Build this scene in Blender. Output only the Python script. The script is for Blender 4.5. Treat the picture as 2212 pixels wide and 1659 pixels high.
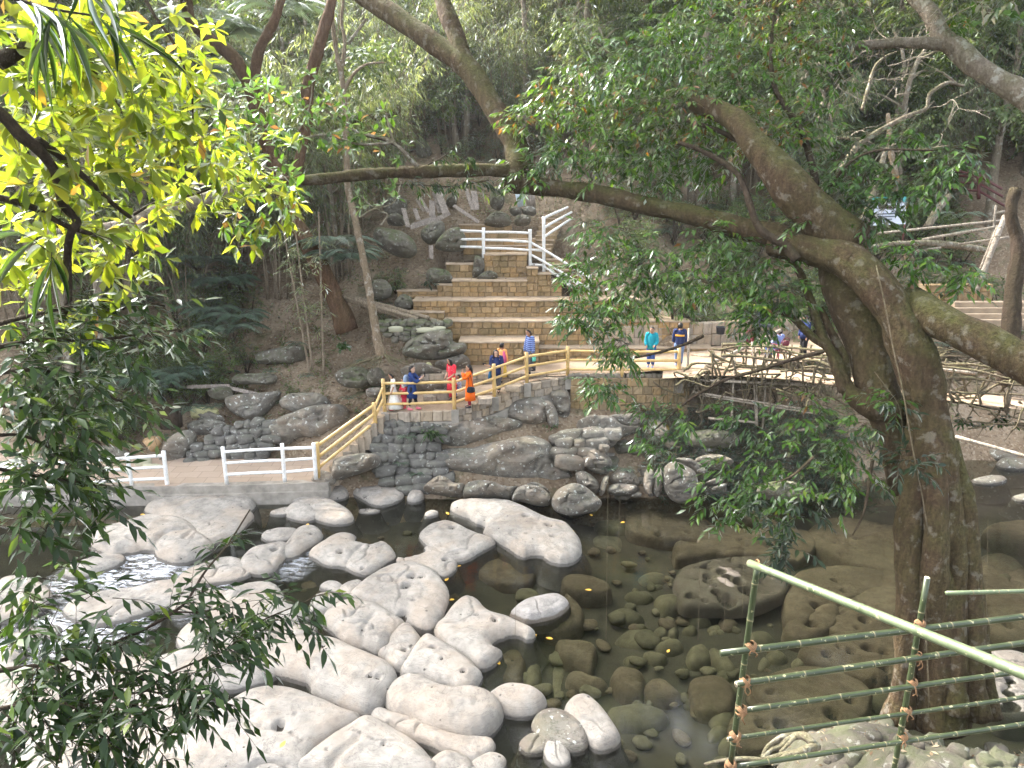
import bpy, bmesh, math, random
import numpy as np
from mathutils import Vector, Matrix, Euler

# ------------------------------------------------------------------ camera, world, sun, exposure
scene = bpy.context.scene
for o in list(bpy.data.objects):
    bpy.data.objects.remove(o)
COL = scene.collection
PITCH = math.radians(14.0)
CAM_H = 10.0
FPX = 740.0                                   # focal length in pixels of the 1024 px wide picture
cam_d = bpy.data.cameras.new('camera')
cam_d.sensor_width = 36.0
cam_d.lens = 36.0 * FPX / 1024.0
cam_d.clip_start = 0.05
cam_d.clip_end = 1000
cam = bpy.data.objects.new('camera', cam_d)
cam.location = (0, 0, CAM_H)
cam.rotation_euler = (math.pi / 2 - PITCH, 0, 0)
COL.objects.link(cam)
scene.camera = cam

SUN_EL, SUN_AZ = math.radians(41), math.radians(-50)   # azimuth from +Y towards +X
world = bpy.data.worlds.new('World')
scene.world = world
world.use_nodes = True
wn = world.node_tree.nodes
wl = world.node_tree.links
wn.clear()
wo = wn.new('ShaderNodeOutputWorld')
bg = wn.new('ShaderNodeBackground')
sky = wn.new('ShaderNodeTexSky')
sky.sky_type = 'NISHITA'
sky.sun_disc = False
sky.sun_elevation = SUN_EL
sky.sun_rotation = SUN_AZ
sky.air_density = 1.0
sky.dust_density = 6.0
sky.ozone_density = 0.6
bg.inputs['Strength'].default_value = 0.15
hs = wn.new('ShaderNodeHueSaturation')          # thin overcast: a paler, less blue sky
hs.inputs['Saturation'].default_value = 0.4
wl.new(sky.outputs[0], hs.inputs['Color'])
wl.new(hs.outputs[0], bg.inputs[0])
wl.new(bg.outputs[0], wo.inputs[0])
sun_d = bpy.data.lights.new('sun', 'SUN')
sun_d.energy = 2.0
sun_d.angle = math.radians(2.5)
sun_d.color = (1.0, 0.95, 0.86)
sun = bpy.data.objects.new('sun', sun_d)
sdir = Vector((math.sin(SUN_AZ) * math.cos(SUN_EL), math.cos(SUN_AZ) * math.cos(SUN_EL), math.sin(SUN_EL)))
sun.rotation_euler = (-sdir).to_track_quat('-Z', 'Y').to_euler()
sun.location = (-20, 20, 60)
COL.objects.link(sun)
vs = scene.view_settings
vs.view_transform = 'Standard'
vs.look = 'None'
vs.exposure = 3.05
vs.gamma = 1.0
vs.use_curve_mapping = False
scene.render.engine = 'CYCLES'
cy = scene.cycles
cy.max_bounces = 7
cy.diffuse_bounces = 3
cy.glossy_bounces = 3
cy.transmission_bounces = 4
cy.transparent_max_bounces = 12
cy.caustics_reflective = False
cy.caustics_refractive = False
cy.sample_clamp_indirect = 4.0
try:
    cy.use_denoising = True
except Exception:
    pass

# ------------------------------------------------------------------ picture <-> place
CP, SP = math.cos(PITCH), math.sin(PITCH)
def ray(px, py):
    u, v = (px - 512.0) / FPX, (384.0 - py) / FPX
    return np.array([u, CP + v * SP, -SP + v * CP])
def at_z(px, py, z=0.0):
    d = ray(px, py); t = (z - CAM_H) / d[2]
    return np.array([d[0] * t, d[1] * t, z])
def at_y(px, py, y):
    d = ray(px, py); t = y / d[1]
    return np.array([d[0] * t, y, CAM_H + d[2] * t])
def at_t(px, py, t):
    return np.array([0, 0, CAM_H]) + ray(px, py) * t
def depth_of(p):
    return p[1] * CP - (p[2] - CAM_H) * SP
def F(x, y): return (x * 0.46293, y * 0.46293)          # full view (2212 wide)
def C1(x, y): return (333.33 + x * 0.12056, 320.0 + y * 0.12056)
def C2(x, y): return (333.33 + x * 0.12056, 133.33 + y * 0.12056)
def C3(x, y): return (546.67 + x * 0.12056, 306.67 + y * 0.12056)
def C4(x, y): return (704.0 + x * 0.14467, 528.0 + y * 0.14467)
def C5(x, y): return (170.67 + x * 0.14467, 528.0 + y * 0.14467)
def C6(x, y): return (437.33 + x * 0.14467, 474.67 + y * 0.14467)
def R1(x, y): return (x * 0.15672, y * 0.15672)
def R2(x, y): return (293.33 + x * 0.15672, y * 0.15672)
def R3(x, y): return (677.33 + x * 0.15672, y * 0.15672)
def R4(x, y): return (x * 0.15672, 240.0 + y * 0.15672)
def R5(x, y): return (x * 0.17363, 480.0 + y * 0.17363)
def R6(x, y): return (704.0 + x * 0.16878, 240.0 + y * 0.16878)
def Q4(x, y): return (837.33 + x * 0.08439, 149.33 + y * 0.08439)   # 3140..3840 x 560..1085
def Q5(x, y): return (864.0 + x * 0.20997, 282.67 + y * 0.20997)    # 3240..3840 x 1060..1810
def Q3(x, y): return (624.0 + x * 0.0868, 314.67 + y * 0.0868)      # 2340..3060 x 1180..1720
def Q1(x, y): return (373.33 + x * 0.06028, 341.33 + y * 0.06028)   # 1400..1900 x 1280..1655

RNG = np.random.default_rng(7)
random.seed(7)
def U(a, b, n=None): return RNG.uniform(a, b, n)

# ------------------------------------------------------------------ numpy noise
def _hash(ix, iy, iz, seed):
    h = (ix.astype(np.int64) * 374761393 + iy.astype(np.int64) * 668265263 + iz.astype(np.int64) * 2147483647 + seed * 974634777) & 0xFFFFFFFF
    h = ((h ^ (h >> 13)) * 1274126177) & 0xFFFFFFFF
    h = (h ^ (h >> 16)) & 0xFFFFFFFF
    return h.astype(np.float64) / 4294967295.0
def vnoise(p, seed=0):
    p = np.asarray(p, float)
    i = np.floor(p).astype(np.int64); f = p - i
    f = f * f * f * (f * (f * 6 - 15) + 10)
    r = 0
    for dx in (0, 1):
        for dy in (0, 1):
            for dz in (0, 1):
                w = (f[:, 0] if dx else 1 - f[:, 0]) * (f[:, 1] if dy else 1 - f[:, 1]) * (f[:, 2] if dz else 1 - f[:, 2])
                r = r + w * _hash(i[:, 0] + dx, i[:, 1] + dy, i[:, 2] + dz, seed)
    return r * 2 - 1
def fbm(p, octaves=4, seed=0, gain=0.5):
    p = np.asarray(p, float); a, s, r = 1.0, 1.0, 0
    for k in range(octaves):
        r = r + a * vnoise(p * s + 17.3 * k, seed + k); a *= gain; s *= 2.03
    return r
def P3(x, y, z=0.0):
    x = np.asarray(x, float); return np.stack([x, np.broadcast_to(y, x.shape), np.broadcast_to(z, x.shape)], -1).reshape(-1, 3)

# ------------------------------------------------------------------ mesh builders
def mesh_from(name, V, faces, mats=(), smooth=True, mat_idx=None, tint=None):
    me = bpy.data.meshes.new(name)
    V = np.asarray(V, np.float32)
    if isinstance(faces, np.ndarray):
        nf, k = faces.shape
        me.vertices.add(len(V)); me.vertices.foreach_set('co', V.ravel())
        me.loops.add(nf * k); me.loops.foreach_set('vertex_index', faces.astype(np.int32).ravel())
        me.polygons.add(nf)
        me.polygons.foreach_set('loop_start', np.arange(0, nf * k, k, dtype=np.int32))
        me.polygons.foreach_set('loop_total', np.full(nf, k, np.int32))
    else:
        me.from_pydata(V.tolist(), [], faces); nf = len(faces)
    for m in mats: me.materials.append(m)
    if mat_idx is not None: me.polygons.foreach_set('material_index', np.asarray(mat_idx, np.int32))
    me.polygons.foreach_set('use_smooth', np.full(nf, bool(smooth)))
    if tint is not None:
        at = me.attributes.new('tint', 'FLOAT', 'POINT'); at.data.foreach_set('value', np.asarray(tint, np.float32))
    me.update(calc_edges=True); me.validate()
    return me
def link(name, me, parent=None):
    o = bpy.data.objects.new(name, me); COL.objects.link(o)
    if parent is not None: o.parent = parent
    return o
def tag(o, label=None, cat=None, group=None, kind=None):
    if label: o['label'] = label
    if cat: o['category'] = cat
    if group: o['group'] = group
    if kind: o['kind'] = kind
    return o
def thing(name, label, cat, group=None, loc=(0, 0, 0)):
    o = bpy.data.objects.new(name, None); COL.objects.link(o)
    o.location = loc; o.empty_display_size = 0.2
    return tag(o, label, cat, group)
def copy_tree(o, parent=None):
    c = o.copy(); COL.objects.link(c); c.parent = parent
    for ch in list(o.children): copy_tree(ch, c)
    return c

class MB:
    """collects simple solids for ONE mesh part"""
    def __init__(s): s.v = []; s.f = []; s.n = 0
    def add(s, V, Fs):
        V = np.asarray(V, float)
        s.v.append(V); s.f += [[i + s.n for i in f] for f in Fs]; s.n += len(V); return s
    def box(s, c, size, rot=None):
        x, y, z = np.array(size) / 2.0
        V = np.array([[a, b, d] for d in (-z, z) for b in (-y, y) for a in (-x, x)])
        if rot is not None: V = V @ np.array(rot).T
        return s.add(V + np.array(c), [(0, 2, 3, 1), (4, 5, 7, 6), (0, 1, 5, 4), (2, 6, 7, 3), (0, 4, 6, 2), (1, 3, 7, 5)])
    def tube(s, pts, rad, n=8, cap=True, ell=None):
        V, Fs = tube_geo(pts, rad, n, cap, ell); return s.add(V, Fs)
    def ball(s, c, r, n=8, m=6):
        V = [[0, 0, -1]]; Fs = []
        for j in range(1, m):
            a = math.pi * j / m
            for i in range(n):
                b = 2 * math.pi * i / n; V.append([math.sin(a) * math.cos(b), math.sin(a) * math.sin(b), -math.cos(a)])
        V.append([0, 0, 1])
        for i in range(n):
            k = (i + 1) % n
            Fs.append((0, 1 + k, 1 + i)); Fs.append((len(V) - 1, 1 + (m - 2) * n + i, 1 + (m - 2) * n + k))
            for j in range(m - 2):
                Fs.append((1 + j * n + i, 1 + j * n + k, 1 + (j + 1) * n + k, 1 + (j + 1) * n + i))
        return s.add(np.array(V) * np.array(r) + np.array(c), Fs)
    def build(s, name, mat, parent=None, smooth=True):
        me = mesh_from(name, np.concatenate(s.v), s.f, [mat], smooth)
        return link(name, me, parent)

def resample(pts, n):
    pts = np.asarray(pts, float)
    m = len(pts)
    if m == 2: return pts[0] + (pts[1] - pts[0]) * np.linspace(0, 1, n)[:, None]
    ext = np.vstack([2 * pts[0] - pts[1], pts, 2 * pts[-1] - pts[-2]])
    t = np.linspace(0, m - 1 - 1e-9, n); i = t.astype(int); f = (t - i)[:, None]
    p0, p1, p2, p3 = ext[i], ext[i + 1], ext[i + 2], ext[i + 3]
    return 0.5 * (2 * p1 + (p2 - p0) * f + (2 * p0 - 5 * p1 + 4 * p2 - p3) * f ** 2 + (3 * p1 - p0 - 3 * p2 + p3) * f ** 3)
def frames(pts):
    T = np.gradient(pts, axis=0); T /= np.linalg.norm(T, axis=1)[:, None] + 1e-12
    a = np.array([0, 0, 1.0]) if abs(T[0][2]) < 0.9 else np.array([1.0, 0, 0])
    N = [np.cross(np.cross(T[0], a), T[0])]; N[0] = N[0] / np.linalg.norm(N[0])
    for k in range(1, len(pts)):
        v = N[-1] - T[k] * np.dot(N[-1], T[k]); N.append(v / (np.linalg.norm(v) + 1e-12))
    N = np.array(N); return T, N, np.cross(T, N)
def tube_geo(pts, rad, n=8, cap=True, ell=None):
    pts = np.asarray(pts, float); m = len(pts)
    rad = np.broadcast_to(np.asarray(rad, float), (m,))
    T, N, B = frames(pts)
    a = np.arange(n) * 2 * math.pi / n
    V = pts[:, None] + rad[:, None, None] * (np.cos(a)[None, :, None] * N[:, None] + np.sin(a)[None, :, None] * B[:, None])
    V = V.reshape(-1, 3)
    Fs = []
    for k in range(m - 1):
        for i in range(n):
            j = (i + 1) % n
            Fs.append((k * n + i, k * n + j, (k + 1) * n + j, (k + 1) * n + i))
    if cap:
        Fs.append(tuple(range(n - 1, -1, -1))); Fs.append(tuple((m - 1) * n + i for i in range(n)))
    return V, Fs
def loft(rings, cap=True):
    """rings: list of (n,3) arrays"""
    n = len(rings[0]); V = np.concatenate(rings); Fs = []
    for k in range(len(rings) - 1):
        for i in range(n):
            j = (i + 1) % n
            Fs.append((k * n + i, k * n + j, (k + 1) * n + j, (k + 1) * n + i))
    if cap:
        Fs.append(tuple(range(n - 1, -1, -1))); Fs.append(tuple((len(rings) - 1) * n + i for i in range(n)))
    return V, Fs
# ------------------------------------------------------------------ materials
class NT:
    def __init__(s, name):
        s.m = bpy.data.materials.new(name); s.m.use_nodes = True
        s.t = s.m.node_tree; s.t.nodes.clear()
        s.out = s.n('ShaderNodeOutputMaterial')
    def n(s, typ, **kw):
        nd = s.t.nodes.new(typ)
        for k, v in kw.items(): setattr(nd, k, v)
        return nd
    def l(s, a, b): s.t.links.new(a, b)
    def val(s, sock, v):
        if hasattr(v, 'is_output'): s.l(v, sock)
        elif isinstance(v, (tuple, list)) and len(v) == 3 and sock.type == 'RGBA': sock.default_value = (*v, 1)
        else: sock.default_value = v
    def coord(s, kind='Object', scale=(1, 1, 1), geo=False):
        if geo: c = s.n('ShaderNodeNewGeometry').outputs['Position']
        else: c = s.n('ShaderNodeTexCoord').outputs[kind]
        mp = s.n('ShaderNodeMapping'); mp.inputs['Scale'].default_value = scale
        s.l(c, mp.inputs[0]); return mp.outputs[0]
    def noise(s, co, scale, detail=5, rough=0.55, dist=0.0):
        nd = s.n('ShaderNodeTexNoise'); s.l(co, nd.inputs['Vector'])
        nd.inputs['Scale'].default_value = scale; nd.inputs['Detail'].default_value = detail
        nd.inputs['Roughness'].default_value = rough; nd.inputs['Distortion'].default_value = dist
        return nd.outputs[0]
    def vor(s, co, scale, feature='F1', out=0, rnd=1.0):
        nd = s.n('ShaderNodeTexVoronoi', feature=feature); s.l(co, nd.inputs['Vector'])
        nd.inputs['Scale'].default_value = scale; nd.inputs['Randomness'].default_value = rnd
        return nd.outputs[out]
    def ramp(s, f, stops, interp='LINEAR'):
        nd = s.n('ShaderNodeValToRGB'); cr = nd.color_ramp; cr.interpolation = interp
        while len(cr.elements) > 1: cr.elements.remove(cr.elements[-1])
        for i, (p, c) in enumerate(stops):
            e = cr.elements[0] if i == 0 else cr.elements.new(p)
            e.position = p; e.color = (*c, 1) if isinstance(c, tuple) else (c, c, c, 1)
        s.val(nd.inputs[0], f); return nd.outputs[0]
    def mix(s, f, a, b, mode='MIX'):
        nd = s.n('ShaderNodeMix', data_type='RGBA', blend_type=mode)
        s.val(nd.inputs[0], f); s.val(nd.inputs[6], a); s.val(nd.inputs[7], b); return nd.outputs[2]
    def math(s, op, a, b=0.0, c=None):
        nd = s.n('ShaderNodeMath', operation=op); s.val(nd.inputs[0], a); s.val(nd.inputs[1], b)
        if c is not None: s.val(nd.inputs[2], c)
        return nd.outputs[0]
    def bump(s, h, strength=0.5, dist=0.02, nrm=None):
        nd = s.n('ShaderNodeBump'); nd.inputs['Strength'].default_value = strength; nd.inputs['Distance'].default_value = dist
        s.l(h, nd.inputs['Height'])
        if nrm is not None: s.l(nrm, nd.inputs['Normal'])
        return nd.outputs[0]
    def objrand(s): return s.n('ShaderNodeObjectInfo').outputs['Random']
    def attr(s, name='tint'):
        nd = s.n('ShaderNodeAttribute'); nd.attribute_name = name; return nd.outputs['Fac']
    def bsdf(s, col, rough=0.8, nrm=None, spec=0.3, **kw):
        nd = s.n('ShaderNodeBsdfPrincipled'); s.val(nd.inputs['Base Color'], col); s.val(nd.inputs['Roughness'], rough)
        nd.inputs['Specular IOR Level'].default_value = spec
        if nrm is not None: s.l(nrm, nd.inputs['Normal'])
        for k, v in kw.items(): s.val(nd.inputs[k], v)
        s.l(nd.outputs[0], s.out.inputs[0]); return nd
    def upness(s):
        g = s.n('ShaderNodeNewGeometry'); sp = s.n('ShaderNodeSeparateXYZ'); s.l(g.outputs['Normal'], sp.inputs[0]); return sp.outputs[2]
    def height(s):
        g = s.n('ShaderNodeNewGeometry'); sp = s.n('ShaderNodeSeparateXYZ'); s.l(g.outputs['Position'], sp.inputs[0]); return sp.outputs[2]

def m_rock(name, c1, c2, c3, lichen=0.0, moss=0.0, wet=True, scale=1.0, bumps=0.6, rough=0.85, seams=0.6, wetcol=None, pits=0.0, tan=0.0):
    t = NT(name); co = t.coord(geo=True)
    n1 = t.noise(co, 0.7 * scale, 6, 0.6); n2 = t.noise(co, 4 * scale, 8, 0.65, 0.4); n3 = t.noise(co, 28 * scale, 4, 0.6)
    col = t.ramp(n1, [(0.3, c1), (0.55, c2), (0.75, c3)])
    col = t.mix(t.ramp(n2, [(0.35, 0.55), (0.6, 0.0)]), col, tuple(x * 0.62 for x in c1))
    col = t.mix(t.ramp(n3, [(0.3, 0.28), (0.5, 0.0), (0.68, 0.0), (0.8, 0.3)]), col, tuple(x * 0.7 for x in c2))
    if seams:                                    # thin bedding cracks
        st = t.coord(geo=True, scale=(0.35, 0.35, 3.2))
        cr = t.noise(st, 2.3, 7, 0.7, 1.2)
        crk = t.ramp(t.math('ABSOLUTE', t.math('SUBTRACT', cr, 0.5)), [(0.0, 1.0), (0.012, 0.0)])
        col = t.mix(t.math('MULTIPLY', crk, seams), col, tuple(x * 0.3 for x in c1))
    if tan:                                      # warm and dark weathering patches
        col = t.mix(t.math('MULTIPLY', t.ramp(t.noise(co, .8, 5, .65, .5), [(0.45, 0.0), (0.62, 1.0)]), tan), col, (.36, .27, .19))
        col = t.mix(t.math('MULTIPLY', t.ramp(t.noise(co, 1.15, 6, .7, .8), [(0.56, 0.0), (0.66, 1.0)]), tan), col, (.11, .105, .10))
    if lichen:
        lv = t.noise(co, 7, 3, 0.5); lm = t.ramp(lv, [(0.62, 0.0), (0.67, lichen)])
        col = t.mix(lm, col, (0.62, 0.63, 0.58))
    if moss:
        mv = t.math('MULTIPLY', t.ramp(t.noise(co, 1.4, 6, 0.7), [(0.42, 0.0), (0.6, moss)]), t.ramp(t.upness(), [(0.0, 0.25), (0.7, 1.0)]))
        col = t.mix(mv, col, (0.07, 0.09, 0.03))
    ro = rough
    pb = None
    if pits:                                     # small weathering pits
        pv = t.vor(co, 2.6, 'F1', 0); pb = t.ramp(t.math('ADD', pv, t.math('MULTIPLY', n2, .05)), [(0.085, 1.0), (0.11, 0.0)])
        col = t.mix(t.math('MULTIPLY', pb, pits), col, tuple(x * 0.2 for x in c1))
    if wet:                                      # wet rim by the water line
        h = t.math('ADD', t.height(), t.math('MULTIPLY', n2, -0.14))
        w = t.ramp(h, [(0.0, 1.0), (0.035, 0.0)])
        col = t.mix(t.math('MULTIPLY', w, 0.75), col, wetcol or tuple(x * 0.25 for x in c1))
        ro = t.ramp(w, [(0, (rough,) * 3), (1, (0.25,) * 3)])
    hb = t.math('ADD', t.math('MULTIPLY', n2, 0.9), t.math('MULTIPLY', t.math('ADD', n3, t.noise(co, 75 * scale, 3, .7)), 0.35))
    if pb is not None: hb = t.math('SUBTRACT', hb, pb)
    t.bsdf(col, ro, t.bump(hb, bumps, 0.06), 0.25)
    return t.m

def m_simple(name, col, rough=0.6, var=0.12, scale=12, bump=0.0, spec=0.3, metal=0.0):
    t = NT(name); co = t.coord('Object')
    n = t.noise(co, scale, 5, 0.6)
    c = t.mix(t.ramp(n, [(0.3, 0.0), (0.7, 1.0)]), tuple(x * (1 - var) for x in col), tuple(min(1, x * (1 + var)) for x in col))
    t.bsdf(c, rough, t.bump(n, bump, 0.01) if bump else None, spec, Metallic=metal)
    return t.m

def m_leaf(name, ramp_stops, trans=0.45, rough=0.4, gloss=0.35, hue_obj=False):
    t = NT(name)
    f = t.objrand() if hue_obj else t.attr('tint')
    col = t.ramp(f, ramp_stops)
    n = t.noise(t.coord(geo=True), 3.0, 3, 0.5)
    col = t.mix(t.ramp(n, [(0.35, 0.0), (0.7, 0.35)]), col, t.mix(1.0, col, (0.5, 0.6, 0.3), 'MULTIPLY'))
    d = t.n('ShaderNodeBsdfDiffuse'); t.l(col, d.inputs[0])
    tr = t.n('ShaderNodeBsdfTranslucent')
    t.l(t.mix(1.0, col, (1.75, 1.75, 0.8), 'MULTIPLY'), tr.inputs[0])
    g = t.n('ShaderNodeBsdfGlossy'); g.inputs['Roughness'].default_value = rough; g.inputs[0].default_value = (0.9, 0.95, 1, 1)
    mx = t.n('ShaderNodeMixShader'); mx.inputs[0].default_value = trans; t.l(d.outputs[0], mx.inputs[1]); t.l(tr.outputs[0], mx.inputs[2])
    fr = t.n('ShaderNodeFresnel'); fr.inputs[0].default_value = 1.45
    m2 = t.n('ShaderNodeMixShader'); t.l(t.math('MULTIPLY', fr.outputs[0], gloss * 1.4), m2.inputs[0]); t.l(mx.outputs[0], m2.inputs[1]); t.l(g.outputs[0], m2.inputs[2])
    t.l(m2.outputs[0], t.out.inputs[0])
    return t.m

def m_bark(name, c1, c2, moss=0.0, mosscol=(0.10, 0.13, 0.03), pale=0.0, scale=1.0, ringed=False):
    t = NT(name); co = t.coord(geo=True)
    co2 = t.coord(geo=True, scale=(3, 3, 0.8))
    n1 = t.noise(co2, 3 * scale, 8, 0.7, 0.6); n2 = t.noise(co, 1.3 * scale, 5, 0.6); n3 = t.noise(co, 18 * scale, 5, 0.65)
    col = t.ramp(n1, [(0.28, tuple(x * 0.45 for x in c1)), (0.5, c1), (0.72, c2)])
    col = t.mix(t.ramp(n3, [(0.35, 0.6), (0.6, 0.0)]), col, tuple(x * 0.5 for x in c1))
    if pale:
        col = t.mix(t.ramp(t.noise(co, 5 * scale, 5, 0.6), [(0.56, 0.0), (0.64, pale)]), col, (0.5, 0.48, 0.42))
    if moss:
        mv = t.math('MULTIPLY', t.ramp(n2, [(0.36, 0.0), (0.56, 1.0)]), t.ramp(t.upness(), [(0.0, 0.3), (0.55, 1.0)]))
        col = t.mix(t.math('MULTIPLY', mv, moss), col, t.ramp(n3, [(0.3, tuple(x * 0.5 for x in mosscol)), (0.7, tuple(x * 1.5 for x in mosscol))]))
    t.bsdf(col, 0.9, t.bump(t.math('ADD', n1, t.math('MULTIPLY', n3, 0.5)), 1.0, 0.1), 0.15)
    return t.m

def m_masonry(name, base, var=0.3, moss=0.3, dark=0.4):
    t = NT(name); co = t.coord(geo=True); r = t.objrand()
    col = t.ramp(r, [(0.0, tuple(x * (1 - var) for x in base)), (0.35, base), (0.7, (base[0] * 1.12, base[1] * 1.02, base[2] * 0.86)), (1.0, tuple(x * (1 + var) for x in base))])
    n1 = t.noise(co, 1.1, 6, 0.65); n2 = t.noise(co, 14, 6, 0.65); n3 = t.noise(t.coord(geo=True, scale=(4, 4, 0.6)), 1.6, 5, 0.6)
    col = t.mix(t.ramp(n2, [(0.3, 0.5), (0.55, 0.0)]), col, tuple(x * 0.6 for x in base))
    col = t.mix(t.ramp(n3, [(0.5, 0.0), (0.7, dark)]), col, tuple(x * 0.3 for x in base))
    if moss: col = t.mix(t.ramp(n1, [(0.5, 0.0), (0.72, moss)]), col, (0.10, 0.105, 0.045))
    t.bsdf(col, 0.9, t.bump(n2, 0.7, 0.03), 0.15)
    return t.m

def m_bamboo(name, c1, c2, rough=0.35, scars=None):
    t = NT(name); co = t.coord(geo=True)
    n = t.noise(co, 5, 4, 0.5); n2 = t.noise(co, 40, 4, 0.6)
    col = t.ramp(n, [(0.3, c1), (0.7, c2)])
    if scars: col = t.mix(t.ramp(t.noise(co, 22, 3, 0.5, 0.5), [(0.64, 0.0), (0.68, 0.8)]), col, scars)
    col = t.mix(t.ramp(n2, [(0.3, 0.3), (0.5, 0.0)]), col, tuple(x * 0.6 for x in c1))
    t.bsdf(col, rough, t.bump(n2, 0.15, 0.004), 0.45)
    return t.m

M = {}
M['river'] = m_rock('pale river sandstone', (0.235, 0.217, 0.192), (0.325, 0.303, 0.27), (0.385, 0.36, 0.322), seams=0.6, bumps=0.6, pits=.8, tan=.3)
M['pitted'] = m_rock('half drowned pitted slab', (0.24, 0.225, 0.205), (0.34, 0.32, 0.30), (0.40, 0.38, 0.36), seams=0.5, wetcol=(.10, .075, .05), bumps=.6)
M['bank'] = m_rock('grey bank rock', (0.125, 0.112, 0.094), (0.26, 0.238, 0.205), (0.40, 0.37, 0.325), lichen=0.8, moss=0.3, seams=0.9, bumps=1.0, tan=.4)
M['darkrock'] = m_rock('dark wall stone', (0.11, 0.105, 0.095), (0.18, 0.17, 0.155), (0.25, 0.235, 0.21), lichen=0.4, moss=0.25, seams=0.5, bumps=0.9)
M['hillrock'] = m_rock('mossy hillside rock', (0.13, 0.115, 0.09), (0.21, 0.19, 0.155), (0.30, 0.275, 0.235), lichen=0.5, moss=0.9, wet=False, seams=0.5, bumps=1.0)
M['bed'] = m_rock('submerged brown slab', (0.105, 0.082, 0.056), (0.165, 0.13, 0.09), (0.22, 0.18, 0.128), wet=False, seams=0.6, bumps=0.5)
M['cobble'] = m_rock('submerged green cobble', (0.10, 0.092, 0.058), (0.165, 0.148, 0.095), (0.23, 0.20, 0.135), wet=False, seams=0.0, bumps=0.4)
M['silt'] = m_simple('dark stream silt', (0.05, 0.045, 0.03), .8, .4, 1.2)
M['hole'] = m_simple('shadowed pothole silt', (0.05, 0.042, 0.032), 0.7)
M['masonry'] = m_masonry('tan laterite blocks', (0.33, 0.23, 0.125), 0.30, 0.5, 0.45)
M['masonry2'] = m_masonry('tan wall blocks', (0.30, 0.225, 0.135), 0.25, 0.4, 0.3)
M['parapet'] = m_masonry('grey dressed stone', (0.33, 0.28, 0.225), 0.2, 0.1, 0.6)
M['tread'] = m_simple('dusty tread', (0.32, 0.245, 0.17), 0.95, 0.22, 3, 0.3)
M['mortar'] = m_simple('old mortar', (0.19, 0.145, 0.09), 0.95, 0.3, 6, 0.4)
M['concrete'] = m_simple('weathered concrete', (0.27, 0.245, 0.21), 0.9, 0.35, 2.2, 0.5)
M['white'] = None
M['white'] = m_bamboo('chipped white paint', (0.62, 0.615, 0.59), (0.8, 0.8, 0.79), 0.55, (0.34, 0.31, 0.26))
M['yellow'] = m_bamboo('yellow painted bamboo', (0.50, 0.33, 0.12), (0.62, 0.43, 0.18), 0.4)
M['green'] = m_bamboo('fresh green bamboo', (0.016, 0.025, 0.010), (0.036, 0.048, 0.02), 0.3, (0.35, 0.33, 0.2))
M['palegreen'] = m_bamboo('pale green bamboo', (0.075, 0.10, 0.05), (0.12, 0.15, 0.085), 0.35, (0.35, 0.33, 0.2))
M['node'] = m_simple('bamboo node ring', (0.17, 0.15, 0.09), 0.6)
M['rope'] = m_simple('brown coir rope', (0.21, 0.12, 0.062), 0.95, 0.3, 60, 0.6)
M['cutwood'] = m_simple('pale cut end', (0.50, 0.42, 0.30), 0.8)
M['plank'] = m_bark('weathered plank', (0.33, 0.28, 0.24), (0.48, 0.43, 0.38))
M['pole'] = m_bark('weathered bamboo pole', (0.30, 0.24, 0.17), (0.45, 0.38, 0.29))
M['palepole'] = m_bark('pale dry bamboo pole', (0.42, 0.36, 0.29), (0.58, 0.51, 0.43))
M['redrail'] = m_simple('dark red painted metal', (0.10, 0.035, 0.035), 0.5)
M['bark'] = m_bark('mossy fig bark', (0.082, 0.054, 0.032), (0.15, 0.105, 0.064), 0.6, (0.075, 0.085, 0.022), pale=0.2)
M['barkred'] = m_bark('reddish bark', (0.15, 0.085, 0.052), (0.23, 0.14, 0.09), 0.2)
M['barkpale'] = m_bark('pale tan bark', (0.24, 0.18, 0.12), (0.36, 0.29, 0.21), 0.1, pale=0.5)
M['barkgrey'] = m_bark('grey pale branch bark', (0.26, 0.21, 0.16), (0.42, 0.37, 0.31), 0.35, pale=0.7)
M['barkdark'] = m_bark('dark twig bark', (0.06, 0.042, 0.03), (0.10, 0.07, 0.05), 0.1)
M['root'] = m_bark('pale root bark', (0.16, 0.125, 0.085), (0.27, 0.225, 0.17), 0.3)
M['sack'] = m_simple('pale woven sack', (0.40, 0.38, 0.20), 0.8, 0.15, 30, 0.4)
M['sackwhite'] = m_simple('white sack', (0.36, 0.35, 0.25), 0.8, 0.12, 30, 0.4)
M['basket'] = m_simple('brown cane basket', (0.36, 0.24, 0.13), 0.85, 0.3, 45, 0.8)
M['metal'] = m_simple('pale blue corrugated metal', (0.55, 0.62, 0.70), 0.4, 0.1, 8, 0.0, 0.5, 0.3)

def m_ground():
    t = NT('leaf littered earth'); co = t.coord(geo=True)
    n1 = t.noise(co, 0.5, 6, 0.6); n2 = t.noise(co, 9, 7, 0.7); v = t.vor(co, 14, 'F1', 1)
    col = t.ramp(n1, [(0.3, (0.12, 0.085, 0.055)), (0.5, (0.21, 0.16, 0.11)), (0.7, (0.30, 0.24, 0.175))])
    sp = t.n('ShaderNodeSeparateColor'); t.l(v, sp.inputs[0])
    col = t.mix(t.ramp(sp.outputs[0], [(0.5, 0.0), (0.55, 0.6)]), col, t.ramp(sp.outputs[1], [(0.0, (0.07, 0.045, 0.03)), (0.5, (0.23, 0.16, 0.10)), (1.0, (0.36, 0.30, 0.22))]))
    col = t.mix(t.ramp(t.noise(co, 0.9, 5, 0.7), [(0.55, 0.0), (0.66, 0.6)]), col, (0.055, 0.075, 0.03))
    t.bsdf(col, 0.95, t.bump(t.math('ADD', n2, v), 0.8, 0.05), 0.1); return t.m
M['ground'] = m_ground()
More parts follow.
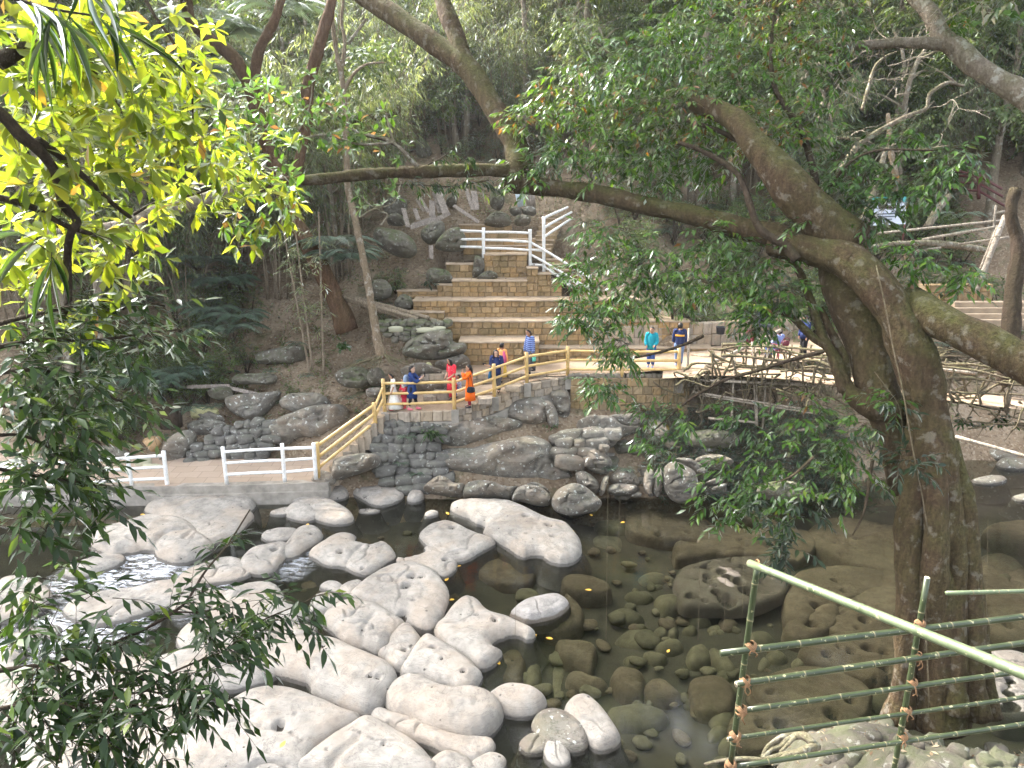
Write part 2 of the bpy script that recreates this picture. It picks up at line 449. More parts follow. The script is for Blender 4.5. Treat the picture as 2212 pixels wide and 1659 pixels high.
def m_dirt():
    t = NT('trodden brown earth'); co = t.coord(geo=True)
    n1 = t.noise(co, 0.9, 6, 0.6); n2 = t.noise(co, 16, 6, 0.7)
    col = t.ramp(n1, [(0.3, (0.26, 0.185, 0.125)), (0.7, (0.40, 0.31, 0.225))])
    col = t.mix(t.ramp(n2, [(0.3, 0.5), (0.5, 0.0)]), col, (0.17, 0.12, 0.08))
    t.bsdf(col, 0.95, t.bump(n2, 0.6, 0.03), 0.1); return t.m
M['dirt'] = m_dirt()
def m_paving():
    t = NT('worn paving'); co = t.coord(geo=True)
    br = t.n('ShaderNodeTexBrick'); t.l(co, br.inputs[0]); br.inputs['Scale'].default_value = 1.0
    br.inputs['Brick Width'].default_value = 0.75; br.inputs['Row Height'].default_value = 0.5; br.inputs['Mortar Size'].default_value = 0.012
    br.inputs['Color1'].default_value = (0.33, 0.255, 0.195, 1); br.inputs['Color2'].default_value = (0.38, 0.30, 0.235, 1); br.inputs['Mortar'].default_value = (0.22, 0.17, 0.13, 1)
    n2 = t.noise(co, 7, 6, 0.7)
    col = t.mix(t.ramp(n2, [(0.3, 0.45), (0.6, 0.0)]), br.outputs[0], (0.30, 0.23, 0.17))
    t.bsdf(col, 0.9, t.bump(n2, 0.3, 0.02), 0.15); return t.m
M['paving'] = m_paving()
def m_water():
    t = NT('clear stream water'); co = t.coord(geo=True)
    sp = t.n('ShaderNodeSeparateXYZ'); t.l(co, sp.inputs[0])
    # riffles only where the stream runs over the shallows on the left
    flow = None
    for (ax, ay), (qx, qy), w in ((R5(520, 520), R5(1060, 520), 1.0), (R5(150, 850), R5(830, 850), 1.0), (R5(1080, 720), R5(1280, 640), .5), (R5(-100, 1250), R5(200, 1150), .8), (R5(1650, 470), R5(1780, 430), .4), (R5(330, 600), R5(480, 560), .7)):
        a_, b_ = at_z(ax, ay), at_z(qx, qy); c_ = (a_ + b_) / 2
        mp = t.n('ShaderNodeMapping', vector_type='POINT'); g_ = t.n('ShaderNodeNewGeometry'); mp.inputs['Location'].default_value = tuple(-c_ * [1 / (abs(b_ - a_)[0] / 2 + .5), 1 / 1.5, 1]); mp.inputs['Scale'].default_value = (1 / (abs(b_ - a_)[0] / 2 + .5), 1 / 1.5, 1)
        t.l(g_.outputs['Position'], mp.inputs[0]); ln = t.n('ShaderNodeVectorMath', operation='LENGTH'); t.l(mp.outputs[0], ln.inputs[0])
        f_ = t.ramp(t.math('ADD', ln.outputs['Value'], t.math('MULTIPLY', t.math('SUBTRACT', t.noise(co, 1.5, 4, .6), .5), 1.2)), [(.45, w), (1.0, 0.0)])
        flow = f_ if flow is None else t.math('MAXIMUM', flow, f_)
    n1 = t.noise(t.coord(geo=True, scale=(1.0, 1.6, 1)), 5.5, 5, 0.6, 0.8); n0 = t.noise(co, 1.6, 2, 0.5)
    h = t.math('ADD', t.math('MULTIPLY', n1, t.math('MULTIPLY_ADD', flow, 0.55, 0.012)), t.math('MULTIPLY', n0, 0.02))
    nrm = t.bump(h, 1.0, 0.10)
    gl = t.n('ShaderNodeBsdfGlossy'); gl.inputs['Roughness'].default_value = 0.015; t.l(nrm, gl.inputs['Normal'])
    tr = t.n('ShaderNodeBsdfTransparent'); tr.inputs[0].default_value = (0.75, 0.77, 0.69, 1)
    fr = t.n('ShaderNodeFresnel'); fr.inputs[0].default_value = 1.33; t.l(nrm, fr.inputs['Normal'])
    mx = t.n('ShaderNodeMixShader'); t.l(t.math('MULTIPLY', fr.outputs[0], 1.3), mx.inputs[0]); t.l(tr.outputs[0], mx.inputs[1]); t.l(gl.outputs[0], mx.inputs[2])
    # foam streaks
    fo = t.noise(t.coord(geo=True, scale=(0.8, 2.2, 1)), 2.2, 9, 0.7, 1.8)
    fm = t.math('MULTIPLY', t.ramp(fo, [(0.44, 0.0), (0.60, 0.85)]), flow)
    df = t.n('ShaderNodeBsdfDiffuse'); df.inputs[0].default_value = (0.75, 0.78, 0.82, 1)
    m2 = t.n('ShaderNodeMixShader'); t.l(fm, m2.inputs[0]); t.l(mx.outputs[0], m2.inputs[1]); t.l(df.outputs[0], m2.inputs[2])
    t.l(m2.outputs[0], t.out.inputs[0]); return t.m
M['water'] = m_water()
# leaves: name -> (dark..bright) along the per leaf tint
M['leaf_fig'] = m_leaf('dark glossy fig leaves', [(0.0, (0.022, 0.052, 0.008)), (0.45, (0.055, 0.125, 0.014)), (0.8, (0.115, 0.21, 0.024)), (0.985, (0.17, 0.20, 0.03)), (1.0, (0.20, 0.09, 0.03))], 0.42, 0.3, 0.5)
M['leaf_sun'] = m_leaf('bright yellow green leaves', [(0.0, (0.05, 0.085, 0.012)), (0.5, (0.11, 0.15, 0.018)), (0.85, (0.18, 0.19, 0.025)), (1.0, (0.30, 0.17, 0.04))], 0.55, 0.45, 0.25)
M['leaf_mid'] = m_leaf('fresh oval leaves', [(0.0, (0.035, 0.075, 0.015)), (0.6, (0.07, 0.14, 0.025)), (0.92, (0.12, 0.19, 0.035)), (0.97, (0.30, 0.14, 0.05)), (1.0, (0.38, 0.17, 0.07))], 0.45, 0.42, 0.3)
M['leaf_dark'] = m_leaf('dark narrow leaves', [(0.0, (0.016, 0.030, 0.010)), (0.6, (0.030, 0.055, 0.014)), (1.0, (0.07, 0.11, 0.02))], 0.4, 0.36, 0.35)
M['leaf_bamboo'] = m_leaf('grey green bamboo leaves', [(0.0, (0.10, 0.125, 0.07)), (0.6, (0.19, 0.22, 0.13)), (1.0, (0.31, 0.32, 0.21))], 0.48, 0.45, 0.3)
M['leaf_forest'] = m_leaf('hill forest leaves', [(0.0, (0.05, 0.08, 0.026)), (0.6, (0.11, 0.155, 0.052)), (1.0, (0.21, 0.24, 0.09))], 0.46, 0.45, 0.3)
M['leaf_palm'] = m_leaf('blue green fronds', [(0.0, (0.04, 0.07, 0.045)), (0.6, (0.08, 0.12, 0.085)), (1.0, (0.13, 0.18, 0.13))], 0.3, 0.4, 0.35)
M['leaf_litter'] = m_leaf('dry fallen leaves', [(0.0, (0.07, 0.045, 0.03)), (0.5, (0.20, 0.14, 0.09)), (1.0, (0.38, 0.31, 0.23))], 0.15, 0.6, 0.1)
M['leaf_yellow'] = m_simple('fallen yellow leaf', (0.62, 0.36, 0.05), 0.6)
# ------------------------------------------------------------------ terrain of the far bank
TC = []
for X, prof in {
    -60: [(22, -1), (26, 2), (34, 10), (44, 22), (60, 38), (85, 56)],
    -30: [(22, -1), (24, .2), (26, .5), (28, 2.0), (31, 4.0), (36, 8.5), (44, 15), (58, 27), (85, 48)],
    -16: [(22, -1), (24, .25), (25.8, .45), (27.5, 1.3), (29, 2.0), (31, 2.9), (34, 5.0), (38, 8.2), (44, 12.5), (56, 23), (85, 46)],
    -9: [(22, -1), (23.6, .1), (24.5, .4), (26, .8), (27.5, 1.55), (29, 2.3), (31, 3.2), (34, 5.2), (38, 8.2), (44, 12.5), (56, 23), (85, 46)],
    -4.5: [(22.3, -1), (24, .0), (25.2, 1.1), (26.2, 2.1), (28, 2.75), (29, 3.0), (31, 4.3), (33, 5.7), (35, 7.2), (38, 9.2), (44, 12.8), (56, 23), (85, 46)],
    0: [(22.5, -1), (24, .1), (25, 1.3), (26, 2.2), (28.5, 2.9), (31, 4.0), (33, 5.4), (35.3, 7.2), (38, 9.2), (44, 12.8), (56, 23), (85, 46)],
    5: [(22.5, -1), (24.2, .2), (25.6, 1.0), (26.5, 1.8), (28, 3.0), (31, 4.0), (33, 5.4), (36, 7.6), (40, 10.4), (46, 14.5), (58, 25), (85, 46)],
    11: [(22.5, -1), (24.8, -.5), (26, .6), (27.2, 2.8), (29, 3.6), (32, 5.0), (36, 7.6), (40, 10.0), (46, 14.5), (58, 25), (85, 46)],
    18: [(22.5, -1), (26.5, -1), (28, .6), (30.5, 4.0), (34, 6.0), (38, 8.4), (44, 13), (58, 25), (85, 46)],
    32: [(22, -1), (27, -.8), (33, 6), (40, 14), (58, 29), (85, 48)],
    60: [(22, -1), (28, 0), (40, 18), (60, 34), (85, 52)]}.items():
    for y, z in prof: TC.append((X, y, z))
TC = np.array(TC, float)
def _tps_k(a, b):
    r2 = ((a[:, None, :2] - b[None, :, :2]) ** 2).sum(-1); return 0.5 * r2 * np.log(r2 + 1e-9)
_n = len(TC)
_A = np.zeros((_n + 3, _n + 3)); _A[:_n, :_n] = _tps_k(TC, TC) + np.eye(_n) * 0.05
_A[:_n, _n] = 1; _A[:_n, _n + 1:] = TC[:, :2]; _A[_n:, :_n] = _A[:_n, _n:].T
_W = np.linalg.solve(_A, np.concatenate([TC[:, 2], np.zeros(3)]))
def ground_z(x, y, rough=True):
    p = np.stack([np.atleast_1d(np.asarray(x, float)), np.atleast_1d(np.asarray(y, float))], -1)
    out = np.zeros(len(p))
    for s in range(0, len(p), 20000):
        q = p[s:s + 20000]; out[s:s + 20000] = _tps_k(q, TC) @ _W[:_n] + _W[_n] + q @ _W[_n + 1:]
    if rough:
        a = np.clip((p[:, 1] - 26.5) / 3, 0, 1)
        out = out + a * (0.55 * fbm(np.c_[p * 0.33, np.zeros(len(p))], 3, 5) + 0.16 * fbm(np.c_[p * 1.7, np.zeros(len(p))], 3, 9)) * np.clip(1.2 - 0.0 * a, 0, 1)
    return out
def grid_faces(nx, ny):
    i = np.arange(nx * ny).reshape(ny, nx)
    return np.stack([i[:-1, :-1].ravel(), i[:-1, 1:].ravel(), i[1:, 1:].ravel(), i[1:, :-1].ravel()], 1)
def zup(X): return 3.55 + 0.055 * np.maximum(0, np.asarray(X, float))
FRONT = [at_y(*C1(425, 765), 25.6), at_y(*C1(1003, 745), 25.3), at_y(*C1(1335, 640), 25.9), at_y(*C1(1605, 525), 26.5), at_y(*C1(1945, 465), 27.2)]
FRONT = np.array(FRONT)
xs = np.concatenate([np.linspace(-75, -22, 28), np.linspace(-21.5, 24, 190), np.linspace(25, 75, 28)])
ys = np.concatenate([np.linspace(21.5, 46, 120), np.linspace(46.8, 110, 50)])
gx, gy = np.meshgrid(xs, ys)
gz = ground_z(gx.ravel(), gy.ravel())
fx, fy = gx.ravel(), gy.ravel()
m = (fx > -3.4) & (fx < 13) & (fy > 27.0) & (fy < 29.8); gz = np.where(m, np.minimum(gz, 3.2), gz)
m = (fx > -5.0) & (fx < 2.4) & (fy > 25.4) & (fy < 27.4); gz = np.where(m, np.minimum(gz, 2.3), gz)
m = (fx > -3.3) & (fx < 5.5) & (fy > 28.7) & (fy < 31.4); gz = np.where(m, np.minimum(gz, 3.9), gz)
m = (fx > -4.3) & (fx < 5.5) & (fy > 31.0) & (fy < 33.6); gz = np.where(m, np.minimum(gz, 5.0), gz)
m = (fx > -3.5) & (fx < 5.0) & (fy > 33.2) & (fy < 37.5); gz = np.where(m, np.minimum(gz, 6.6), gz)
m = (fx < -6.3) & (fy < 25.9); gz = np.where(m, np.minimum(gz, 0.35), gz)
hill = link('hillside_ground', mesh_from('hillside_ground', np.c_[fx, fy, gz], grid_faces(len(xs), len(ys)), [M['ground']]))
tag(hill, kind='structure')
def gz1(x, y): return float(ground_z([x], [y])[0])

# river bed and water
xs2 = np.linspace(-45, 45, 150); ys2 = np.linspace(2, 29, 76)
bx, by = np.meshgrid(xs2, ys2); bx, by = bx.ravel(), by.ravel()
bz = -0.55 - 0.08 * np.clip((bx - 0.5) / 2.5, 0, 1) + 0.12 * fbm(np.c_[bx * .5, by * .5, bx * 0], 3, 2)
tag(link('river_bed', mesh_from('river_bed', np.c_[bx, by, bz], grid_faces(150, 76), [M['silt']])), kind='structure')
wx, wy = np.meshgrid(np.linspace(-45, 45, 2), np.linspace(2, 29, 2))
water = link('stream_water', mesh_from('stream_water', np.c_[wx.ravel(), wy.ravel(), wx.ravel() * 0], grid_faces(2, 2), [M['water']]))
tag(water, kind='structure')

# near bank under the bamboo fence and fig tree (falls to the pool)
def near_z(x, y):
    x = np.asarray(x, float); y = np.asarray(y, float)
    edge = 11.9 + 0.35 * np.sin(x * 1.3) - np.clip((5.2 - x), 0, 9) * 1.25 + np.clip(x - 10, 0, 9) * 0.2    # shore line
    d = edge - y
    z = np.where(d < 0, -0.2 + d * 1.3, np.minimum(0.9 * np.clip(d, 0, .8) + 0.62 * np.clip(d - .8, 0, 9), 4.4))
    z = z + (0.16 * fbm(np.c_[x * 1.1, y * 1.1, x * 0], 4, 31) + 0.07 * np.abs(fbm(np.c_[x * 3, y * 3, x * 0], 3, 37))) * np.clip(d + .5, 0, 1)
    return z
nx, ny = np.meshgrid(np.linspace(0, 26, 220), np.linspace(1.5, 14.5, 120)); nx, ny = nx.ravel(), ny.ravel()
M['nearrock'] = m_rock('mossy bank rock', (0.10, 0.088, 0.07), (0.16, 0.143, 0.116), (0.22, 0.20, 0.168), lichen=0.3, moss=.6, wet=True, seams=0.5, bumps=1.0)
nb = link('near_bank_ground', mesh_from('near_bank_ground', np.c_[nx, ny, near_z(nx, ny)], grid_faces(220, 120), [M['nearrock']]))
tag(nb, kind='structure')

# ------------------------------------------------------------------ masonry
def make_block(seed):
    r = np.random.default_rng(seed)
    b = 0.06; nU, nV = 6, 5
    u = np.array([0, b, .35, .65, 1 - b, 1]) - .5; v = np.array([0, b * 1.2, .5, 1 - b * 1.2, 1]) - .5
    V = []; 
    for j in range(nV):
        for i in range(nU):
            e = (i in (0, nU - 1)) or (j in (0, nV - 1))
            V.append([u[i], -0.5 + (0.09 if e else r.uniform(-0.05, 0.04)), v[j]])
    n0 = len(V)
    V = np.array(V); V[:, 0] += r.uniform(-.012, .012, n0); V[:, 2] += r.uniform(-.015, .015, n0)
    Fs = [(j * nU + i, j * nU + i + 1, (j + 1) * nU + i + 1, (j + 1) * nU + i) for j in range(nV - 1) for i in range(nU - 1)]
    back = np.array([[-.5, .5, -.5], [.5, .5, -.5], [.5, .5, .5], [-.5, .5, .5]]); V = np.vstack([V, back])
    a, bq, c, d = 0, nU - 1, nU * nV - 1, nU * (nV - 1); k = n0
    Fs += [(a, k, k + 1) + tuple(range(bq, a, -1)), (d,) + tuple(range(d + 1, c + 1)) + (k + 2, k + 3),
           (k, a) + tuple(range(nU, d + 1, nU)) + (k + 3,), (bq, k + 1, k + 2) + tuple(range(c, bq, -nU)), (k, k + 3, k + 2, k + 1)]
    return V, Fs
BLOCKS = {}
def block_mesh(mat, k):
    key = (mat.name, k)
    if key not in BLOCKS:
        V, Fs = make_block(100 + k); BLOCKS[key] = mesh_from('block', V, Fs, [mat], smooth=False)
    return BLOCKS[key]
def wall_run(parent, p0, p1, z_top0, z_top1, z_bot0, z_bot1, courses, blen, mat, depth=0.34, seed=0, name='block', vertical=False):
    """lay blocks between two ground points; p0,p1 = (x,y) on the wall face, face looks to the camera side"""
    r = np.random.default_rng(seed)
    p0, p1 = np.array(p0[:2], float), np.array(p1[:2], float)
    L = np.linalg.norm(p1 - p0); dr = (p1 - p0) / L; nrm = np.array([dr[1], -dr[0]])
    ang = math.atan2(dr[1], dr[0])
    for c in range(courses):
        s = -r.uniform(0, .5) * blen if c % 2 else 0.0
        while s < L - 0.02:
            w = blen * r.uniform(.72, 1.3); a, b = max(s, 0), min(s + w, L)
            if L - b < blen * .35: b = L
            s = b if b == L else s + w
            if b - a < .05: continue
            f = ((a + b) / 2) / L
            zt, zb = z_top0 + (z_top1 - z_top0) * f, z_bot0 + (z_bot1 - z_bot0) * f
            h = (zt - zb) / courses
            zc = zb + (c + .5) * h
            off = r.uniform(-.018, .018)
            cxy = p0 + dr * (a + b) / 2 - nrm * (depth / 2 + off)
            o = link(name, block_mesh(mat, int(r.integers(0, 6))), parent)
            o.location = (cxy[0], cxy[1], zc); o.rotation_euler = (r.uniform(-.01, .01), r.uniform(-.012, .012), ang + r.uniform(-.01, .01))
            o.scale = (b - a - .012, depth, h - .012)
    # mortar core behind the joints
    mid = (p0 + p1) / 2 - nrm * (depth / 2 + .045)
    V = []
    for q, zt, zb in ((p0, z_top0, z_bot0), (p1, z_top1, z_bot1)):
        for d in (.05, depth + .02):
            for z in (zb - .25, zt - .02): V.append([*(q - nrm * d), z])
    link('mortar_core', mesh_from('mortar_core', V, [(0, 1, 3, 2), (4, 6, 7, 5), (0, 4, 5, 1), (2, 3, 7, 6), (1, 5, 7, 3), (0, 2, 6, 4)], [M['mortar']], False), parent)
TREADS = []
def slab(parent, name, x0, x1, y0, y1, z, th, mat, seed=0):
    TREADS.append((x0, x1, y0, y1, z))
    nX, nY = max(3, int((x1 - x0) / .22)), max(3, int((y1 - y0) / .22))
    X, Y = np.meshgrid(np.linspace(x0, x1, nX), np.linspace(y0, y1, nY)); X, Y = X.ravel(), Y.ravel()
    Z = z + .018 * fbm(np.c_[X * 1.3, Y * 1.3, X * 0 + seed], 3, seed)
    e = (Y < y0 + .01); Y = np.where(e, Y + .05 * fbm(np.c_[X * 2.1, X * 0, X * 0 + seed], 3, 3), Y)
    V = np.c_[X, Y, Z]; Fs = grid_faces(nX, nY).tolist()
    n = len(V); fr = [i for i in range(nX)]
    V = np.vstack([V, V[fr] - [0, 0, th]]); Fs += [(i, n + i, n + i + 1, i + 1) for i in range(nX - 1)]
    return link(name, mesh_from(name, V, Fs, [mat]), parent)
def xat(px, y, z):  # X of a picture column on the plane y at height z
    return (px - 512) / FPX * depth_of((0, y, z))
terr = []
def tier(label, px0, px1, yf, zt, zb, courses, yback, seed, blen=.36, mat='masonry', tread=True):
    t = thing('terrace_tier', label, 'stone terrace', 'stepped stone tiers of the terrace')
    x0, x1 = xat(px0, yf, zt), xat(px1, yf, zt)
    wall_run(t, (x0, yf), (x1, yf), zt - .045, zt - .045, zb, zb, courses, blen, M[mat], seed=seed)
    if tread: slab(t, 'tread', x0 - .02, x1 + .02, yf - .035, yback, zt, .055, M['tread'], seed)
    return t
tier('lowest left stone tier of the terrace, behind the woman in navy', 459, 539, 28.9, 4.53, 3.45, 4, 30.35, 1, .42)
tier('lowest right stone tier of the terrace, behind the yellow railing', 539, 712, 29.6, 4.15, 3.45, 2, 30.35, 2, .42)
tier('second stone tier of the terrace, longest one under the leaves', 443, 690, 30.2, 5.15, 4.05, 4, 31.4, 3, .4)
tier('short stone tier at the left beside the pile of bamboo poles', 409, 444, 30.9, 5.42, 4.9, 2, 31.4, 4, .36)
tier('third stone tier of the terrace, from the mossy slope rightwards', 413, 640, 31.3, 5.87, 5.05, 3, 32.6, 5, .36)
tier('fourth stone tier of the terrace, beneath the wall with the white railing', 452, 527, 32.5, 6.58, 5.8, 3, 33.7, 6, .34)
tier('low end of the fourth stone tier against the mossy slope', 397, 437, 32.5, 6.14, 5.8, 2, 33.2, 7, .34)
tier('middle end piece of the fourth stone tier beside the round rock', 437, 452, 32.5, 6.40, 5.8, 2, 33.4, 8, .34)
tier('top stone wall carrying the upper white railing', 484, 527, 33.6, 7.63, 6.5, 4, 34.9, 9, .36)
tier('low stone wall left of the top wall, with a rock leaning on it', 446, 473, 33.5, 7.22, 6.5, 2, 34.2, 10, .36)
tier('upper flank wall of the stairs, highest step', 527, 538, 32.6, 7.10, 5.8, 4, 33.6, 11, .34)
tier('middle flank wall of the stairs', 538, 551, 32.6, 6.86, 5.8, 4, 33.5, 12, .34)
tier('lowest flank wall of the stairs beside the leaves', 551, 562, 32.6, 6.55, 5.8, 3, 33.5, 13, .34)
# long steps above the railing and the two stair flights
t = thing('upper_steps', 'long low stone steps behind the upper white railing', 'steps')
for i, (a, b, y, z) in enumerate([(463, 534, 34.9, 7.92), (461, 536, 35.5, 8.2), (459, 532, 36.1, 8.5), (459, 512, 36.7, 8.82)]):
    x0, x1 = xat(a, y, z), xat(b, y, z)
    wall_run(t, (x0, y), (x1, y), z - .04, z - .04, z - .42, z - .42, 1, .6, M['masonry'], seed=30 + i, name='step_block')
    slab(t, 'tread', x0, x1, y - .02, y + .75, z, .05, M['tread'], 40 + i)
def flight(name, label, n, px0, px1, dpx, y0, dy, z0, dz, mat='tread'):
    t = thing(name, label, 'staircase')
    for i in range(n):
        y, z = y0 + dy * i, z0 + dz * i
        x0, x1 = xat(px0 + dpx * i, y, z), xat(px1 + dpx * i, y, z)
        mb = MB(); mb.box(((x0 + x1) / 2, y + .4, z - dz / 2 - .1), (x1 - x0, .8, dz + .2))
        o = mb.build('step', M['masonry2'], t, False)
        slab(t, 'tread', x0 - .01, x1 + .01, y - .03, y + max(dy, .25) + .06, z + .012, .05, M[mat], 60 + i)
flight('stone_staircase', 'upper flight of narrow stone stairs climbing right behind the white railing', 11, 531, 551, 1.5, 35.2, .34, 7.75, .19)
flight('stone_staircase', 'lower flight of stone stairs going down right behind the leaves', 9, 588, 618, -5.2, 31.9, .33, 5.7, .2)

# platform floors
def ruled_floor(name, A, B, mat, n=40, k=8, seed=0, kind='structure'):
    A, B = resample(A, n), resample(B, n)
    V = np.concatenate([A + (B - A) * f for f in np.linspace(0, 1, k)]); V[:, 2] += .03 * fbm(V * [1.2, 1.2, 0], 3, seed)
    o = link(name, mesh_from(name, V, grid_faces(n, k), [M[mat]])); tag(o, kind=kind); return o
lowB = np.array([[FRONT[0][0] - .1, 27.35, 2.85], [-2.6, 27.35, 3.05], [-.6, 27.35, 3.2], [.8, 27.5, 3.38], [FRONT[4][0], 27.65, 3.5]])
FR_IN = FRONT + [0, .12, 0]
ruled_floor('platform_floor', FR_IN, lowB, 'dirt', seed=3)
ruled_floor('upper_path', [(-3.3, 27.4, 3.52), (.9, 27.45, 3.53), (2.0, 27.2, 3.55), (6.5, 26.95, 3.84), (12.5, 27.2, 4.2)],
            [(-3.3, 29.0, 3.55), (.9, 29.0, 3.58), (2, 29.7, 3.62), (6.5, 29.9, 3.95), (12.5, 30.5, 4.4)], 'dirt', seed=5)
def floor_z(x, y):
    lo = FRONT
    zf = np.interp(x, lo[:, 0], lo[:, 2]); yf = np.interp(x, lo[:, 0], lo[:, 1]); zb = np.interp(x, lowB[:, 0], lowB[:, 2]); yb = 27.4
    if x < FRONT[4][0] and y < 27.4: return float(zf + (zb - zf) * np.clip((y - yf) / (yb - yf), 0, 1))
    return float(zup(x))
def on_floor(px, py, y0=25.2):
    y = y0
    for _ in range(400):
        p = at_y(px, py, y)
        if p[2] <= floor_z(p[0], p[1]): break
        y += .02
    return np.array([p[0], p[1], floor_z(p[0], p[1])])
# low two course wall on the platform
t = thing('low_wall', 'low two course stone wall across the platform behind the women', 'stone wall')
wall_run(t, (xat(421, 27.35, 3.5), 27.35), (xat(566, 27.45, 3.5), 27.45), 3.56, 3.58, 3.0, 3.35, 2, .45, M['parapet'], seed=71)
# parapet under the yellow railing
t = thing('parapet_wall', 'rough grey stone parapet wall curving under the yellow railing', 'stone wall')
for i in range(4):
    a, b = FRONT[i], FRONT[i + 1]
    dz = .42 if i < 1 else .62
    wall_run(t, a, b, a[2] - .02, b[2] - .02, a[2] - dz, b[2] - dz, 1 if i < 1 else 2, .42 if i < 1 else .34, M['parapet'], depth=.4, seed=80 + i)
mb = MB()
for i in range(4):
    a, b = FRONT[i], FRONT[i + 1]; dz = .42 if i < 1 else .62; d = (b - a)[:2]; d /= np.linalg.norm(d); n = np.array([d[1], -d[0]])
    V = []
    for q in (a, b):
        for o_, z in ((.07, q[2] - dz), (.1, q[2] - dz - .32), (-.5, q[2] - dz - .32), (-.5, q[2] - dz)): V.append([*(q[:2] + n * o_), z])
    mb.add(V, [(0, 1, 5, 4), (1, 2, 6, 5), (0, 4, 7, 3), (0, 3, 2, 1), (4, 5, 6, 7), (2, 3, 7, 6)])
mb.build('concrete_footing', M['concrete'], t, False)
for k in (0, 1, 2, 3, 4):
    a = FRONT[k]; mb = MB(); mb.box((a[0] + .03, a[1] - .045, a[2] - .24), (.26, .14, .5)); mb.build('cement_patch', M['concrete'], t, False)
# block wall to the right of the corner
P5 = FRONT[4]; P7 = at_y(*C3(1190, 590), 26.9)
t = thing('retaining_wall', 'tall wall of square tan blocks below the yellow railing', 'stone wall')
wall_run(t, (P5[0] + .1, 27.05), (P7[0], 26.85), 3.5, 3.5, 1.62, 1.55, 6, .34, M['masonry2'], depth=.4, seed=90)
mb = MB(); mb.box((P7[0] - .42, 26.83, 3.22), (.36, .1, .5)); mb.build('cement_patch', M['concrete'], t, False)
mb = MB(); mb.box(((P5[0] + P7[0]) / 2 - .9, 26.9, 1.5), (3.6, .5, .3)); mb.build('footing', M['concrete'], t, False)

# lower path on the left with its concrete edge, and the small concrete slab
pathA = np.array([(-24, 23.2, .62), (-16, 23.22, .62), (-10, 23.28, .66), (-6.2, 23.45, .72)]); pathB = np.array([(-24, 26.3, .8), (-16, 26, .78), (-10, 25.7, .78), (-6.2, 25.4, .82)])
ruled_floor('lower_path', pathA, pathB, 'paving', 60, 10, 8)
mb = MB()
for a, b in zip(pathA[:-1], pathA[1:]):
    V = []
    for q in (a, b):
        for dy, z in ((-.02, q[2] + .01), (-.02, q[2] - .26), (-.1, q[2] - .27), (-.1, -.6), (.3, -.6), (.3, q[2] + .01)): V.append([q[0], q[1] + dy, z])
    mb.add(V, [(i, (i + 1) % 6, (i + 1) % 6 + 6, i + 6) for i in range(6)] + [(5, 4, 3, 2, 1, 0), (6, 7, 8, 9, 10, 11)])
o = mb.build('path_edge', M['concrete'], None, False); tag(o, 'grey concrete kerb wall along the lower paved path', 'kerb wall')
p = at_z(*R4(1320, 1600), .3); mb = MB(); mb.box((p[0], p[1] - .1, .16), (1.55, .8, .34)); mb.box((p[0], p[1] - .1, .345), (1.5, .75, .03))
tag(mb.build('concrete_slab', M['concrete'], None, False), 'grey concrete step slab below the path edge by the river rocks', 'slab')
# stone stair from the lower path to the platform
t = thing('stone_stair', 'short stone stair with zigzag side rising to the platform', 'staircase')
NST = 9
for i in range(NST):
    x, z, y = -6.45 + .2 * i, .72 + .2 * (i + 1), 23.75 + .17 * i
    mb = MB(); mb.box((x + .14, y + .75, z - .35), (.29, 1.5, .7)); mb.build('step', M['parapet'], t, False)
    slab(t, 'tread', x - .02, x + .25, y, y + 1.5, z + .012, .03, M['tread'], 200 + i)
# loose stone blocks lying on the platform
for (cx, cy, w, h, d, lab) in [(805, 650, .5, .2, .4, 'flat cut block on the platform floor, left of two'), (897, 640, .62, .3, .4, 'larger cut block on the platform floor beside the flat one'),
                              (1255, 680, .5, .22, .4, 'cut block at the foot of the third railing post'), (1490, 570, .55, .2, .35, 'cut block on the step below the striped shirt man'), (1250, 610, .7, .16, .45, 'low step stone inside the third railing post')]:
    p = on_floor(*C1(cx, cy + 25)); mb = MB(); V, Fs = make_block(cx)
    o = link('cut_block', mesh_from('cut_block', V * [w, d, h], Fs, [M['parapet']], False)); o.location = (p[0], p[1] + d / 2, p[2] + h / 2 - .01); o.rotation_euler = (0, 0, random.uniform(-.2, .2))
    tag(o, lab, 'stone block', 'loose cut blocks on the platform')
# ------------------------------------------------------------------ rocks
def smooth_poly(P, n=72, k=1):
    P = np.asarray(P, float); Q = np.vstack([P[-1], P, P[0], P[1]])
    out = []
    m = len(P); per = max(2, n // m)
    for i in range(m):
        p0, p1, p2, p3 = Q[i], Q[i + 1], Q[i + 2], Q[i + 3]
        for f in np.linspace(0, 1, per, endpoint=False):
            out.append(0.5 * (2 * p1 + (p2 - p0) * f + (2 * p0 - 5 * p1 + 4 * p2 - p3) * f ** 2 + (3 * p1 - p0 - 3 * p2 + p3) * f ** 3))
    return np.array(out)
def sdf(pts, poly):
    """signed distance (positive inside) and nearest boundary point"""
    a = poly; b = np.roll(poly, -1, 0); ab = b - a
    best = np.full(len(pts), 1e9); near = np.zeros_like(pts); ins = np.zeros(len(pts), bool)
    for i in range(len(a)):
        ap = pts - a[i]; t = np.clip((ap @ ab[i]) / (ab[i] @ ab[i] + 1e-12), 0, 1)
        q = a[i] + t[:, None] * ab[i]; d = np.linalg.norm(pts - q, axis=1)
        u = d < best; best = np.where(u, d, best); near[u] = q[u]
        c = ((a[i, 1] > pts[:, 1]) != (b[i, 1] > pts[:, 1]))
        with np.errstate(divide='ignore', invalid='ignore'):
            xi = (b[i, 0] - a[i, 0]) * (pts[:, 1] - a[i, 1]) / (b[i, 1] - a[i, 1] + 1e-15) + a[i, 0]
        ins ^= c & (pts[:, 0] < xi)
    return np.where(ins, best, -best), near
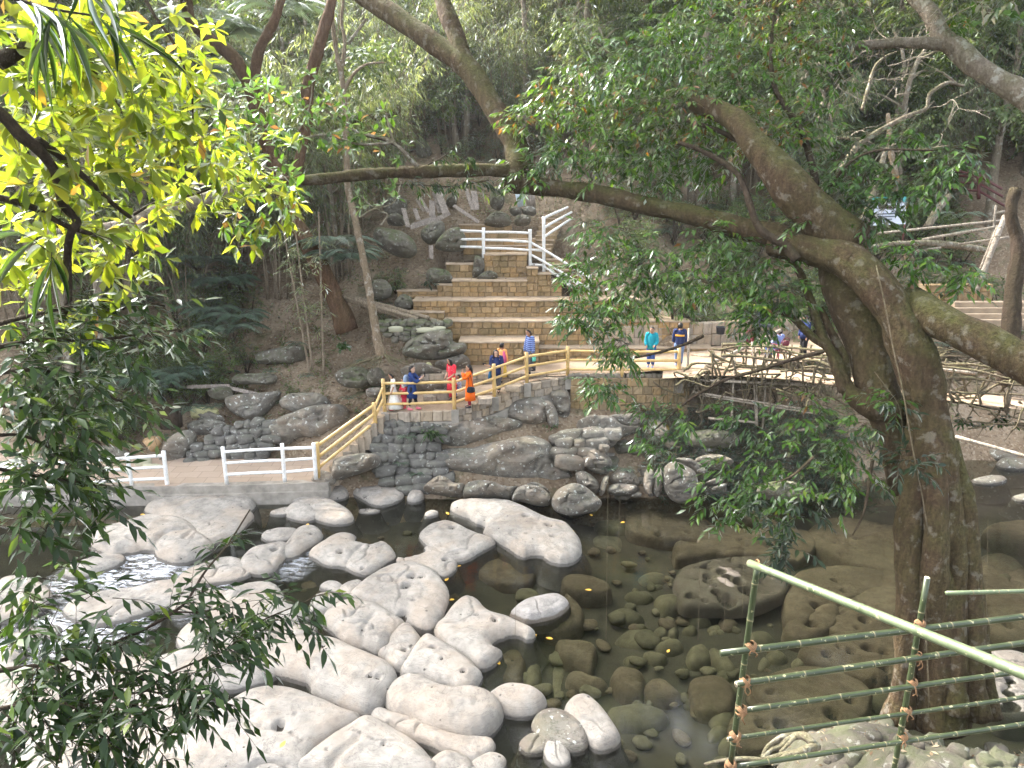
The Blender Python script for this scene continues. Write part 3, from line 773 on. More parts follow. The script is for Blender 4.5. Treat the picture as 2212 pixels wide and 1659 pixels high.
def masked_grid(poly, cell, pad=1.0):
    lo, hi = poly.min(0), poly.max(0)
    nx_, ny_ = int((hi[0] - lo[0]) / cell) + 3, int((hi[1] - lo[1]) / cell) + 3
    X, Y = np.meshgrid(lo[0] - cell + np.arange(nx_) * cell, lo[1] - cell + np.arange(ny_) * cell)
    pts = np.c_[X.ravel(), Y.ravel()]
    d, near = sdf(pts, poly)
    Fq = grid_faces(nx_, ny_)
    keep = (d[Fq] > 0).any(1)
    Fq = Fq[keep]
    out = d < 0
    pts = np.where(out[:, None], near, pts); d = np.where(out, 0, d)
    used = np.unique(Fq); re = -np.ones(len(pts), int); re[used] = np.arange(len(used))
    return pts[used], d[used], re[Fq]
def outset(poly, g):
    t = np.roll(poly, -1, 0) - np.roll(poly, 1, 0); n = np.c_[t[:, 1], -t[:, 0]]; n /= np.linalg.norm(n, axis=1)[:, None] + 1e-9
    A = np.sum(poly[:, 0] * np.roll(poly[:, 1], -1) - np.roll(poly[:, 0], -1) * poly[:, 1])
    return poly + n * (g if A > 0 else -g)
ROCKS = []
def river_rock(poly_px, h, label, holes=(), rad=0.35, mat='river', z0=0.0, name='river_rock', cat='rock', group=None, cell=None, rough=1.0, groove=None, tilt=(0, 0), grooves=(), base=1.0, fr_h=None, grow=.1):
    """flat rock seen from above: outline px list at the water line -> real footprint, domed heightfield with potholes"""
    P = np.array(poly_px, float)
    soft = P[:, 0].mean() < 250 and z0 == 0
    h *= .72 if soft else .85
    ymin, ymax = P[:, 1].min(), P[:, 1].max()
    hh = h if fr_h is None else fr_h
    W = np.array([at_z(x, y, z0 + hh * 0.4 * (1 - (y - ymin) / (ymax - ymin + 1e-6))) [:2] for x, y in P])
    ap = .28 if base > .9 else 0.0           # apron that slopes away under water
    if ap: base = .6
    poly = outset(smooth_poly(W), grow + ap + (.2 if soft else 0))
    size = np.sqrt(np.ptp(poly[:, 0]) * np.ptp(poly[:, 1]))
    cell = cell or np.clip(size / 85, .02, .06)
    pts, d, Fq = masked_grid(poly, cell)
    s = len(ROCKS) * 3.7
    n3 = np.c_[pts, np.full(len(pts), s)]
    ua = np.clip(d / ap, 0, 1) if ap else 1.0; d = np.maximum(d - ap, 0)
    rad = min(rad, d.max() * .95)
    r_loc = rad * (1 + .35 * vnoise(n3 * 1.1, 41))
    u = np.clip(d / r_loc, 0, 1)
    prof = (1 - (1 - u) ** 2.4) ** (1 / (1.9 if soft else 2.5))
    dome = 1 + .35 * h / (h + base) * np.sqrt(np.clip((d - rad) / (d.max() + 1e-6), 0, 1))
    zb = z0 - base
    z = zb + (h + base) * prof * dome if not ap else z0 - .06 - (base - .06) * (1 - ua ** 1.4) + (h + .06) * prof * (1 + .14 * np.sqrt(np.clip((d - rad) / (d.max() + 1e-6), 0, 1)))
    top = np.clip(u * 1.3, 0, 1)
    und = fbm(n3 * [0.7, 0.7, 1], 3, 21) * .06 + fbm(n3 * [3.2, 3.2, 1], 4, 22) * .02 - .015 * np.abs(fbm(n3 * [1.6, 1.6, 1], 3, 23))
    cl = np.abs(fbm(n3 * [.55, .55, 1] + 9, 3, 24)); und -= .07 * np.exp(-(cl / .022) ** 2)        # weathered joints
    z = z + und * rough * top * min(1, size / 1.6)
    c0 = poly.mean(0)
    z = z + ((pts - c0) @ np.array(tilt)) * top
    hq = np.full(len(pts), 9.0)
    for hx, hy, hr in holes:
        c = at_z(hx, hy, z0 + h * .9)[:2]; rr = hr
        ang = vnoise(np.c_[pts * 9, np.zeros(len(pts))], 5) * .12 * rr
        rr *= 1.1; q = np.clip((np.linalg.norm(pts - c, axis=1) + ang) / rr, 0, 3)
        z = z - 1.5 * rr * np.exp(-q ** 6) - .10 * rr * np.exp(-(q - 1.2) ** 2 * 4); hq = np.minimum(hq, q)
    for gl, gw, gd in grooves:
        G = resample([at_z(x, y, z0 + h * .9)[:2] for x, y in gl], 24)
        dd = np.min(np.linalg.norm(pts[:, None] - G[None], axis=2), axis=1)
        z = z - gd * np.exp(-(dd / gw) ** 2)
    o = link(name, mesh_from(name, np.c_[pts, z], Fq, [M[mat], M['hole']], mat_idx=(hq[Fq].mean(1) < .78).astype(int)))
    tag(o, label, cat, group); ROCKS.append(o); return o

def boulder(poly_px, y, label, thick=.6, rad=None, mat='bank', name='boulder', lean=.42, group=None, cat='boulder', rough=1.0, seed=None, cell=None, tilt=0.0, strata=0.0):
    """rock seen from its front: outline px list at depth y (of its base), inflated to both sides"""
    P = np.array(poly_px, float); px0, py1 = P[:, 0].mean(), P[:, 1].max()
    B = at_y(px0, py1, y); t0 = depth_of(B)
    # local frame: X and an up axis leaning away from the viewer
    up = np.array([0, math.sin(lean), math.cos(lean)]); fw = np.array([0, -math.cos(lean), math.sin(lean)])
    L = []
    for x, yy in P:                       # hit the leaning plane through B
        d = ray(x, yy); o0 = np.array([0, 0, CAM_H])
        tt = ((B - o0) @ fw) / (d @ fw); q = o0 + d * tt
        L.append([(q - B)[0], (q - B) @ up])
    poly = smooth_poly(L)
    size = np.sqrt(np.ptp(poly[:, 0]) * np.ptp(poly[:, 1]))
    cell = cell or np.clip(size / 48, .03, .1)
    pts, d, Fq = masked_grid(poly, cell)
    rad = min(rad or size * .42, d.max() * 1.0)
    s = (seed if seed is not None else len(ROCKS) * 5.1)
    u = np.clip(d / rad, 0, 1); pr = np.sqrt(1 - (1 - u) ** 2.2)
    thick = min(thick, max(.15, size * .8))
    q3 = np.c_[pts, np.full(len(pts), s)]
    fac = fbm(q3 * [1.1 / max(size, .5) * 1.6] * 1, 2, 51) * .22 * size
    bl = np.floor(vnoise(q3 * (1.7 / max(size, .4)), 52) * 3.0) / 3.0 * .16 * size
    rg = fbm(q3 * [1.6, 3.2, 1], 4, 53) * .07 + fbm(q3 * [6, 9, 1], 3, 54) * .02
    if strata: rg = rg + strata * np.abs(fbm(q3 * [.5, 4.0, 1] + np.c_[pts[:, 1], pts[:, 0] * .3, pts[:, 0] * 0] * .2, 3, 55))
    rd = .5 - np.abs(fbm(q3 * [1.3, 2.2, 1] + 3.3, 4, 56)); ck = np.abs(fbm(q3 * [.8, 1.5, 1] / max(size, .6) * 1.6 + 7.7, 3, 57))
    rg = rg + rd * .13 - .16 * np.exp(-(ck / .045) ** 2)
    f = thick * pr + (fac + bl * .9 + rg * rough) * np.clip(u * 1.4, 0, 1) * min(1, size / .9)
    front = B + np.c_[pts[:, 0], np.zeros((len(pts), 2))] + pts[:, 1:2] * up + f[:, None] * fw
    # clean split of an axis the outline gives and one it does not: the back is a smoother, shallower half
    back = B + np.c_[pts[:, 0], np.zeros((len(pts), 2))] + pts[:, 1:2] * up - (thick * .8 * pr)[:, None] * fw
    V = np.vstack([front, back]); V[:, 1] += thick * .55
    Fs = np.vstack([Fq, Fq[:, ::-1] + len(front)])
    o = link(name, mesh_from(name, V, Fs, [M[mat]]))
    tag(o, label, cat, group); ROCKS.append(o); return o
def T(f, L): return [f(*p) for p in L]

# ---- river rocks (outlines follow the photograph)
river_rock(T(C5, [(1250, 480), (1300, 420), (1380, 350), (1480, 290), (1580, 250), (1680, 240), (1760, 270), (1830, 320), (1860, 370), (1895, 420), (1905, 490), (1880, 580), (1850, 650), (1780, 725), (1700, 690), (1600, 650), (1500, 600), (1440, 545), (1330, 510)]), .42,
           'large pale domed rock with three round potholes beside the pool', [(*C5(1665, 332), .1), (*C5(1730, 336), .055), (*C5(1630, 388), .13), (*C5(1600, 570), .14), (*C5(1680, 497), .04)], .7)
river_rock(T(C5, [(1070, 645), (1120, 580), (1200, 520), (1280, 510), (1380, 530), (1440, 552), (1520, 612), (1605, 670), (1555, 740), (1515, 790), (1480, 850), (1440, 880), (1380, 855), (1300, 830), (1220, 800), (1150, 725)]), .40,
           'pale cracked rock with a curved rim below the domed pothole rock', [(*C5(1335, 547), .05)], .5, grooves=[(T(C5, [(1400, 600), (1340, 680), (1330, 760), (1360, 840)]), .07, .07)])
river_rock(T(C5, [(1625, 680), (1690, 752), (1712, 800), (1690, 860), (1645, 960), (1600, 1003), (1545, 980), (1500, 920), (1455, 880), (1495, 850), (1545, 760)]), .42,
           'narrow pale rock with one dark pothole beside a deep crack', [(*C5(1612, 832), .07), (*C5(1660, 803), .035)], .4)
river_rock(T(C6, [(0, 1080), (60, 1000), (130, 900), (200, 855), (270, 880), (310, 930), (380, 980), (480, 1010), (560, 1050), (640, 1095), (660, 1130), (560, 1132), (480, 1122), (440, 1130), (415, 1170), (432, 1230), (400, 1290), (350, 1335), (290, 1352), (230, 1300), (150, 1250), (60, 1180)]), .42,
           'wedge shaped pale rock with a long point reaching into the pool', [(*C6(270, 970), .05), (*C6(400, 1010), .07)], .55)
river_rock(T(C5, [(1610, 1000), (1650, 920), (1700, 830), (1770, 750), (1850, 795), (1950, 862), (2030, 930), (2100, 1000), (2132, 1040), (2100, 1100), (2060, 1142), (1990, 1142), (1900, 1105), (1850, 1100), (1780, 1060), (1700, 1040), (1640, 1040)]), .48,
           'pale triangular rock with an undercut front and three small potholes', [(*C5(1812, 818), .075), (*C5(1877, 896), .04), (*C5(2022, 978), .055)], .5)
river_rock(T(C5, [(1505, 1180), (1530, 1110), (1580, 1060), (1650, 1035), (1730, 1045), (1800, 1085), (1870, 1130), (1960, 1152), (2060, 1142), (2150, 1162), (2212, 1190), (2269, 1250), (2262, 1340), (2190, 1440), (2080, 1475), (1960, 1455), (1860, 1430), (1750, 1380), (1640, 1320), (1550, 1280)]), .55,
           'big kidney shaped boulder with a dark stained right end', (), .55)
river_rock(T(C5, [(1405, 1290), (1440, 1255), (1520, 1290), (1600, 1312), (1700, 1345), (1800, 1405), (1900, 1445), (2000, 1475), (2100, 1482), (2215, 1500), (2205, 1560), (2130, 1625), (2080, 1640), (1990, 1580), (1890, 1560), (1790, 1500), (1650, 1460), (1560, 1420), (1480, 1370)]), .3,
           'long narrow pale slab lying below the kidney shaped boulder', (), .3, grooves=[(T(C5, [(1500, 1330), (1650, 1420), (1800, 1480), (1990, 1560)]), .05, .12)])
river_rock(T(C5, [(690, 870), (760, 812), (850, 772), (950, 760), (1080, 772), (1160, 792), (1270, 850), (1360, 892), (1450, 932), (1520, 982), (1542, 1060), (1530, 1130), (1480, 1205), (1420, 1272), (1350, 1302), (1260, 1282), (1160, 1222), (1060, 1180), (1000, 1140), (985, 1080), (900, 1040), (800, 1010), (700, 980), (650, 930)]), .55,
           'big rounded boulder with two dark potholes side by side', [(*C5(1380, 1022), .06), (*C5(1430, 1026), .06), (*C5(1050, 805), .07)], .8)
river_rock(T(C5, [(290, 1330), (400, 1230), (520, 1150), (650, 1112), (780, 1112), (900, 1142), (1000, 1192), (1100, 1242), (1180, 1282), (1270, 1312), (1325, 1330), (1200, 1400), (1100, 1470), (1030, 1540), (960, 1620), (900, 1760), (60, 1760), (90, 1560), (190, 1440)]), .5,
           'broad white slab at the bottom edge with a curved dark groove', [(*C5(752, 1370), .1), (*C5(862, 1300), .035), (*C5(1003, 1490), .045)], .7, grooves=[(T(C5, [(480, 1665), (560, 1622), (650, 1595), (740, 1592), (800, 1612)]), .035, .16)])
river_rock(T(C5, [(960, 1625), (1040, 1545), (1130, 1465), (1240, 1385), (1340, 1325), (1430, 1345), (1520, 1405), (1620, 1465), (1700, 1535), (1780, 1640), (1805, 1760), (930, 1760)]), .5,
           'pale slab at the bottom edge with a tan rainwater hollow', [(*C5(1472, 1497), .03), (*C5(1080, 1532), .03)], .6, grooves=[(T(C5, [(1110, 1620), (1180, 1540), (1300, 1450)]), .1, .1)])
river_rock(T(C5, [(1815, 1640), (1900, 1570), (2000, 1592), (2060, 1650), (2095, 1760), (1815, 1760)]), .3, 'small pale rock at the bottom edge beside the long slab', (), .3)
river_rock(T(C5, [(2100, 1650), (2150, 1600), (2215, 1570), (2290, 1605), (2262, 1690), (2200, 1740), (2120, 1730)]), .28, 'grey rock at the bottom edge where the long slab ends', (), .3)
river_rock(T(C5, [(975, 600), (1000, 500), (1060, 470), (1130, 476), (1180, 522), (1150, 572), (1080, 602), (1010, 612)]), .3, 'small pale angular rock left of the cracked rock', (), .3)
river_rock(T(C5, [(1185, 430), (1230, 390), (1290, 376), (1320, 400), (1290, 450), (1240, 492), (1210, 462)]), .25, 'small rounded pale rock touching the domed pothole rock', (), .25)
river_rock(T(C5, [(1050, 412), (1090, 382), (1150, 392), (1185, 432), (1160, 462), (1110, 442)]), .18, 'tiny pale slab in the side channel behind leaves', (), .2)
river_rock(T(C5, [(970, 180), (1050, 122), (1140, 62), (1220, 50), (1290, 76), (1315, 112), (1400, 106), (1470, 112), (1522, 162), (1537, 212), (1480, 252), (1420, 302), (1370, 332), (1300, 320), (1200, 272), (1100, 262), (1030, 222)]), .33,
           'pale double slab with a seam across it, in the side channel', [(*C5(1170, 165), .09), (*C5(1300, 150), .05), (*C5(1325, 262), .05)], .45, grooves=[(T(C5, [(1320, 110), (1250, 180), (1200, 240)]), .06, .06)])
river_rock(T(C5, [(1580, 245), (1600, 200), (1690, 205), (1740, 152), (1830, 136), (1900, 170), (1952, 192), (1962, 240), (1950, 300), (1880, 352), (1840, 312), (1760, 272), (1680, 242)]), .25, 'low broken pale slabs between the domed rock and the slab above', [(*C5(1895, 215), .08)], .3)
river_rock(T(C6, [(-110, 425), (-60, 372), (0, 342), (60, 327), (130, 346), (200, 392), (270, 422), (330, 442), (388, 477), (340, 512), (270, 552), (210, 592), (130, 612), (60, 592), (0, 548), (-60, 492)]), .3,
           'pale wedge slab with a dark pothole at its top, right of the channel', [(*C6(105, 367), .09), (*C6(140, 527), .06)], .4)
river_rock(T(C6, [(-45, 560), (0, 550), (60, 548), (110, 585), (100, 620), (55, 625), (0, 612)]), .2, 'small pale rock with one round pothole beside the pale wedge slab', [(*C6(58, 585), .07)], .25)
river_rock(T(C6, [(100, 210), (200, 190), (340, 195), (480, 200), (600, 240), (700, 290), (770, 322), (880, 352), (912, 392), (950, 442), (977, 492), (977, 562), (930, 612), (850, 632), (760, 592), (680, 562), (600, 582), (540, 542), (470, 492), (400, 452), (330, 412), (350, 362), (280, 332), (230, 292), (130, 252)]), .42,
           'longest pale slab by the pool with four dark potholes', [(*C6(610, 290), .1), (*C6(620, 416), .06), (*C6(803, 433), .085), (*C6(772, 354), .1)], .45)
river_rock(T(C6, [(515, 962), (570, 902), (650, 862), (740, 836), (820, 830), (872, 852), (900, 892), (862, 945), (790, 985), (700, 1012), (620, 1022), (560, 992)]), .26, 'pale oval rock standing alone out of the pool', (), .3, base=.3, mat='pitted')
river_rock(T(C6, [(365, 1560), (410, 1505), (480, 1468), (570, 1470), (655, 1500), (712, 1550), (728, 1590), (690, 1645), (600, 1680), (480, 1660), (400, 1612)]), .42, 'rounded boulder alone at the near pool edge, right of the kidney boulder', (), .45)
river_rock(T(F, [(1228, 1535), (1240, 1512), (1265, 1508), (1290, 1530), (1315, 1567), (1331, 1602), (1315, 1617), (1290, 1620), (1262, 1587), (1240, 1562)]), .4, 'upright pale boulder leaning left at the near pool edge', (), .4)
river_rock(T(F, [(1157, 1572), (1170, 1545), (1200, 1537), (1240, 1556), (1262, 1592), (1255, 1622), (1225, 1624), (1180, 1602)]), .35, 'dark grey boulder beside the upright pale boulder', (), .35, mat='bank')
river_rock(T(F, [(1130, 1612), (1150, 1592), (1180, 1600), (1172, 1622), (1145, 1628)]), .18, 'small dark stone left of the dark grey boulder', (), .2, mat='bank')
river_rock(T(F, [(1182, 1622), (1195, 1600), (1216, 1612), (1222, 1652), (1196, 1654)]), .22, 'small pale stone under the dark grey boulder', (), .2)
# upstream group on the left
river_rock(T(R5, [(560, 330), (620, 292), (700, 272), (760, 260), (830, 236), (900, 226), (980, 232), (1040, 256), (1080, 292), (1110, 332), (1165, 372), (1170, 410), (1100, 452), (1050, 472), (970, 442), (880, 412), (850, 412), (780, 402), (700, 432), (640, 402), (580, 362)]), .5,
           'broad sunlit rock with a deep cleft, left below the path slab', (), .6, grooves=[(T(R5, [(870, 400), (890, 350), (940, 310), (1060, 280)]), .1, .14), (T(R5, [(740, 330), (800, 350), (860, 400)]), .08, .1)])
river_rock(T(R5, [(880, 162), (950, 122), (1050, 110), (1180, 110), (1280, 100), (1400, 110), (1425, 150), (1380, 190), (1300, 212), (1230, 252), (1170, 292), (1130, 272), (1050, 232), (970, 202)]), .45, 'wide pale rock just under the concrete step slab', (), .5)
river_rock(T(R5, [(1168, 305), (1230, 252), (1310, 207), (1380, 186), (1412, 212), (1380, 252), (1330, 312), (1260, 352), (1200, 362)]), .38, 'elongated pale rock leaning against the wide pale rock', (), .4)
river_rock(T(R5, [(1400, 482), (1440, 422), (1500, 392), (1600, 372), (1652, 382), (1642, 430), (1600, 492), (1560, 542), (1500, 552), (1430, 532)]), .35, 'pale rock with a dark hollow behind the small leafy twig', [(*R5(1580, 400), .1)], .4)
river_rock(T(R5, [(1520, 330), (1540, 300), (1620, 282), (1700, 290), (1692, 342), (1600, 362), (1545, 352)]), .25, 'flat pale rock behind the tip of the leafy twig', (), .3)
river_rock(T(R5, [(1622, 442), (1680, 352), (1720, 292), (1800, 272), (1842, 312), (1832, 352), (1760, 402), (1690, 452)]), .35, 'pale rock split from its neighbour by a narrow dark channel', [(*R5(1790, 315), .05)], .35)
river_rock(T(R5, [(1080, 572), (1120, 532), (1200, 502), (1300, 472), (1370, 490), (1422, 522), (1350, 562), (1230, 582), (1130, 592)]), .22, 'low flat pale rock amid the riffles', (), .3)
river_rock(T(R5, [(430, 742), (520, 692), (650, 662), (780, 642), (900, 612), (1030, 592), (1122, 602), (1100, 652), (1000, 702), (900, 722), (800, 762), (700, 792), (600, 812), (500, 792)]), .32, 'long bluish pale slab between two white riffles', (), .4, grooves=[(T(R5, [(620, 790), (700, 720), (830, 670)]), .07, .08)])
river_rock(T(R5, [(1050, 722), (1120, 682), (1200, 655), (1262, 672), (1242, 712), (1150, 742), (1070, 762)]), .22, 'small pale rock right of the long bluish slab', (), .25)
river_rock(T(R5, [(1090, 902), (1150, 842), (1250, 782), (1270, 722), (1340, 662), (1440, 622), (1530, 616), (1570, 662), (1600, 722), (1680, 762), (1722, 802), (1650, 852), (1600, 912), (1500, 962), (1400, 992), (1200, 1002), (1110, 962)]), .42, 'large overexposed white rock behind the dark leaf spray', (), .6)
river_rock(T(R5, [(1590, 942), (1640, 892), (1720, 852), (1805, 862), (1782, 902), (1700, 942), (1620, 962)]), .3, 'small pale slab right of the large white rock', (), .3)
river_rock(T(R5, [(900, 1102), (1000, 1032), (1120, 1012), (1250, 1010), (1400, 1002), (1550, 966), (1642, 966), (1662, 1042), (1560, 1102), (1480, 1152), (1350, 1182), (1250, 1172), (1100, 1182)]), .42, 'white slab half hidden by the dark leaf spray', (), .5)
river_rock(T(R5, [(-30, 700), (50, 582), (130, 602), (210, 642), (232, 702), (140, 782), (60, 792), (-30, 802)]), .35, 'pale rock at the left edge upstream of the riffles', (), .4)
river_rock(T(R5, [(120, 900), (200, 870), (275, 872), (262, 902), (180, 925)]), .12, 'low tan rock just breaking the white riffle', (), .2)
river_rock(T(R5, [(420, 525), (500, 480), (620, 440), (660, 470), (560, 520), (470, 550)]), .25, 'pale rock at the head of the upper riffle', (), .3)
river_rock(T(R5, [(-40, 1010), (200, 1100), (420, 1010), (700, 1030), (870, 1090), (880, 1190), (1080, 1200), (1150, 1290), (900, 1420), (700, 1480), (300, 1420), (-40, 1350)]), .35, 'broad pale slab behind the leaf spray in the lower left', (), .5)
river_rock(T(R5, [(300, 1440), (690, 1490), (900, 1440), (1120, 1330), (1180, 1420), (1060, 1560), (900, 1800), (200, 1800)]), .42, 'pale rock behind leaves beside the broad white slab', (), .5)
river_rock(T(C1, [(170, 1430), (250, 1390), (350, 1366), (430, 1370), (512, 1402), (562, 1442), (562, 1482), (500, 1522), (420, 1547), (340, 1542), (240, 1482)]), .28, 'flat grey rock alone in the brown backwater', [(*C1(275, 1448), .1)], .35)
river_rock(T(C1, [(630, 1502), (655, 1442), (690, 1430), (732, 1467), (722, 1502), (672, 1524)]), .3, 'small pyramid stone in the brown backwater', (), .2)
river_rock(T(C1, [(230, 1590), (280, 1572), (350, 1575), (365, 1590), (300, 1605)]), .1, 'tiny white stone just above the brown backwater', (), .12)
river_rock(T(C1, [(775, 1618), (810, 1590), (850, 1598), (845, 1625), (790, 1640)]), .15, 'tiny white stone at the tip of the longest slab', (), .15)
river_rock(T(R5, [(1570, 195), (1640, 165), (1695, 180), (1650, 205), (1600, 208)]), .2, 'flat small rock beside the backwater under the kerb', (), .2)
river_rock(T(R5, [(1665, 210), (1700, 180), (1720, 150), (1790, 145), (1842, 190), (1835, 222), (1770, 245), (1700, 230)]), .3, 'broken pale rock at the end of the backwater', (), .3)
river_rock(T(F, [(620, 1110), (650, 1085), (690, 1078), (720, 1090), (752, 1110), (757, 1130), (720, 1135), (670, 1120)]), .3, 'jagged pale rock below the stair foot', (), .3)
river_rock(T(F, [(630, 1080), (665, 1060), (700, 1065), (740, 1055), (745, 1075), (700, 1085), (650, 1090)]), .3, 'pale ledge under the dark boulder at the stair', (), .3)
# sunlit potholed slab right of the pool, mostly under water
river_rock(T(C6, [(1655, 720), (1700, 640), (1800, 610), (1950, 585), (2100, 565), (2300, 560), (2420, 640), (2400, 780), (2300, 850), (2160, 900), (1980, 905), (1800, 905), (1700, 890), (1680, 800)]), .085, 'brown slab full of potholes barely above the pool',
           [(*C6(1858, 637), .12), (*C6(1965, 678), .11), (*C6(1868, 740), .1), (*C6(1868, 708), .1), (*C6(1758, 832), .14), (*C6(1930, 820), .12), (*C6(1850, 868), .07), (*C6(2010, 717), .12), (*C6(1918, 772), .08), (*C6(2110, 632), .09), (*C6(2070, 742), .16), (*C6(2140, 800), .17), (*C6(2000, 860), .2), (*C6(2060, 660), .05), (*C6(2230, 720), .1), (*C6(2290, 640), .1)], .25, mat='pitted', z0=-.12, base=.3, rough=1.3)
river_rock(T(C4, [(1950, 880), (2060, 840), (2180, 850), (2300, 900), (2350, 1200), (2250, 1300), (2080, 1290), (1990, 1200), (1950, 1050)]), .12, 'bright potholed slab behind the bamboo fence at the right edge', [(*C4(2120, 1050), .09), (*C4(2110, 1140), .1), (*C4(2130, 1215), .12), (*C4(2090, 1235), .08)], .3, z0=-.05, base=.5)

ZONES = [(560, 560, 'near the longest pale slab'), (545, 625, 'around the pale oval rock'), (650, 530, 'below the far bank boulders'), (640, 610, 'in the middle of the pool'), (740, 590, 'beside the potholed slab'), (600, 690, 'off the kidney shaped boulder'), (680, 680, 'left of the bamboo fence'), (720, 740, 'behind the fence post'), (590, 745, 'around the upright pale boulder'), (840, 560, 'left of the fig trunk'), (820, 640, 'behind the top fence rail'), (870, 700, 'behind the lower fence rails'), (980, 560, 'right of the fig trunk'), (300, 530, 'in the left shallows'), (420, 560, 'in the side channel'), (280, 610, 'among the riffles')]
def by_place(px, py, Z=ZONES): return min(Z, key=lambda z: (z[0] - px) ** 2 + (z[1] - py) ** 2)[2]
# ---- submerged slabs and stones of the clear pool
SUB = [
    ([(1640, 500), (1760, 505), (1900, 525), (2050, 545), (2000, 580), (1850, 600), (1700, 610), (1640, 600)], -.22, [(1540, 547, .1)]),
    ([(1300, 215), (1500, 225), (1650, 290), (1800, 330), (1880, 370), (1870, 480), (1700, 485), (1500, 470), (1330, 430), (1290, 320)], -.28, [(1730, 410, .08), (1530, 408, .12)]),
    ([(1890, 365), (2100, 390), (2300, 430), (2330, 520), (2150, 520), (2000, 500), (1900, 490)], -.25, [(1975, 440, .1), (2100, 450, .08)]),
    ([(1560, 175), (1800, 180), (2050, 220), (2300, 300), (2350, 380), (2150, 350), (1900, 300), (1700, 240)], -.2, []),
    ([(340, 1390), (420, 1250), (470, 1150), (560, 1140), (650, 1150), (655, 1210), (620, 1300), (590, 1400), (560, 1480), (450, 1470)], -.25, [(518, 1280, .06), (510, 1178, .05), (410, 1358, .05)]),
    ([(250, 640), (330, 590), (430, 570), (540, 590), (640, 640), (680, 700), (640, 780), (500, 800), (380, 770), (280, 720)], -.3, []),
    ([(860, 760), (940, 730), (1060, 740), (1170, 780), (1200, 830), (1120, 860), (980, 860), (880, 830)], -.08, []),
    ([(690, 660), (760, 635), (850, 660), (900, 690), (800, 700)], -.15, []),
    ([(880, 850), (960, 900), (1010, 980), (990, 1060), (900, 1110), (780, 1120), (690, 1080), (640, 1025), (720, 1010), (860, 960)], -.18, []),
    ([(815, 1230), (830, 1180), (920, 1180), (1050, 1200), (1100, 1240), (1080, 1330), (1060, 1390), (960, 1350), (860, 1320)], -.35, []),
    ([(1290, 860), (1350, 840), (1450, 840), (1500, 880), (1440, 910), (1340, 900)], -.4, []),
    ([(1380, 730), (1460, 690), (1560, 700), (1600, 740), (1540, 790), (1430, 790)], -.45, []),
    ([(1500, 870), (1560, 845), (1650, 850), (1695, 890), (1670, 940), (1600, 970), (1530, 940)], -.25, []),
    ([(1690, 980), (1760, 960), (1850, 990), (1895, 1040), (1800, 1060), (1720, 1030)], -.35, []),
    ([(1200, 990), (1250, 945), (1350, 950), (1430, 1000), (1380, 1040), (1260, 1030)], -.35, []),
    ([(890, 1460), (910, 1400), (980, 1390), (1060, 1420), (1150, 1450), (1180, 1500), (1100, 1530), (1000, 1520)], -.35, [(1048, 1472, .04)]),
    ([(1195, 1440), (1240, 1370), (1330, 1370), (1420, 1400), (1430, 1480), (1400, 1560), (1310, 1570), (1230, 1520)], -.3, []),
    ([(1420, 1510), (1470, 1450), (1560, 1450), (1640, 1500), (1690, 1560), (1600, 1600), (1500, 1600), (1440, 1560)], -.35, []),
    ([(1740, 1480), (1800, 1430), (1920, 1425), (2010, 1460), (2060, 1560), (2020, 1670), (1880, 1690), (1770, 1640)], -.3, []),
    ([(1720, 1300), (1740, 1220), (1820, 1190), (1880, 1230), (1900, 1290), (1840, 1340), (1760, 1340)], -.4, []),
    ([(1870, 1240), (1920, 1230), (2010, 1290), (2070, 1380), (2010, 1410), (1920, 1330)], -.35, []),
    ([(2130, 1130), (2200, 1100), (2300, 1120), (2350, 1180), (2280, 1220), (2170, 1190)], -.35, []),
    ([(1280, 1300), (1340, 1280), (1430, 1300), (1400, 1350), (1310, 1345)], -.45, []),
    ([(1420, 1265), (1480, 1260), (1590, 1290), (1560, 1330), (1470, 1320)], -.45, []),
    ([(1500, 1200), (1560, 1160), (1680, 1170), (1700, 1230), (1600, 1260), (1520, 1240)], -.45, []),
    ([(1220, 1180), (1300, 1100), (1420, 1090), (1480, 1150), (1480, 1220), (1380, 1230)], -.5, []),
    ([(1330, 1090), (1400, 1065), (1450, 1080), (1430, 1110), (1350, 1115)], -.45, []),
    ([(1490, 1120), (1540, 1085), (1590, 1100), (1580, 1150), (1520, 1160)], -.45, []),
    ([(1590, 1150), (1600, 1090), (1650, 1080), (1660, 1130), (1640, 1160)], -.45, []),
    ([(1690, 1110), (1740, 1075), (1800, 1100), (1770, 1130)], -.45, []),
    ([(1860, 1100), (1910, 1070), (1970, 1090), (1950, 1125), (1890, 1125)], -.45, []),
    ([(1090, 340), (1180, 330), (1310, 350), (1290, 420), (1150, 420), (1080, 390)], -.4, []),
    ([(1070, 450), (1160, 435), (1280, 450), (1270, 540), (1160, 540), (1060, 520)], -.45, []),
    ([(1260, 225), (1320, 200), (1390, 210), (1410, 240), (1350, 262), (1290, 255)], -.06, []),
    ([(1470, 800), (1530, 785), (1570, 805), (1520, 840), (1480, 830)], -.5, []),
    ([(1570, 750), (1620, 735), (1650, 765), (1610, 790)], -.5, []),
    ([(1930, 1400), (1990, 1385), (2050, 1420), (2030, 1450), (1950, 1445)], -.45, []),
    ([(1700, 1620), (1730, 1560), (1760, 1600), (1740, 1650)], -.5, []),
    ([(780, 1440), (800, 1350), (860, 1330), (900, 1400), (880, 1500), (900, 1620), (800, 1620)], -.6, []),
    ([(590, 1480), (640, 1330), (700, 1320), (720, 1400), (690, 1500), (640, 1520)], -.4, []),
    ([(1180, 1640), (1260, 1610), (1400, 1590), (1520, 1620), (1600, 1680), (1500, 1760), (1250, 1760)], -.3, []),
]
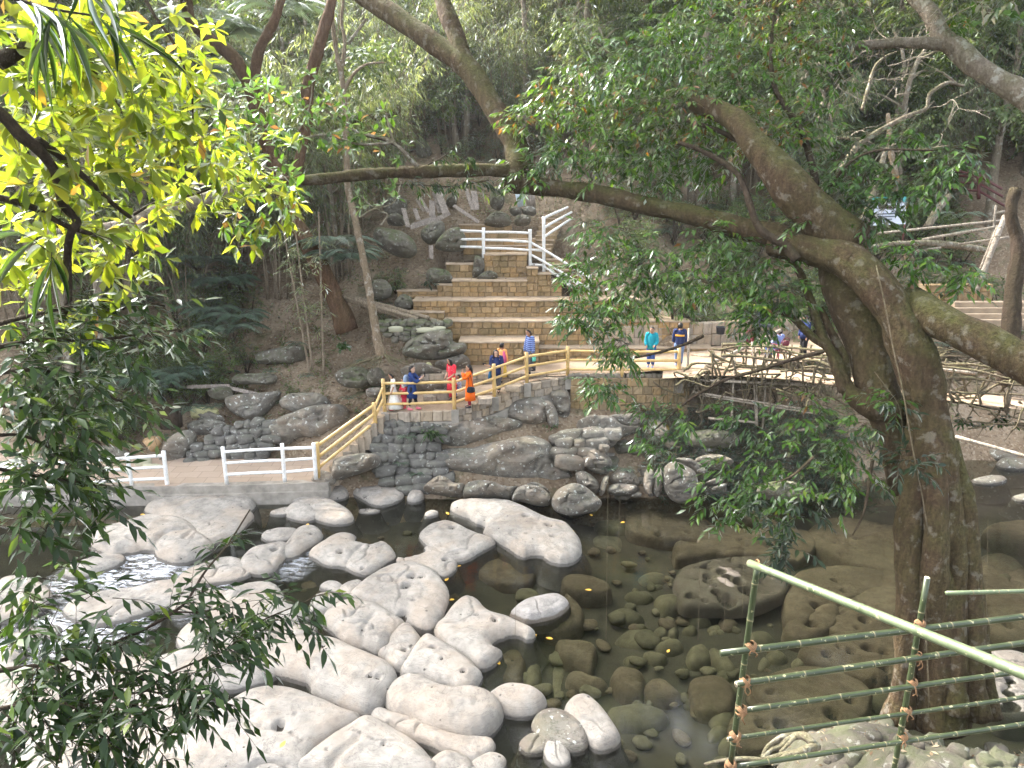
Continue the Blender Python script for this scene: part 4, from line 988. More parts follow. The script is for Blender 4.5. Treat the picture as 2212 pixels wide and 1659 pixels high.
for i, (poly, h, hl) in enumerate(SUB):
    big = len(poly) >= 8
    river_rock(T(C6, poly), .3 if h > -.1 else .25, ('brown flat slab under water ' if big else 'rounded olive stone under water ') + by_place(*np.mean(T(C6, poly), 0)), [(*C6(a, b), c) for a, b, c in hl], .16 if big else .5, mat='bed' if big else 'cobble',
               z0=h - .25 if h <= -.1 else h - .3, grow=.04, name='submerged_slab' if big else 'submerged_stone', group='slabs under the clear pool' if big else 'stones under the clear pool', base=.32, fr_h=0.0, cell=.06)
SUB4 = [
    ([(0, 160), (60, 30), (330, 60), (640, 60), (720, 130), (640, 220), (480, 230), (300, 200), (120, 200)], -.2, [(250, 90, .06), (450, 140, .08)]),
    ([(760, 60), (900, -20), (1150, 0), (1390, 60), (1385, 260), (1250, 330), (1080, 290), (900, 210), (780, 130)], -.2, [(1050, 80, .08), (900, 100, .06)]),
    ([(620, 480), (700, 350), (860, 320), (1080, 330), (1210, 370), (1160, 450), (980, 500), (860, 560), (720, 600), (640, 700), (610, 600)], -.2, [(905, 372, .09), (780, 545, .12), (960, 440, .06)]),
    ([(1180, 470), (1240, 360), (1380, 390), (1380, 600), (1330, 700), (1140, 790), (960, 760), (900, 700), (980, 590)], -.18, [(1110, 640, .11), (1055, 697, .06), (740, 672, .15)]),
    ([(610, 760), (640, 690), (760, 640), (880, 590), (850, 680), (780, 740), (680, 780)], -.2, [(740, 672, .13)]),
    ([(720, 900), (820, 840), (960, 800), (1150, 800), (1330, 830), (1340, 1050), (1240, 1080), (1020, 1020), (860, 960)], -.2, [(850, 877, .09), (930, 840, .06), (1010, 870, .08), (1140, 840, .15), (1240, 870, .12), (1240, 985, .12), (1180, 1040, .06), (1270, 1050, .08)]),
    ([(410, 1120), (530, 1060), (720, 1030), (920, 1060), (1060, 1130), (1080, 1220), (1000, 1330), (820, 1380), (600, 1330), (460, 1230)], -.22, [(460, 1130, .08), (1010, 1190, .09), (890, 1285, .13), (560, 1300, .06)]),
    ([(240, 1440), (280, 1340), (420, 1290), (560, 1300), (700, 1380), (640, 1460), (480, 1500), (320, 1520)], -.3, [(400, 1360, .12), (550, 1370, .16)]),
    ([(1090, 1240), (1110, 1160), (1250, 1140), (1300, 1200), (1260, 1270), (1150, 1300)], -.3, [(1180, 1230, .06)]),
    ([(1920, 430), (1930, 260), (2100, 240), (2200, 420), (2180, 560), (2000, 540)], -.25, []),
    ([(1970, 640), (2080, 600), (2300, 620), (2330, 760), (2130, 800), (2000, 760)], -.2, [(2100, 690, .08)]),
    ([(1990, 40), (2100, 0), (2300, 20), (2340, 120), (2100, 130), (2000, 100)], -.12, []),
    ([(420, 900), (480, 870), (560, 900), (580, 950), (500, 980), (430, 950)], -.4, []),
    ([(850, 690), (880, 665), (940, 690), (900, 715)], -.3, []),
    ([(20, 780), (40, 710), (110, 700), (130, 750), (90, 790)], -.5, []),
    ([(90, 1060), (140, 1010), (210, 1040), (200, 1100), (130, 1110)], -.5, []),
    ([(-20, 1180), (60, 1060), (180, 1110), (220, 1240), (200, 1400), (60, 1380)], -.35, []),
    ([(100, 1560), (120, 1480), (200, 1450), (240, 1520), (180, 1600)], -.4, []),
    ([(20, 1440), (80, 1400), (180, 1430), (140, 1500), (40, 1500)], -.45, []),
    ([(350, 1000), (400, 920), (460, 960), (450, 1020), (390, 1050)], -.45, []),
    ([(600, 950), (700, 920), (720, 990), (630, 1020)], -.4, []),
    ([(2000, 360), (2080, 340), (2140, 380), (2080, 410)], -.2, []),
    ([(2020, 290), (2120, 250), (2220, 300), (2120, 340)], -.25, []),
]
for i, (poly, h, hl) in enumerate(SUB4):
    big = len(poly) >= 7 or i in (9, 10, 11)
    river_rock(T(C4, poly), .25, ('brown flat slab under water ' if big else 'rounded olive stone under water ') + by_place(*np.mean(T(C4, poly), 0)), [(*C4(a, b), c) for a, b, c in hl], .16 if big else .5, mat='bed' if big else 'cobble',
               z0=h - .25, grow=.26 if big else .04, name='submerged_slab' if big else 'submerged_stone', group='slabs under the clear pool' if big else 'stones under the clear pool', base=.32, fr_h=0.0, cell=.05)
# filler cobbles between them (one mesh shared by all)
def cobble_mesh(seed):
    r = np.random.default_rng(seed); mb = MB(); mb.ball((0, 0, 0), (1, 1, 1), 14, 9); V = mb.v[0]
    V = V * (1 + .22 * fbm(V * 1.1 + seed * 7, 3, seed)[:, None]); V[:, 2] *= .55
    return mesh_from('cobble', V, mb.f, [M['cobble'] if seed % 3 else M['bed']])
CM = [cobble_mesh(k) for k in range(6)]
k = 0
while k < 120:
    px, py = U(500, 790), U(520, 768)
    if py < 600 and px < 560: continue
    p = at_z(px, py, -.7)
    s = U(.07, .2) * (1 if U(0, 1) > .2 else 1.5)
    o = link('submerged_stone', CM[k % 6]); o.location = (p[0], p[1], -.60 + s * .15 + U(-.05, .06)); o.scale = (s * U(.8, 1.5), s, s); o.rotation_euler = (U(-.2, .2), U(-.2, .2), U(0, 6.28))
    tag(o, 'rounded olive stone under water ' + by_place(px, py), 'rock', 'stones under the clear pool'); k += 1
# ---- the little dark stones of the shallows left
for k in range(40):
    px, py = U(230, 460), U(495, 640)
    p = at_z(px, py, -.5); s = U(.07, .2)
    o = link('submerged_stone', CM[k % 6]); o.location = (p[0], p[1], -.56 + U(0, .08)); o.scale = (s * U(.8, 1.5), s, s); o.rotation_euler = (0, 0, U(0, 6.28))
    tag(o, 'rounded olive stone under water ' + by_place(px, py), 'rock', 'stones under the clear pool')

# ---- boulders of the far bank, seen from their front
B = boulder
B(T(C1, [(825, 1170), (900, 1125), (1010, 1110), (1150, 1110), (1250, 1080), (1400, 1050), (1550, 1020), (1650, 1010), (1750, 1040), (1820, 1090), (1845, 1180), (1880, 1240), (1960, 1300), (2000, 1350), (1990, 1392), (1900, 1412), (1820, 1432), (1700, 1402), (1500, 1402), (1300, 1382), (1150, 1352), (1020, 1332), (900, 1292), (830, 1222)]), 24.1, 'huge layered grey boulder in the middle of the bank', 1.1, .75, strata=.12, lean=.5)
B(T(C1, [(890, 950), (1000, 912), (1150, 872), (1300, 840), (1400, 850), (1500, 870), (1562, 890), (1572, 930), (1500, 972), (1400, 992), (1250, 1052), (1150, 1082), (1050, 1112), (950, 1102), (900, 1052)]), 25.0, 'flat layered boulder resting above the huge grey boulder', .9, .5, strata=.12, lean=.6)
B(T(C1, [(1430, 790), (1460, 720), (1530, 682), (1640, 662), (1732, 672), (1792, 722), (1785, 800), (1770, 870), (1690, 902), (1600, 908), (1500, 882), (1440, 842)]), 25.9, 'rounded grey boulder built into the parapet wall', .75, .5, lean=.3)
B(T(C1, [(1740, 702), (1800, 690), (1852, 760), (1872, 850), (1862, 902), (1790, 892)]), 25.9, 'narrow rock right of the boulder in the parapet', .5, .3, lean=.2)
B(T(C1, [(1800, 622), (1880, 592), (1952, 612), (1972, 700), (1962, 800), (1920, 842), (1870, 852), (1822, 702)]), 26.5, 'tall rough rock at the corner of the parapet', .5, .35, lean=.15)
B(T(C1, [(-20, 1232), (0, 1190), (120, 1152), (250, 1140), (340, 1152), (372, 1192), (350, 1250), (280, 1282), (200, 1312), (100, 1342), (-20, 1372)]), 23.6, 'dark smooth boulder at the foot of the stair', .8, .45, lean=.45)
B(T(F, [(670, 1040), (690, 1020), (720, 1030), (720, 1050), (690, 1056)]), 23.5, 'small broken stone left of the dark boulder at the stair', .3)
B(T(C1, [(740, 1432), (790, 1382), (870, 1332), (940, 1350), (1000, 1392), (1085, 1405), (1065, 1502), (900, 1492), (760, 1462)]), 23.3, 'low pale ledge rock at the water under the huge boulder', .7, .4, lean=.6)
B(T(C1, [(1070, 1452), (1110, 1392), (1200, 1372), (1300, 1382), (1430, 1422), (1542, 1424), (1522, 1452), (1472, 1532), (1350, 1512), (1200, 1512), (1080, 1512)]), 23.1, 'low pale ledge rock with a dark hollow in its middle', .7, .4, lean=.6)
B(T(C1, [(1485, 1502), (1522, 1440), (1600, 1410), (1700, 1422), (1782, 1472), (1812, 1532), (1782, 1582), (1700, 1584), (1560, 1542), (1490, 1542)]), 22.6, 'rounded pale boulder left of the big round boulder', .7, .5, lean=.6)
B(T(C1, [(1600, 1392), (1680, 1372), (1760, 1412), (1802, 1462), (1740, 1452), (1650, 1412)]), 23.2, 'thin rock wedged behind the rounded pale boulder', .4, .25, lean=.6)
B(T(C6, [(795, 212), (830, 152), (900, 112), (970, 102), (1040, 132), (1110, 192), (1147, 242), (1110, 292), (1030, 322), (930, 352), (840, 312), (800, 262)]), 22.0, 'big round boulder with white lichen spots at the pool edge', .85, .6, lean=.6)
B(T(C3, [(320, 1202), (350, 1182), (420, 1192), (450, 1232), (540, 1282), (542, 1370), (490, 1422), (400, 1402), (330, 1352)]), 24.1, 'rough boulder on the bank right of the huge one', .6, lean=.3, strata=.1)
B(T(C3, [(530, 1452), (560, 1402), (640, 1372), (740, 1412), (787, 1502), (700, 1512), (560, 1492)]), 23.7, 'squat boulder stacked on a flat one by the water', .5, lean=.35)
B(T(C3, [(510, 1532), (580, 1490), (740, 1502), (752, 1552), (690, 1592), (550, 1587)]), 23.3, 'flat boulder at the waterline under a squat one', .5, lean=.4)
B(T(C3, [(810, 1492), (820, 1422), (835, 1382), (880, 1360), (900, 1420), (885, 1500), (870, 1570), (825, 1562)]), 23.4, 'left upright boulder of a pair at the waterline', .4, lean=.2)
B(T(C3, [(882, 1500), (905, 1410), (950, 1352), (972, 1420), (968, 1520), (932, 1592), (890, 1572)]), 23.3, 'right upright boulder of a pair at the waterline', .4, lean=.2)
B(T(C3, [(985, 1402), (1010, 1342), (1080, 1312), (1180, 1352), (1250, 1402), (1272, 1502), (1252, 1602), (1140, 1662), (1050, 1632), (990, 1532)]), 22.8, 'angular boulder with white lichen top at the pool edge', .6, lean=.25, rough=1.2)
B(T(C3, [(1050, 1292), (1180, 1282), (1280, 1332), (1332, 1402), (1290, 1472), (1240, 1422), (1120, 1322)]), 23.7, 'smooth boulder behind the angular lichen boulder', .6, lean=.4)
B(T(C3, [(255, 1002), (400, 960), (560, 972), (640, 1032), (800, 1042), (640, 1102), (560, 1182), (450, 1162), (340, 1102)]), 25.0, 'wide flat rock shelf below the tan block wall', .7, lean=.8)
B(T(C3, [(510, 932), (620, 912), (760, 912), (832, 982), (700, 1022), (570, 992)]), 25.8, 'flat topped boulder against the foot of the block wall', .5, lean=.5)
B(T(C3, [(160, 1112), (250, 1100), (370, 1132), (372, 1172), (280, 1202), (190, 1192)]), 24.7, 'oblong boulder on the gravel above the gap', .4, lean=.4)
B(T(C3, [(20, 1090), (150, 1062), (155, 1150), (120, 1182), (50, 1170)]), 24.8, 'lichen spotted boulder left of the oblong one', .4, lean=.4)
B(T(C3, [(220, 1262), (260, 1242), (302, 1272), (280, 1312), (230, 1312)]), 24.3, 'small round stone in the gap between boulders', .25)
B(T(C3, [(150, 1215), (225, 1215), (230, 1245), (165, 1255)]), 24.4, 'small flat stone under the oblong boulder', .25)
B(T(C3, [(230, 1330), (285, 1325), (300, 1370), (250, 1385)]), 24.1, 'small stone beneath the round stone in the gap', .25)
B(T(C3, [(250, 1402), (330, 1392), (432, 1472), (442, 1552), (370, 1592), (270, 1502)]), 23.5, 'leaning pale boulder between huge and squat boulders', .5, lean=.3)
B(T(C3, [(440, 1150), (520, 1160), (520, 1200), (480, 1222), (438, 1205)]), 24.2, 'egg shaped stone on top of the rough boulder', .25)
B(T(C3, [(1250, 1302), (1320, 1262), (1460, 1262), (1562, 1322), (1480, 1372), (1330, 1372)]), 23.9, 'half hidden boulder under the leafy twigs on the right', .6, lean=.5)
B(T(C3, [(1210, 1082), (1350, 1052), (1560, 1082), (1602, 1182), (1440, 1202), (1230, 1192)]), 24.9, 'mossy shelf rock under the root tangle', .7, mat='hillrock', lean=.5)
B(T(C3, [(1330, 1472), (1400, 1442), (1472, 1462), (1440, 1492), (1340, 1492)]), 23.3, 'flat wet stone at the shore right of the angular boulder', .3, lean=.6)
B(T(C3, [(1380, 1520), (1450, 1490), (1500, 1490), (1470, 1530), (1400, 1540)]), 23.0, 'thin wet stone in the shallows under the twigs', .3, lean=.6)
B(T(C3, [(1780, 1550), (1860, 1500), (2000, 1490), (2120, 1520), (2200, 1570), (2212, 1640), (2000, 1659), (1850, 1620)]), 22.4, 'mossy round rock in the pool under the leaf sprays', .7, mat='hillrock', lean=.6)
B(T(C3, [(450, 1500), (480, 1430), (520, 1420), (500, 1500), (480, 1560), (440, 1580)]), 23.4, 'sliver of lichen rock beside the flat boulder', .3, lean=.2)
B(T(C3, [(700, 1580), (745, 1545), (790, 1560), (780, 1590), (730, 1595)]), 23.2, 'small stone at the water right of the flat boulder', .25)
# boulders of the slope left of the stair and around the path
B(T(R4, [(1000, 1420), (1010, 1350), (1050, 1290), (1120, 1240), (1200, 1230), (1225, 1290), (1200, 1360), (1150, 1430), (1080, 1460), (1010, 1450)]), 25.7, 'dark split boulder at the left end of the dry stone wall', .6, mat='bank', lean=.3)
B(T(R4, [(1690, 1240), (1760, 1190), (1900, 1120), (2020, 1085), (2180, 1090), (2212, 1130), (2200, 1180), (2080, 1260), (2000, 1300), (1900, 1290), (1800, 1340), (1710, 1330)]), 25.9, 'broad smooth boulder behind the lower white railing', .9, lean=.65)
B(T(R4, [(1420, 1030), (1500, 1000), (1700, 985), (1770, 980), (1750, 1030), (1690, 1110), (1640, 1160), (1560, 1165), (1450, 1110)]), 27.6, 'square cut boulder on the slope above the dry stone wall', .7, lean=.35)
B(T(R4, [(1190, 1205), (1300, 1170), (1420, 1185), (1440, 1235), (1300, 1255), (1200, 1245)]), 26.9, 'flat pale ledge behind the dry stone wall', .5, lean=.9)
B(T(R4, [(1770, 1060), (1850, 1010), (2000, 1000), (2100, 1050), (2050, 1085), (1880, 1100)]), 27.2, 'flat pale ledge above the broad smooth boulder', .5, lean=.9)
B(T(R4, [(1250, 1150), (1330, 1125), (1420, 1150), (1350, 1175)]), 27.2, 'low pale stone right of the woven bin', .35, lean=.9)
B(T(R4, [(1480, 880), (1560, 860), (1740, 865), (1735, 925), (1600, 930), (1490, 925)]), 28.6, 'long tan ledge block on the slope', .4, mat='hillrock', lean=.3)
B(T(R4, [(1325, 970), (1380, 945), (1460, 950), (1465, 1010), (1400, 1030), (1330, 1010)]), 28.0, 'small block beside the plank on the left slope', .35, mat='hillrock')
B(T(R4, [(470, 1390), (560, 1340), (700, 1340), (790, 1370), (840, 1420), (800, 1460), (600, 1480), (490, 1470)]), 25.6, 'low dark smooth rock behind the left white railing', .6, lean=.6)
B(T(C1, [(560, 300), (600, 200), (680, 150), (800, 100), (900, 90), (975, 110), (990, 200), (1080, 210), (1100, 260), (1060, 310), (960, 330), (880, 350), (780, 355), (660, 340)]), 28.2, 'big overhanging rough rock beside the pale tree', .9, .6, mat='hillrock', lean=.2, rough=1.6)
B(T(C1, [(840, 400), (900, 370), (1000, 335), (1080, 320), (1130, 355), (1120, 385), (1000, 430), (860, 430)]), 28.0, 'smooth sloping rock under the overhanging rock', .6, mat='bank', lean=.6)
B(T(C1, [(550, 440), (640, 400), (760, 390), (840, 420), (900, 440), (760, 450), (640, 470)]), 27.2, 'flat grey ledge behind the woman taking a photo', .4, mat='bank', lean=.7)
B(T(C1, [(640, 560), (760, 545), (940, 550), (950, 580), (800, 590), (660, 590)]), 26.9, 'flat grey ledge stone under the low wall', .3, mat='bank', lean=.7)
B(T(C1, [(270, 590), (330, 575), (400, 580), (410, 640), (330, 660), (270, 640)]), 26.6, 'dark stone behind the girl in white', .4, mat='bank')
B(T(C1, [(270, 500), (290, 440), (370, 410), (420, 470), (400, 540), (310, 560)]), 27.4, 'dark boulder under the roots of the pale tree', .5, mat='hillrock')
B(T(C1, [(0, 480), (60, 420), (180, 400), (280, 430), (300, 540), (200, 580), (60, 560)]), 27.6, 'brown earthy rock left of the pale tree roots', .5, mat='hillrock')
B(T(C2, [(320, 850), (360, 790), (480, 800), (580, 830), (660, 900), (680, 990), (620, 1040), (520, 1030), (420, 980), (350, 930)]), 33.5, 'large leaf strewn boulder overhanging the slope', .9, mat='hillrock', lean=.2)
B(T(C2, [(840, 950), (870, 880), (950, 810), (1040, 790), (1090, 850), (1100, 930), (1060, 975), (940, 980)]), 33.9, 'dark rounded rock left of the upper white railing', .6, mat='hillrock')
B(T(C2, [(720, 830), (800, 760), (900, 740), (920, 800), (880, 880), (800, 920), (740, 890)]), 34.6, 'dark ledge rock under the planks', .6, mat='hillrock')
B(T(C2, [(760, 1190), (800, 1130), (880, 1130), (960, 1160), (985, 1230), (900, 1255), (800, 1250)]), 32.8, 'mossy round rock on the fourth tier', .5, mat='hillrock')
B(T(C2, [(1150, 1180), (1160, 1100), (1170, 1030), (1220, 1030), (1255, 1090), (1230, 1160), (1180, 1190)]), 33.2, 'upright mossy rock leaning on the top wall', .4, mat='hillrock')
B(T(C2, [(1190, 1210), (1240, 1160), (1300, 1145), (1355, 1170), (1360, 1200), (1280, 1215)]), 33.0, 'low mossy stone at the foot of the top wall', .3, mat='hillrock')
B(T(C2, [(1250, 750), (1280, 700), (1340, 665), (1420, 670), (1470, 710), (1465, 760), (1380, 780), (1290, 770)]), 36.3, 'green mossy boulder behind the upper railing', .6, mat='hillrock')
B(T(C2, [(1500, 730), (1530, 690), (1600, 690), (1640, 720), (1610, 755), (1530, 760)]), 36.4, 'smaller green mossy boulder right of the other', .5, mat='hillrock')
B(T(C2, [(1460, 640), (1500, 620), (1560, 630), (1560, 670), (1500, 680)]), 36.9, 'brown stone under the corrugated sheet, left one', .4, mat='hillrock')
B(T(C2, [(1560, 640), (1600, 615), (1670, 620), (1680, 670), (1600, 680)]), 36.9, 'brown stone under the corrugated sheet, right one', .4, mat='hillrock')
B(T(C2, [(400, 620), (420, 560), (520, 530), (600, 560), (590, 640), (520, 680), (440, 690)]), 36.5, 'pale pitted rock left of the plank pile', .6, mat='hillrock')
B(T(C2, [(440, 740), (470, 690), (540, 680), (590, 720), (570, 760), (480, 760)]), 35.8, 'rounded brown rock below the pale pitted rock', .5, mat='hillrock')
B(T(C2, [(930, 580), (960, 520), (1020, 510), (1020, 580), (970, 610)]), 37.5, 'brown boulder behind the plank pile', .5, mat='hillrock')
B(T(C2, [(1290, 540), (1330, 460), (1400, 470), (1420, 560), (1380, 630), (1310, 610)]), 37.6, 'tall dark boulder left of the corrugated sheet', .6, mat='hillrock')
B(T(C2, [(1080, 110), (1130, 50), (1200, 60), (1220, 110), (1160, 150), (1100, 140)]), 44.5, 'tan boulder high on the slope right of another', .7, mat='hillrock')
B(T(C2, [(680, 180), (680, 80), (740, 60), (800, 120), (810, 210), (750, 250), (700, 230)]), 43.5, 'grey boulder high on the slope behind the limb', .8, mat='hillrock')
B(T(R4, [(1620, 760), (1640, 730), (1800, 690), (1900, 680), (1950, 720), (1900, 790), (1760, 800), (1640, 800)]), 30.0, 'earthy ledge rock below the fern patch', .6, mat='hillrock', lean=.3)
B(T(C2, [(260, 1330), (330, 1230), (430, 1230), (480, 1300), (440, 1370), (330, 1380)]), 31.8, 'leaf covered rock beside the bamboo pile', .5, mat='hillrock')
B(T(C2, [(500, 1430), (560, 1350), (640, 1370), (660, 1450), (580, 1480)]), 31.4, 'mossy rock at the end of the third tier', .5, mat='hillrock')

# ---- dry laid stones: one thing per wall, every stone a part
STONES = []
for k in range(8):
    mb = MB(); mb.ball((0, 0, 0), (1, 1, 1), 12, 8); V = mb.v[0]
    sq = np.sign(V) * np.abs(V) ** .55; V = sq * (1 + .2 * fbm(V * 1.3 + k * 9, 3, k)[:, None])
    STONES.append((V, mb.f))
STM = {}
def stone_obj(parent, name, mat, c, size, rot, k):
    key = (mat, k)
    if key not in STM: STM[key] = mesh_from(name, STONES[k][0], STONES[k][1], [M[mat]])
    o = link(name, STM[key], parent); o.location = c; o.scale = size; o.rotation_euler = rot; return o
def dry_wall(label, rows, y0, y1, mat, seed, name='dry_stone_wall', sz=1.0, depth=.3):
    """rows: list of (px_left, px_right, py) picture rows from bottom to top"""
    t = thing(name, label, 'stone wall'); r = np.random.default_rng(seed); n = len(rows)
    for i, (a, b, py) in enumerate(rows):
        y = y0 + (y1 - y0) * i / max(1, n - 1); x = a
        hpx = abs(rows[min(i + 1, n - 1)][2] - rows[max(i - 1, 0)][2]) / (2 if 0 < i < n - 1 else 1)
        while x < b:
            w = hpx * r.uniform(.9, 2.3) * sz
            p = at_y(x + w / 2, py + r.uniform(-.8, .8), y + r.uniform(-.08, .08)); k_ = depth_of(p) / FPX
            stone_obj(t, 'stone', mat, p, (w * k_ * .56, depth, hpx * k_ * r.uniform(.52, .68)), (r.uniform(-.2, .2), r.uniform(-.16, .16), r.uniform(-.3, .3)), int(r.integers(0, 8)))
            x += w * .98
    return t
dry_wall('dark dry stone wall between the split boulder and the broad boulder', [(190, 258, 467), (186, 262, 461), (188, 264, 454), (192, 266, 447), (206, 268, 439), (214, 270, 431), (236, 274, 424)], 25.6, 26.4, 'darkrock', 5)
dry_wall('dark mossy dry stone wall under the parapet, left of the huge boulder', [(398, 440, 489), (380, 436, 480), (376, 432, 471), (374, 434, 463), (372, 436, 455), (370, 440, 447), (372, 444, 438), (374, 448, 430), (384, 452, 424)], 24.2, 25.5, 'darkrock', 6, sz=1.1)
dry_wall('low wall of round brown stones under the bamboo pole pile', [(392, 420, 338), (384, 436, 333), (378, 442, 328), (378, 446, 323)], 28.9, 29.1, 'hillrock', 8, sz=1.0)
dry_wall('dark fill stones beside the huge boulder on its right', [(556, 590, 462), (552, 600, 452), (556, 600, 443), (560, 610, 434)], 24.2, 25.0, 'bank', 9, sz=1.3)
# loose stones wedged between the big boulders
for k in range(120):
    px, py = U(436, 720), U(428, 496); y = 24.1 + (496 - py) / 68 * 2.2
    if px > 600: y = 23.9 + (496 - py) / 68 * 2.0
    p = at_y(px, py, y + .35); s_ = U(.12, .42)
    o = stone_obj(None, 'bank_stone', 'bank' if k % 3 else 'hillrock', p, (s_ * U(.9, 1.6), s_ * .9, s_ * U(.6, .9)), (U(-.3, .3), U(-.3, .3), U(0, 6.28)), k % 8)
    tag(o, 'grey stone wedged between the big bank boulders ' + ('under the block wall' if px > 570 and py < 462 else 'near the huge layered boulder' if px < 570 else 'by the waterline on the right'), 'stone', 'stones wedged in the bank')
# edging stones on top of the block wall
t = thing('stone_edging', 'row of small round stones along the top of the tan block wall', 'stone edging')
for i in range(17):
    px = 572 + i * 6.3 + U(-1, 1); p = at_y(px, C3(0, 565)[1] + U(-.8, .8), 27.1)
    stone_obj(t, 'stone', 'bank', (p[0], 27.12, 3.56), (U(.1, .17), .12, U(.07, .11)), (0, U(-.2, .2), U(-.5, .5)), i % 8)
# ------------------------------------------------------------------ bamboo and railings
def bamboo_geo(p0, p1, r, sp=.35, n=10, jit=0.0, sag=0.0, ring=.10, r1=None):
    p0, p1 = np.array(p0, float), np.array(p1, float); L = np.linalg.norm(p1 - p0); r1 = r1 or r
    st = [(0, r)]; s = random.uniform(.3, 1) * sp
    while s < L - .03:
        for d, f in ((-.025, 1), (-.010, 1 + ring), (.004, 1 + ring), (.018, .97), (.04, 1)): st.append((s + d, f * (r + (r1 - r) * s / L)))
        s += sp * random.uniform(.85, 1.2)
    st.append((L, r1)); st.sort(); st = [q for q in st if 0 <= q[0] <= L]
    S = np.array([q[0] for q in st]); R = np.array([q[1] for q in st]); f = S / L
    pts = p0 + (p1 - p0) * f[:, None]
    if jit: pts = pts + jit * np.c_[vnoise(np.c_[S * .9, S * 0 + p0[0] * 3, S * 0]), S * 0, vnoise(np.c_[S * .9, S * 0 + 7, S * 0 + p0[1]])]
    if sag: pts[:, 2] -= sag * 4 * f * (1 - f)
    return pts, R
def bamboo(name, p0, p1, r, mat, parent=None, **kw):
    pts, R = bamboo_geo(p0, p1, r, **kw)
    V, Fs = tube_geo(pts, R, 10); nd = np.repeat((R[:-1] > r * 1.02) & (R[1:] > r * 1.02), 10).astype(int) if mat not in ('white', 'yellow') and not kw.get('r1') else np.zeros((len(R) - 1) * 10, int)
    return link(name, mesh_from(name, V, Fs, [M[mat], M['node']], True, np.r_[nd, 0, 0]), parent)
def rails_between(t, a0, a1, b0, b1, fr, r, mat, **kw):
    for f in fr:
        p, q = a0 + (a1 - a0) * f, b0 + (b1 - b0) * f
        bamboo('rail', p, q, r * random.uniform(.92, 1.05), mat, t, **kw)
FR3 = (.13, .43, .74)
# yellow railing of the platform
t = thing('bamboo_railing', 'yellow bamboo railing with round posts along the stone platform', 'railing')
tops = [(382, 379), (453.5, 377.9), (493.2, 364), (525.8, 352.3), (567, 346.5)]
YP = []
for b, tp in zip(FRONT, tops):
    y = b[1] + .06; top = at_y(*tp, y); bot = np.array([b[0], y, b[2] - .05]); top[0] = bot[0] + (top[0] - bot[0]) * .4
    YP.append((top, bot)); bamboo('post', bot, top, .068, 'yellow', t, sp=.42, ring=.08)
b7 = at_y(*C3(1095, 585), 26.95); t7 = at_y(*C3(1100, 340), 26.95); b6 = at_y(*C3(625, 583), 27.05); t6 = at_y(*C3(622, 345), 27.05)
for tt, bb in ((t6, b6), (t7, b7)): YP.append((tt, bb)); bamboo('post', bb, tt, .072, 'yellow', t, sp=.42, ring=.08)
for (ta, ba), (tb, bb) in zip(YP[:-1], YP[1:]): rails_between(t, ta, ba, tb, bb, FR3, .05, 'yellow', jit=.012)
# stair railing
t = thing('bamboo_railing', 'yellow bamboo stair railing rising from the white railing to the platform', 'railing')
sb_b, sb_t = at_y(318.5, 478, 23.62), at_y(316.8, 442.5, 23.62)
st_b, st_t = at_y(*C1(352, 905), 25.1), at_y(*C1(335, 685), 25.1)
for tt, bb in ((sb_t, sb_b), (st_t, st_b)): bamboo('post', bb, tt, .075, 'yellow', t, sp=.42)
rails_between(t, sb_t, sb_b, st_t, st_b, (.1, .42, .72), .055, 'yellow')
rails_between(t, st_t, st_b, YP[0][0], YP[0][1], (.22, .55), .05, 'yellow')
# white railings of the lower path
def white_rail(label, posts, y, fr=FR3, r=.052, rp=.068, extra=()):
    t = thing('white_railing', label, 'railing', 'white railings along the lower path'); PP = []
    for (tx, ty), (bx_, by_) in posts:
        bb, tt = at_y(bx_, by_, y), at_y(tx, ty, y); bb[2] -= .05; PP.append((tt, bb)); bamboo('post', bb, tt, rp, 'white', t, sp=.38, ring=.06)
    for (ta, ba), (tb, bb) in zip(PP[:-1], PP[1:]): rails_between(t, ta, ba, tb, bb, fr, r, 'white', jit=.015, ring=.05)
    return t
white_rail('left white railing of the lower path, running behind the leaves', [((-82, 471), (-70, 507)), ((13, 462), (22, 496)), ((126.8, 453.3), (132.3, 487.5)), ((163.5, 450.9), (167.5, 487))], 23.42)
white_rail('right white railing of the lower path, joining the yellow stair railing', [((222.6, 447), (226.8, 482.6)), ((282, 443.6), (284.8, 480.4)), ((313.6, 443.2), (316, 477.6))], 23.42)
# upper white railing
t = thing('white_railing', 'upper white railing with stair rails above the stone terrace', 'railing')
def upost(a, b, y): 
    bb, tt = at_y(*C2(*b), y), at_y(*C2(*a), y); bamboo('post', bb, tt, .075, 'white', t, sp=.6, ring=.03); return tt, bb
def urail(a, b, ya, yb, r=.055): bamboo('rail', at_y(*C2(*a), ya), at_y(*C2(*b), yb), r, 'white', t, jit=.02, ring=.04)
upost((1245, 782), (1245, 1035), 33.7); upost((1632, 795), (1634, 1155), 33.7); upost((1745, 690), (1746, 1225), 33.5); upost((2127, 1170), (2127, 1440), 32.0)
for ya_, yb_, yc_ in ((805, 818, 826), (878, 882, 900), (938, 950, 968)):
    urail((1055, ya_), (1245, yb_), 34.0, 33.72); urail((1245, yb_), (1632, yc_), 33.72, 33.72)
urail((1640, 905), (2125, 1195), 33.7, 32.0); urail((1640, 1005), (2110, 1280), 33.7, 32.0); urail((1640, 1087), (1740, 1095), 33.7, 33.5); urail((1740, 1098), (2030, 1300), 33.5, 32.2)
urail((1746, 1155), (1925, 1178), 33.5, 32.8); urail((1925, 1178), (2050, 1265), 32.8, 32.2); urail((1810, 1217), (1900, 1222), 33.0, 32.7); urail((1900, 1222), (1990, 1280), 32.7, 32.4); urail((1632, 962), (1745, 975), 33.7, 33.5)
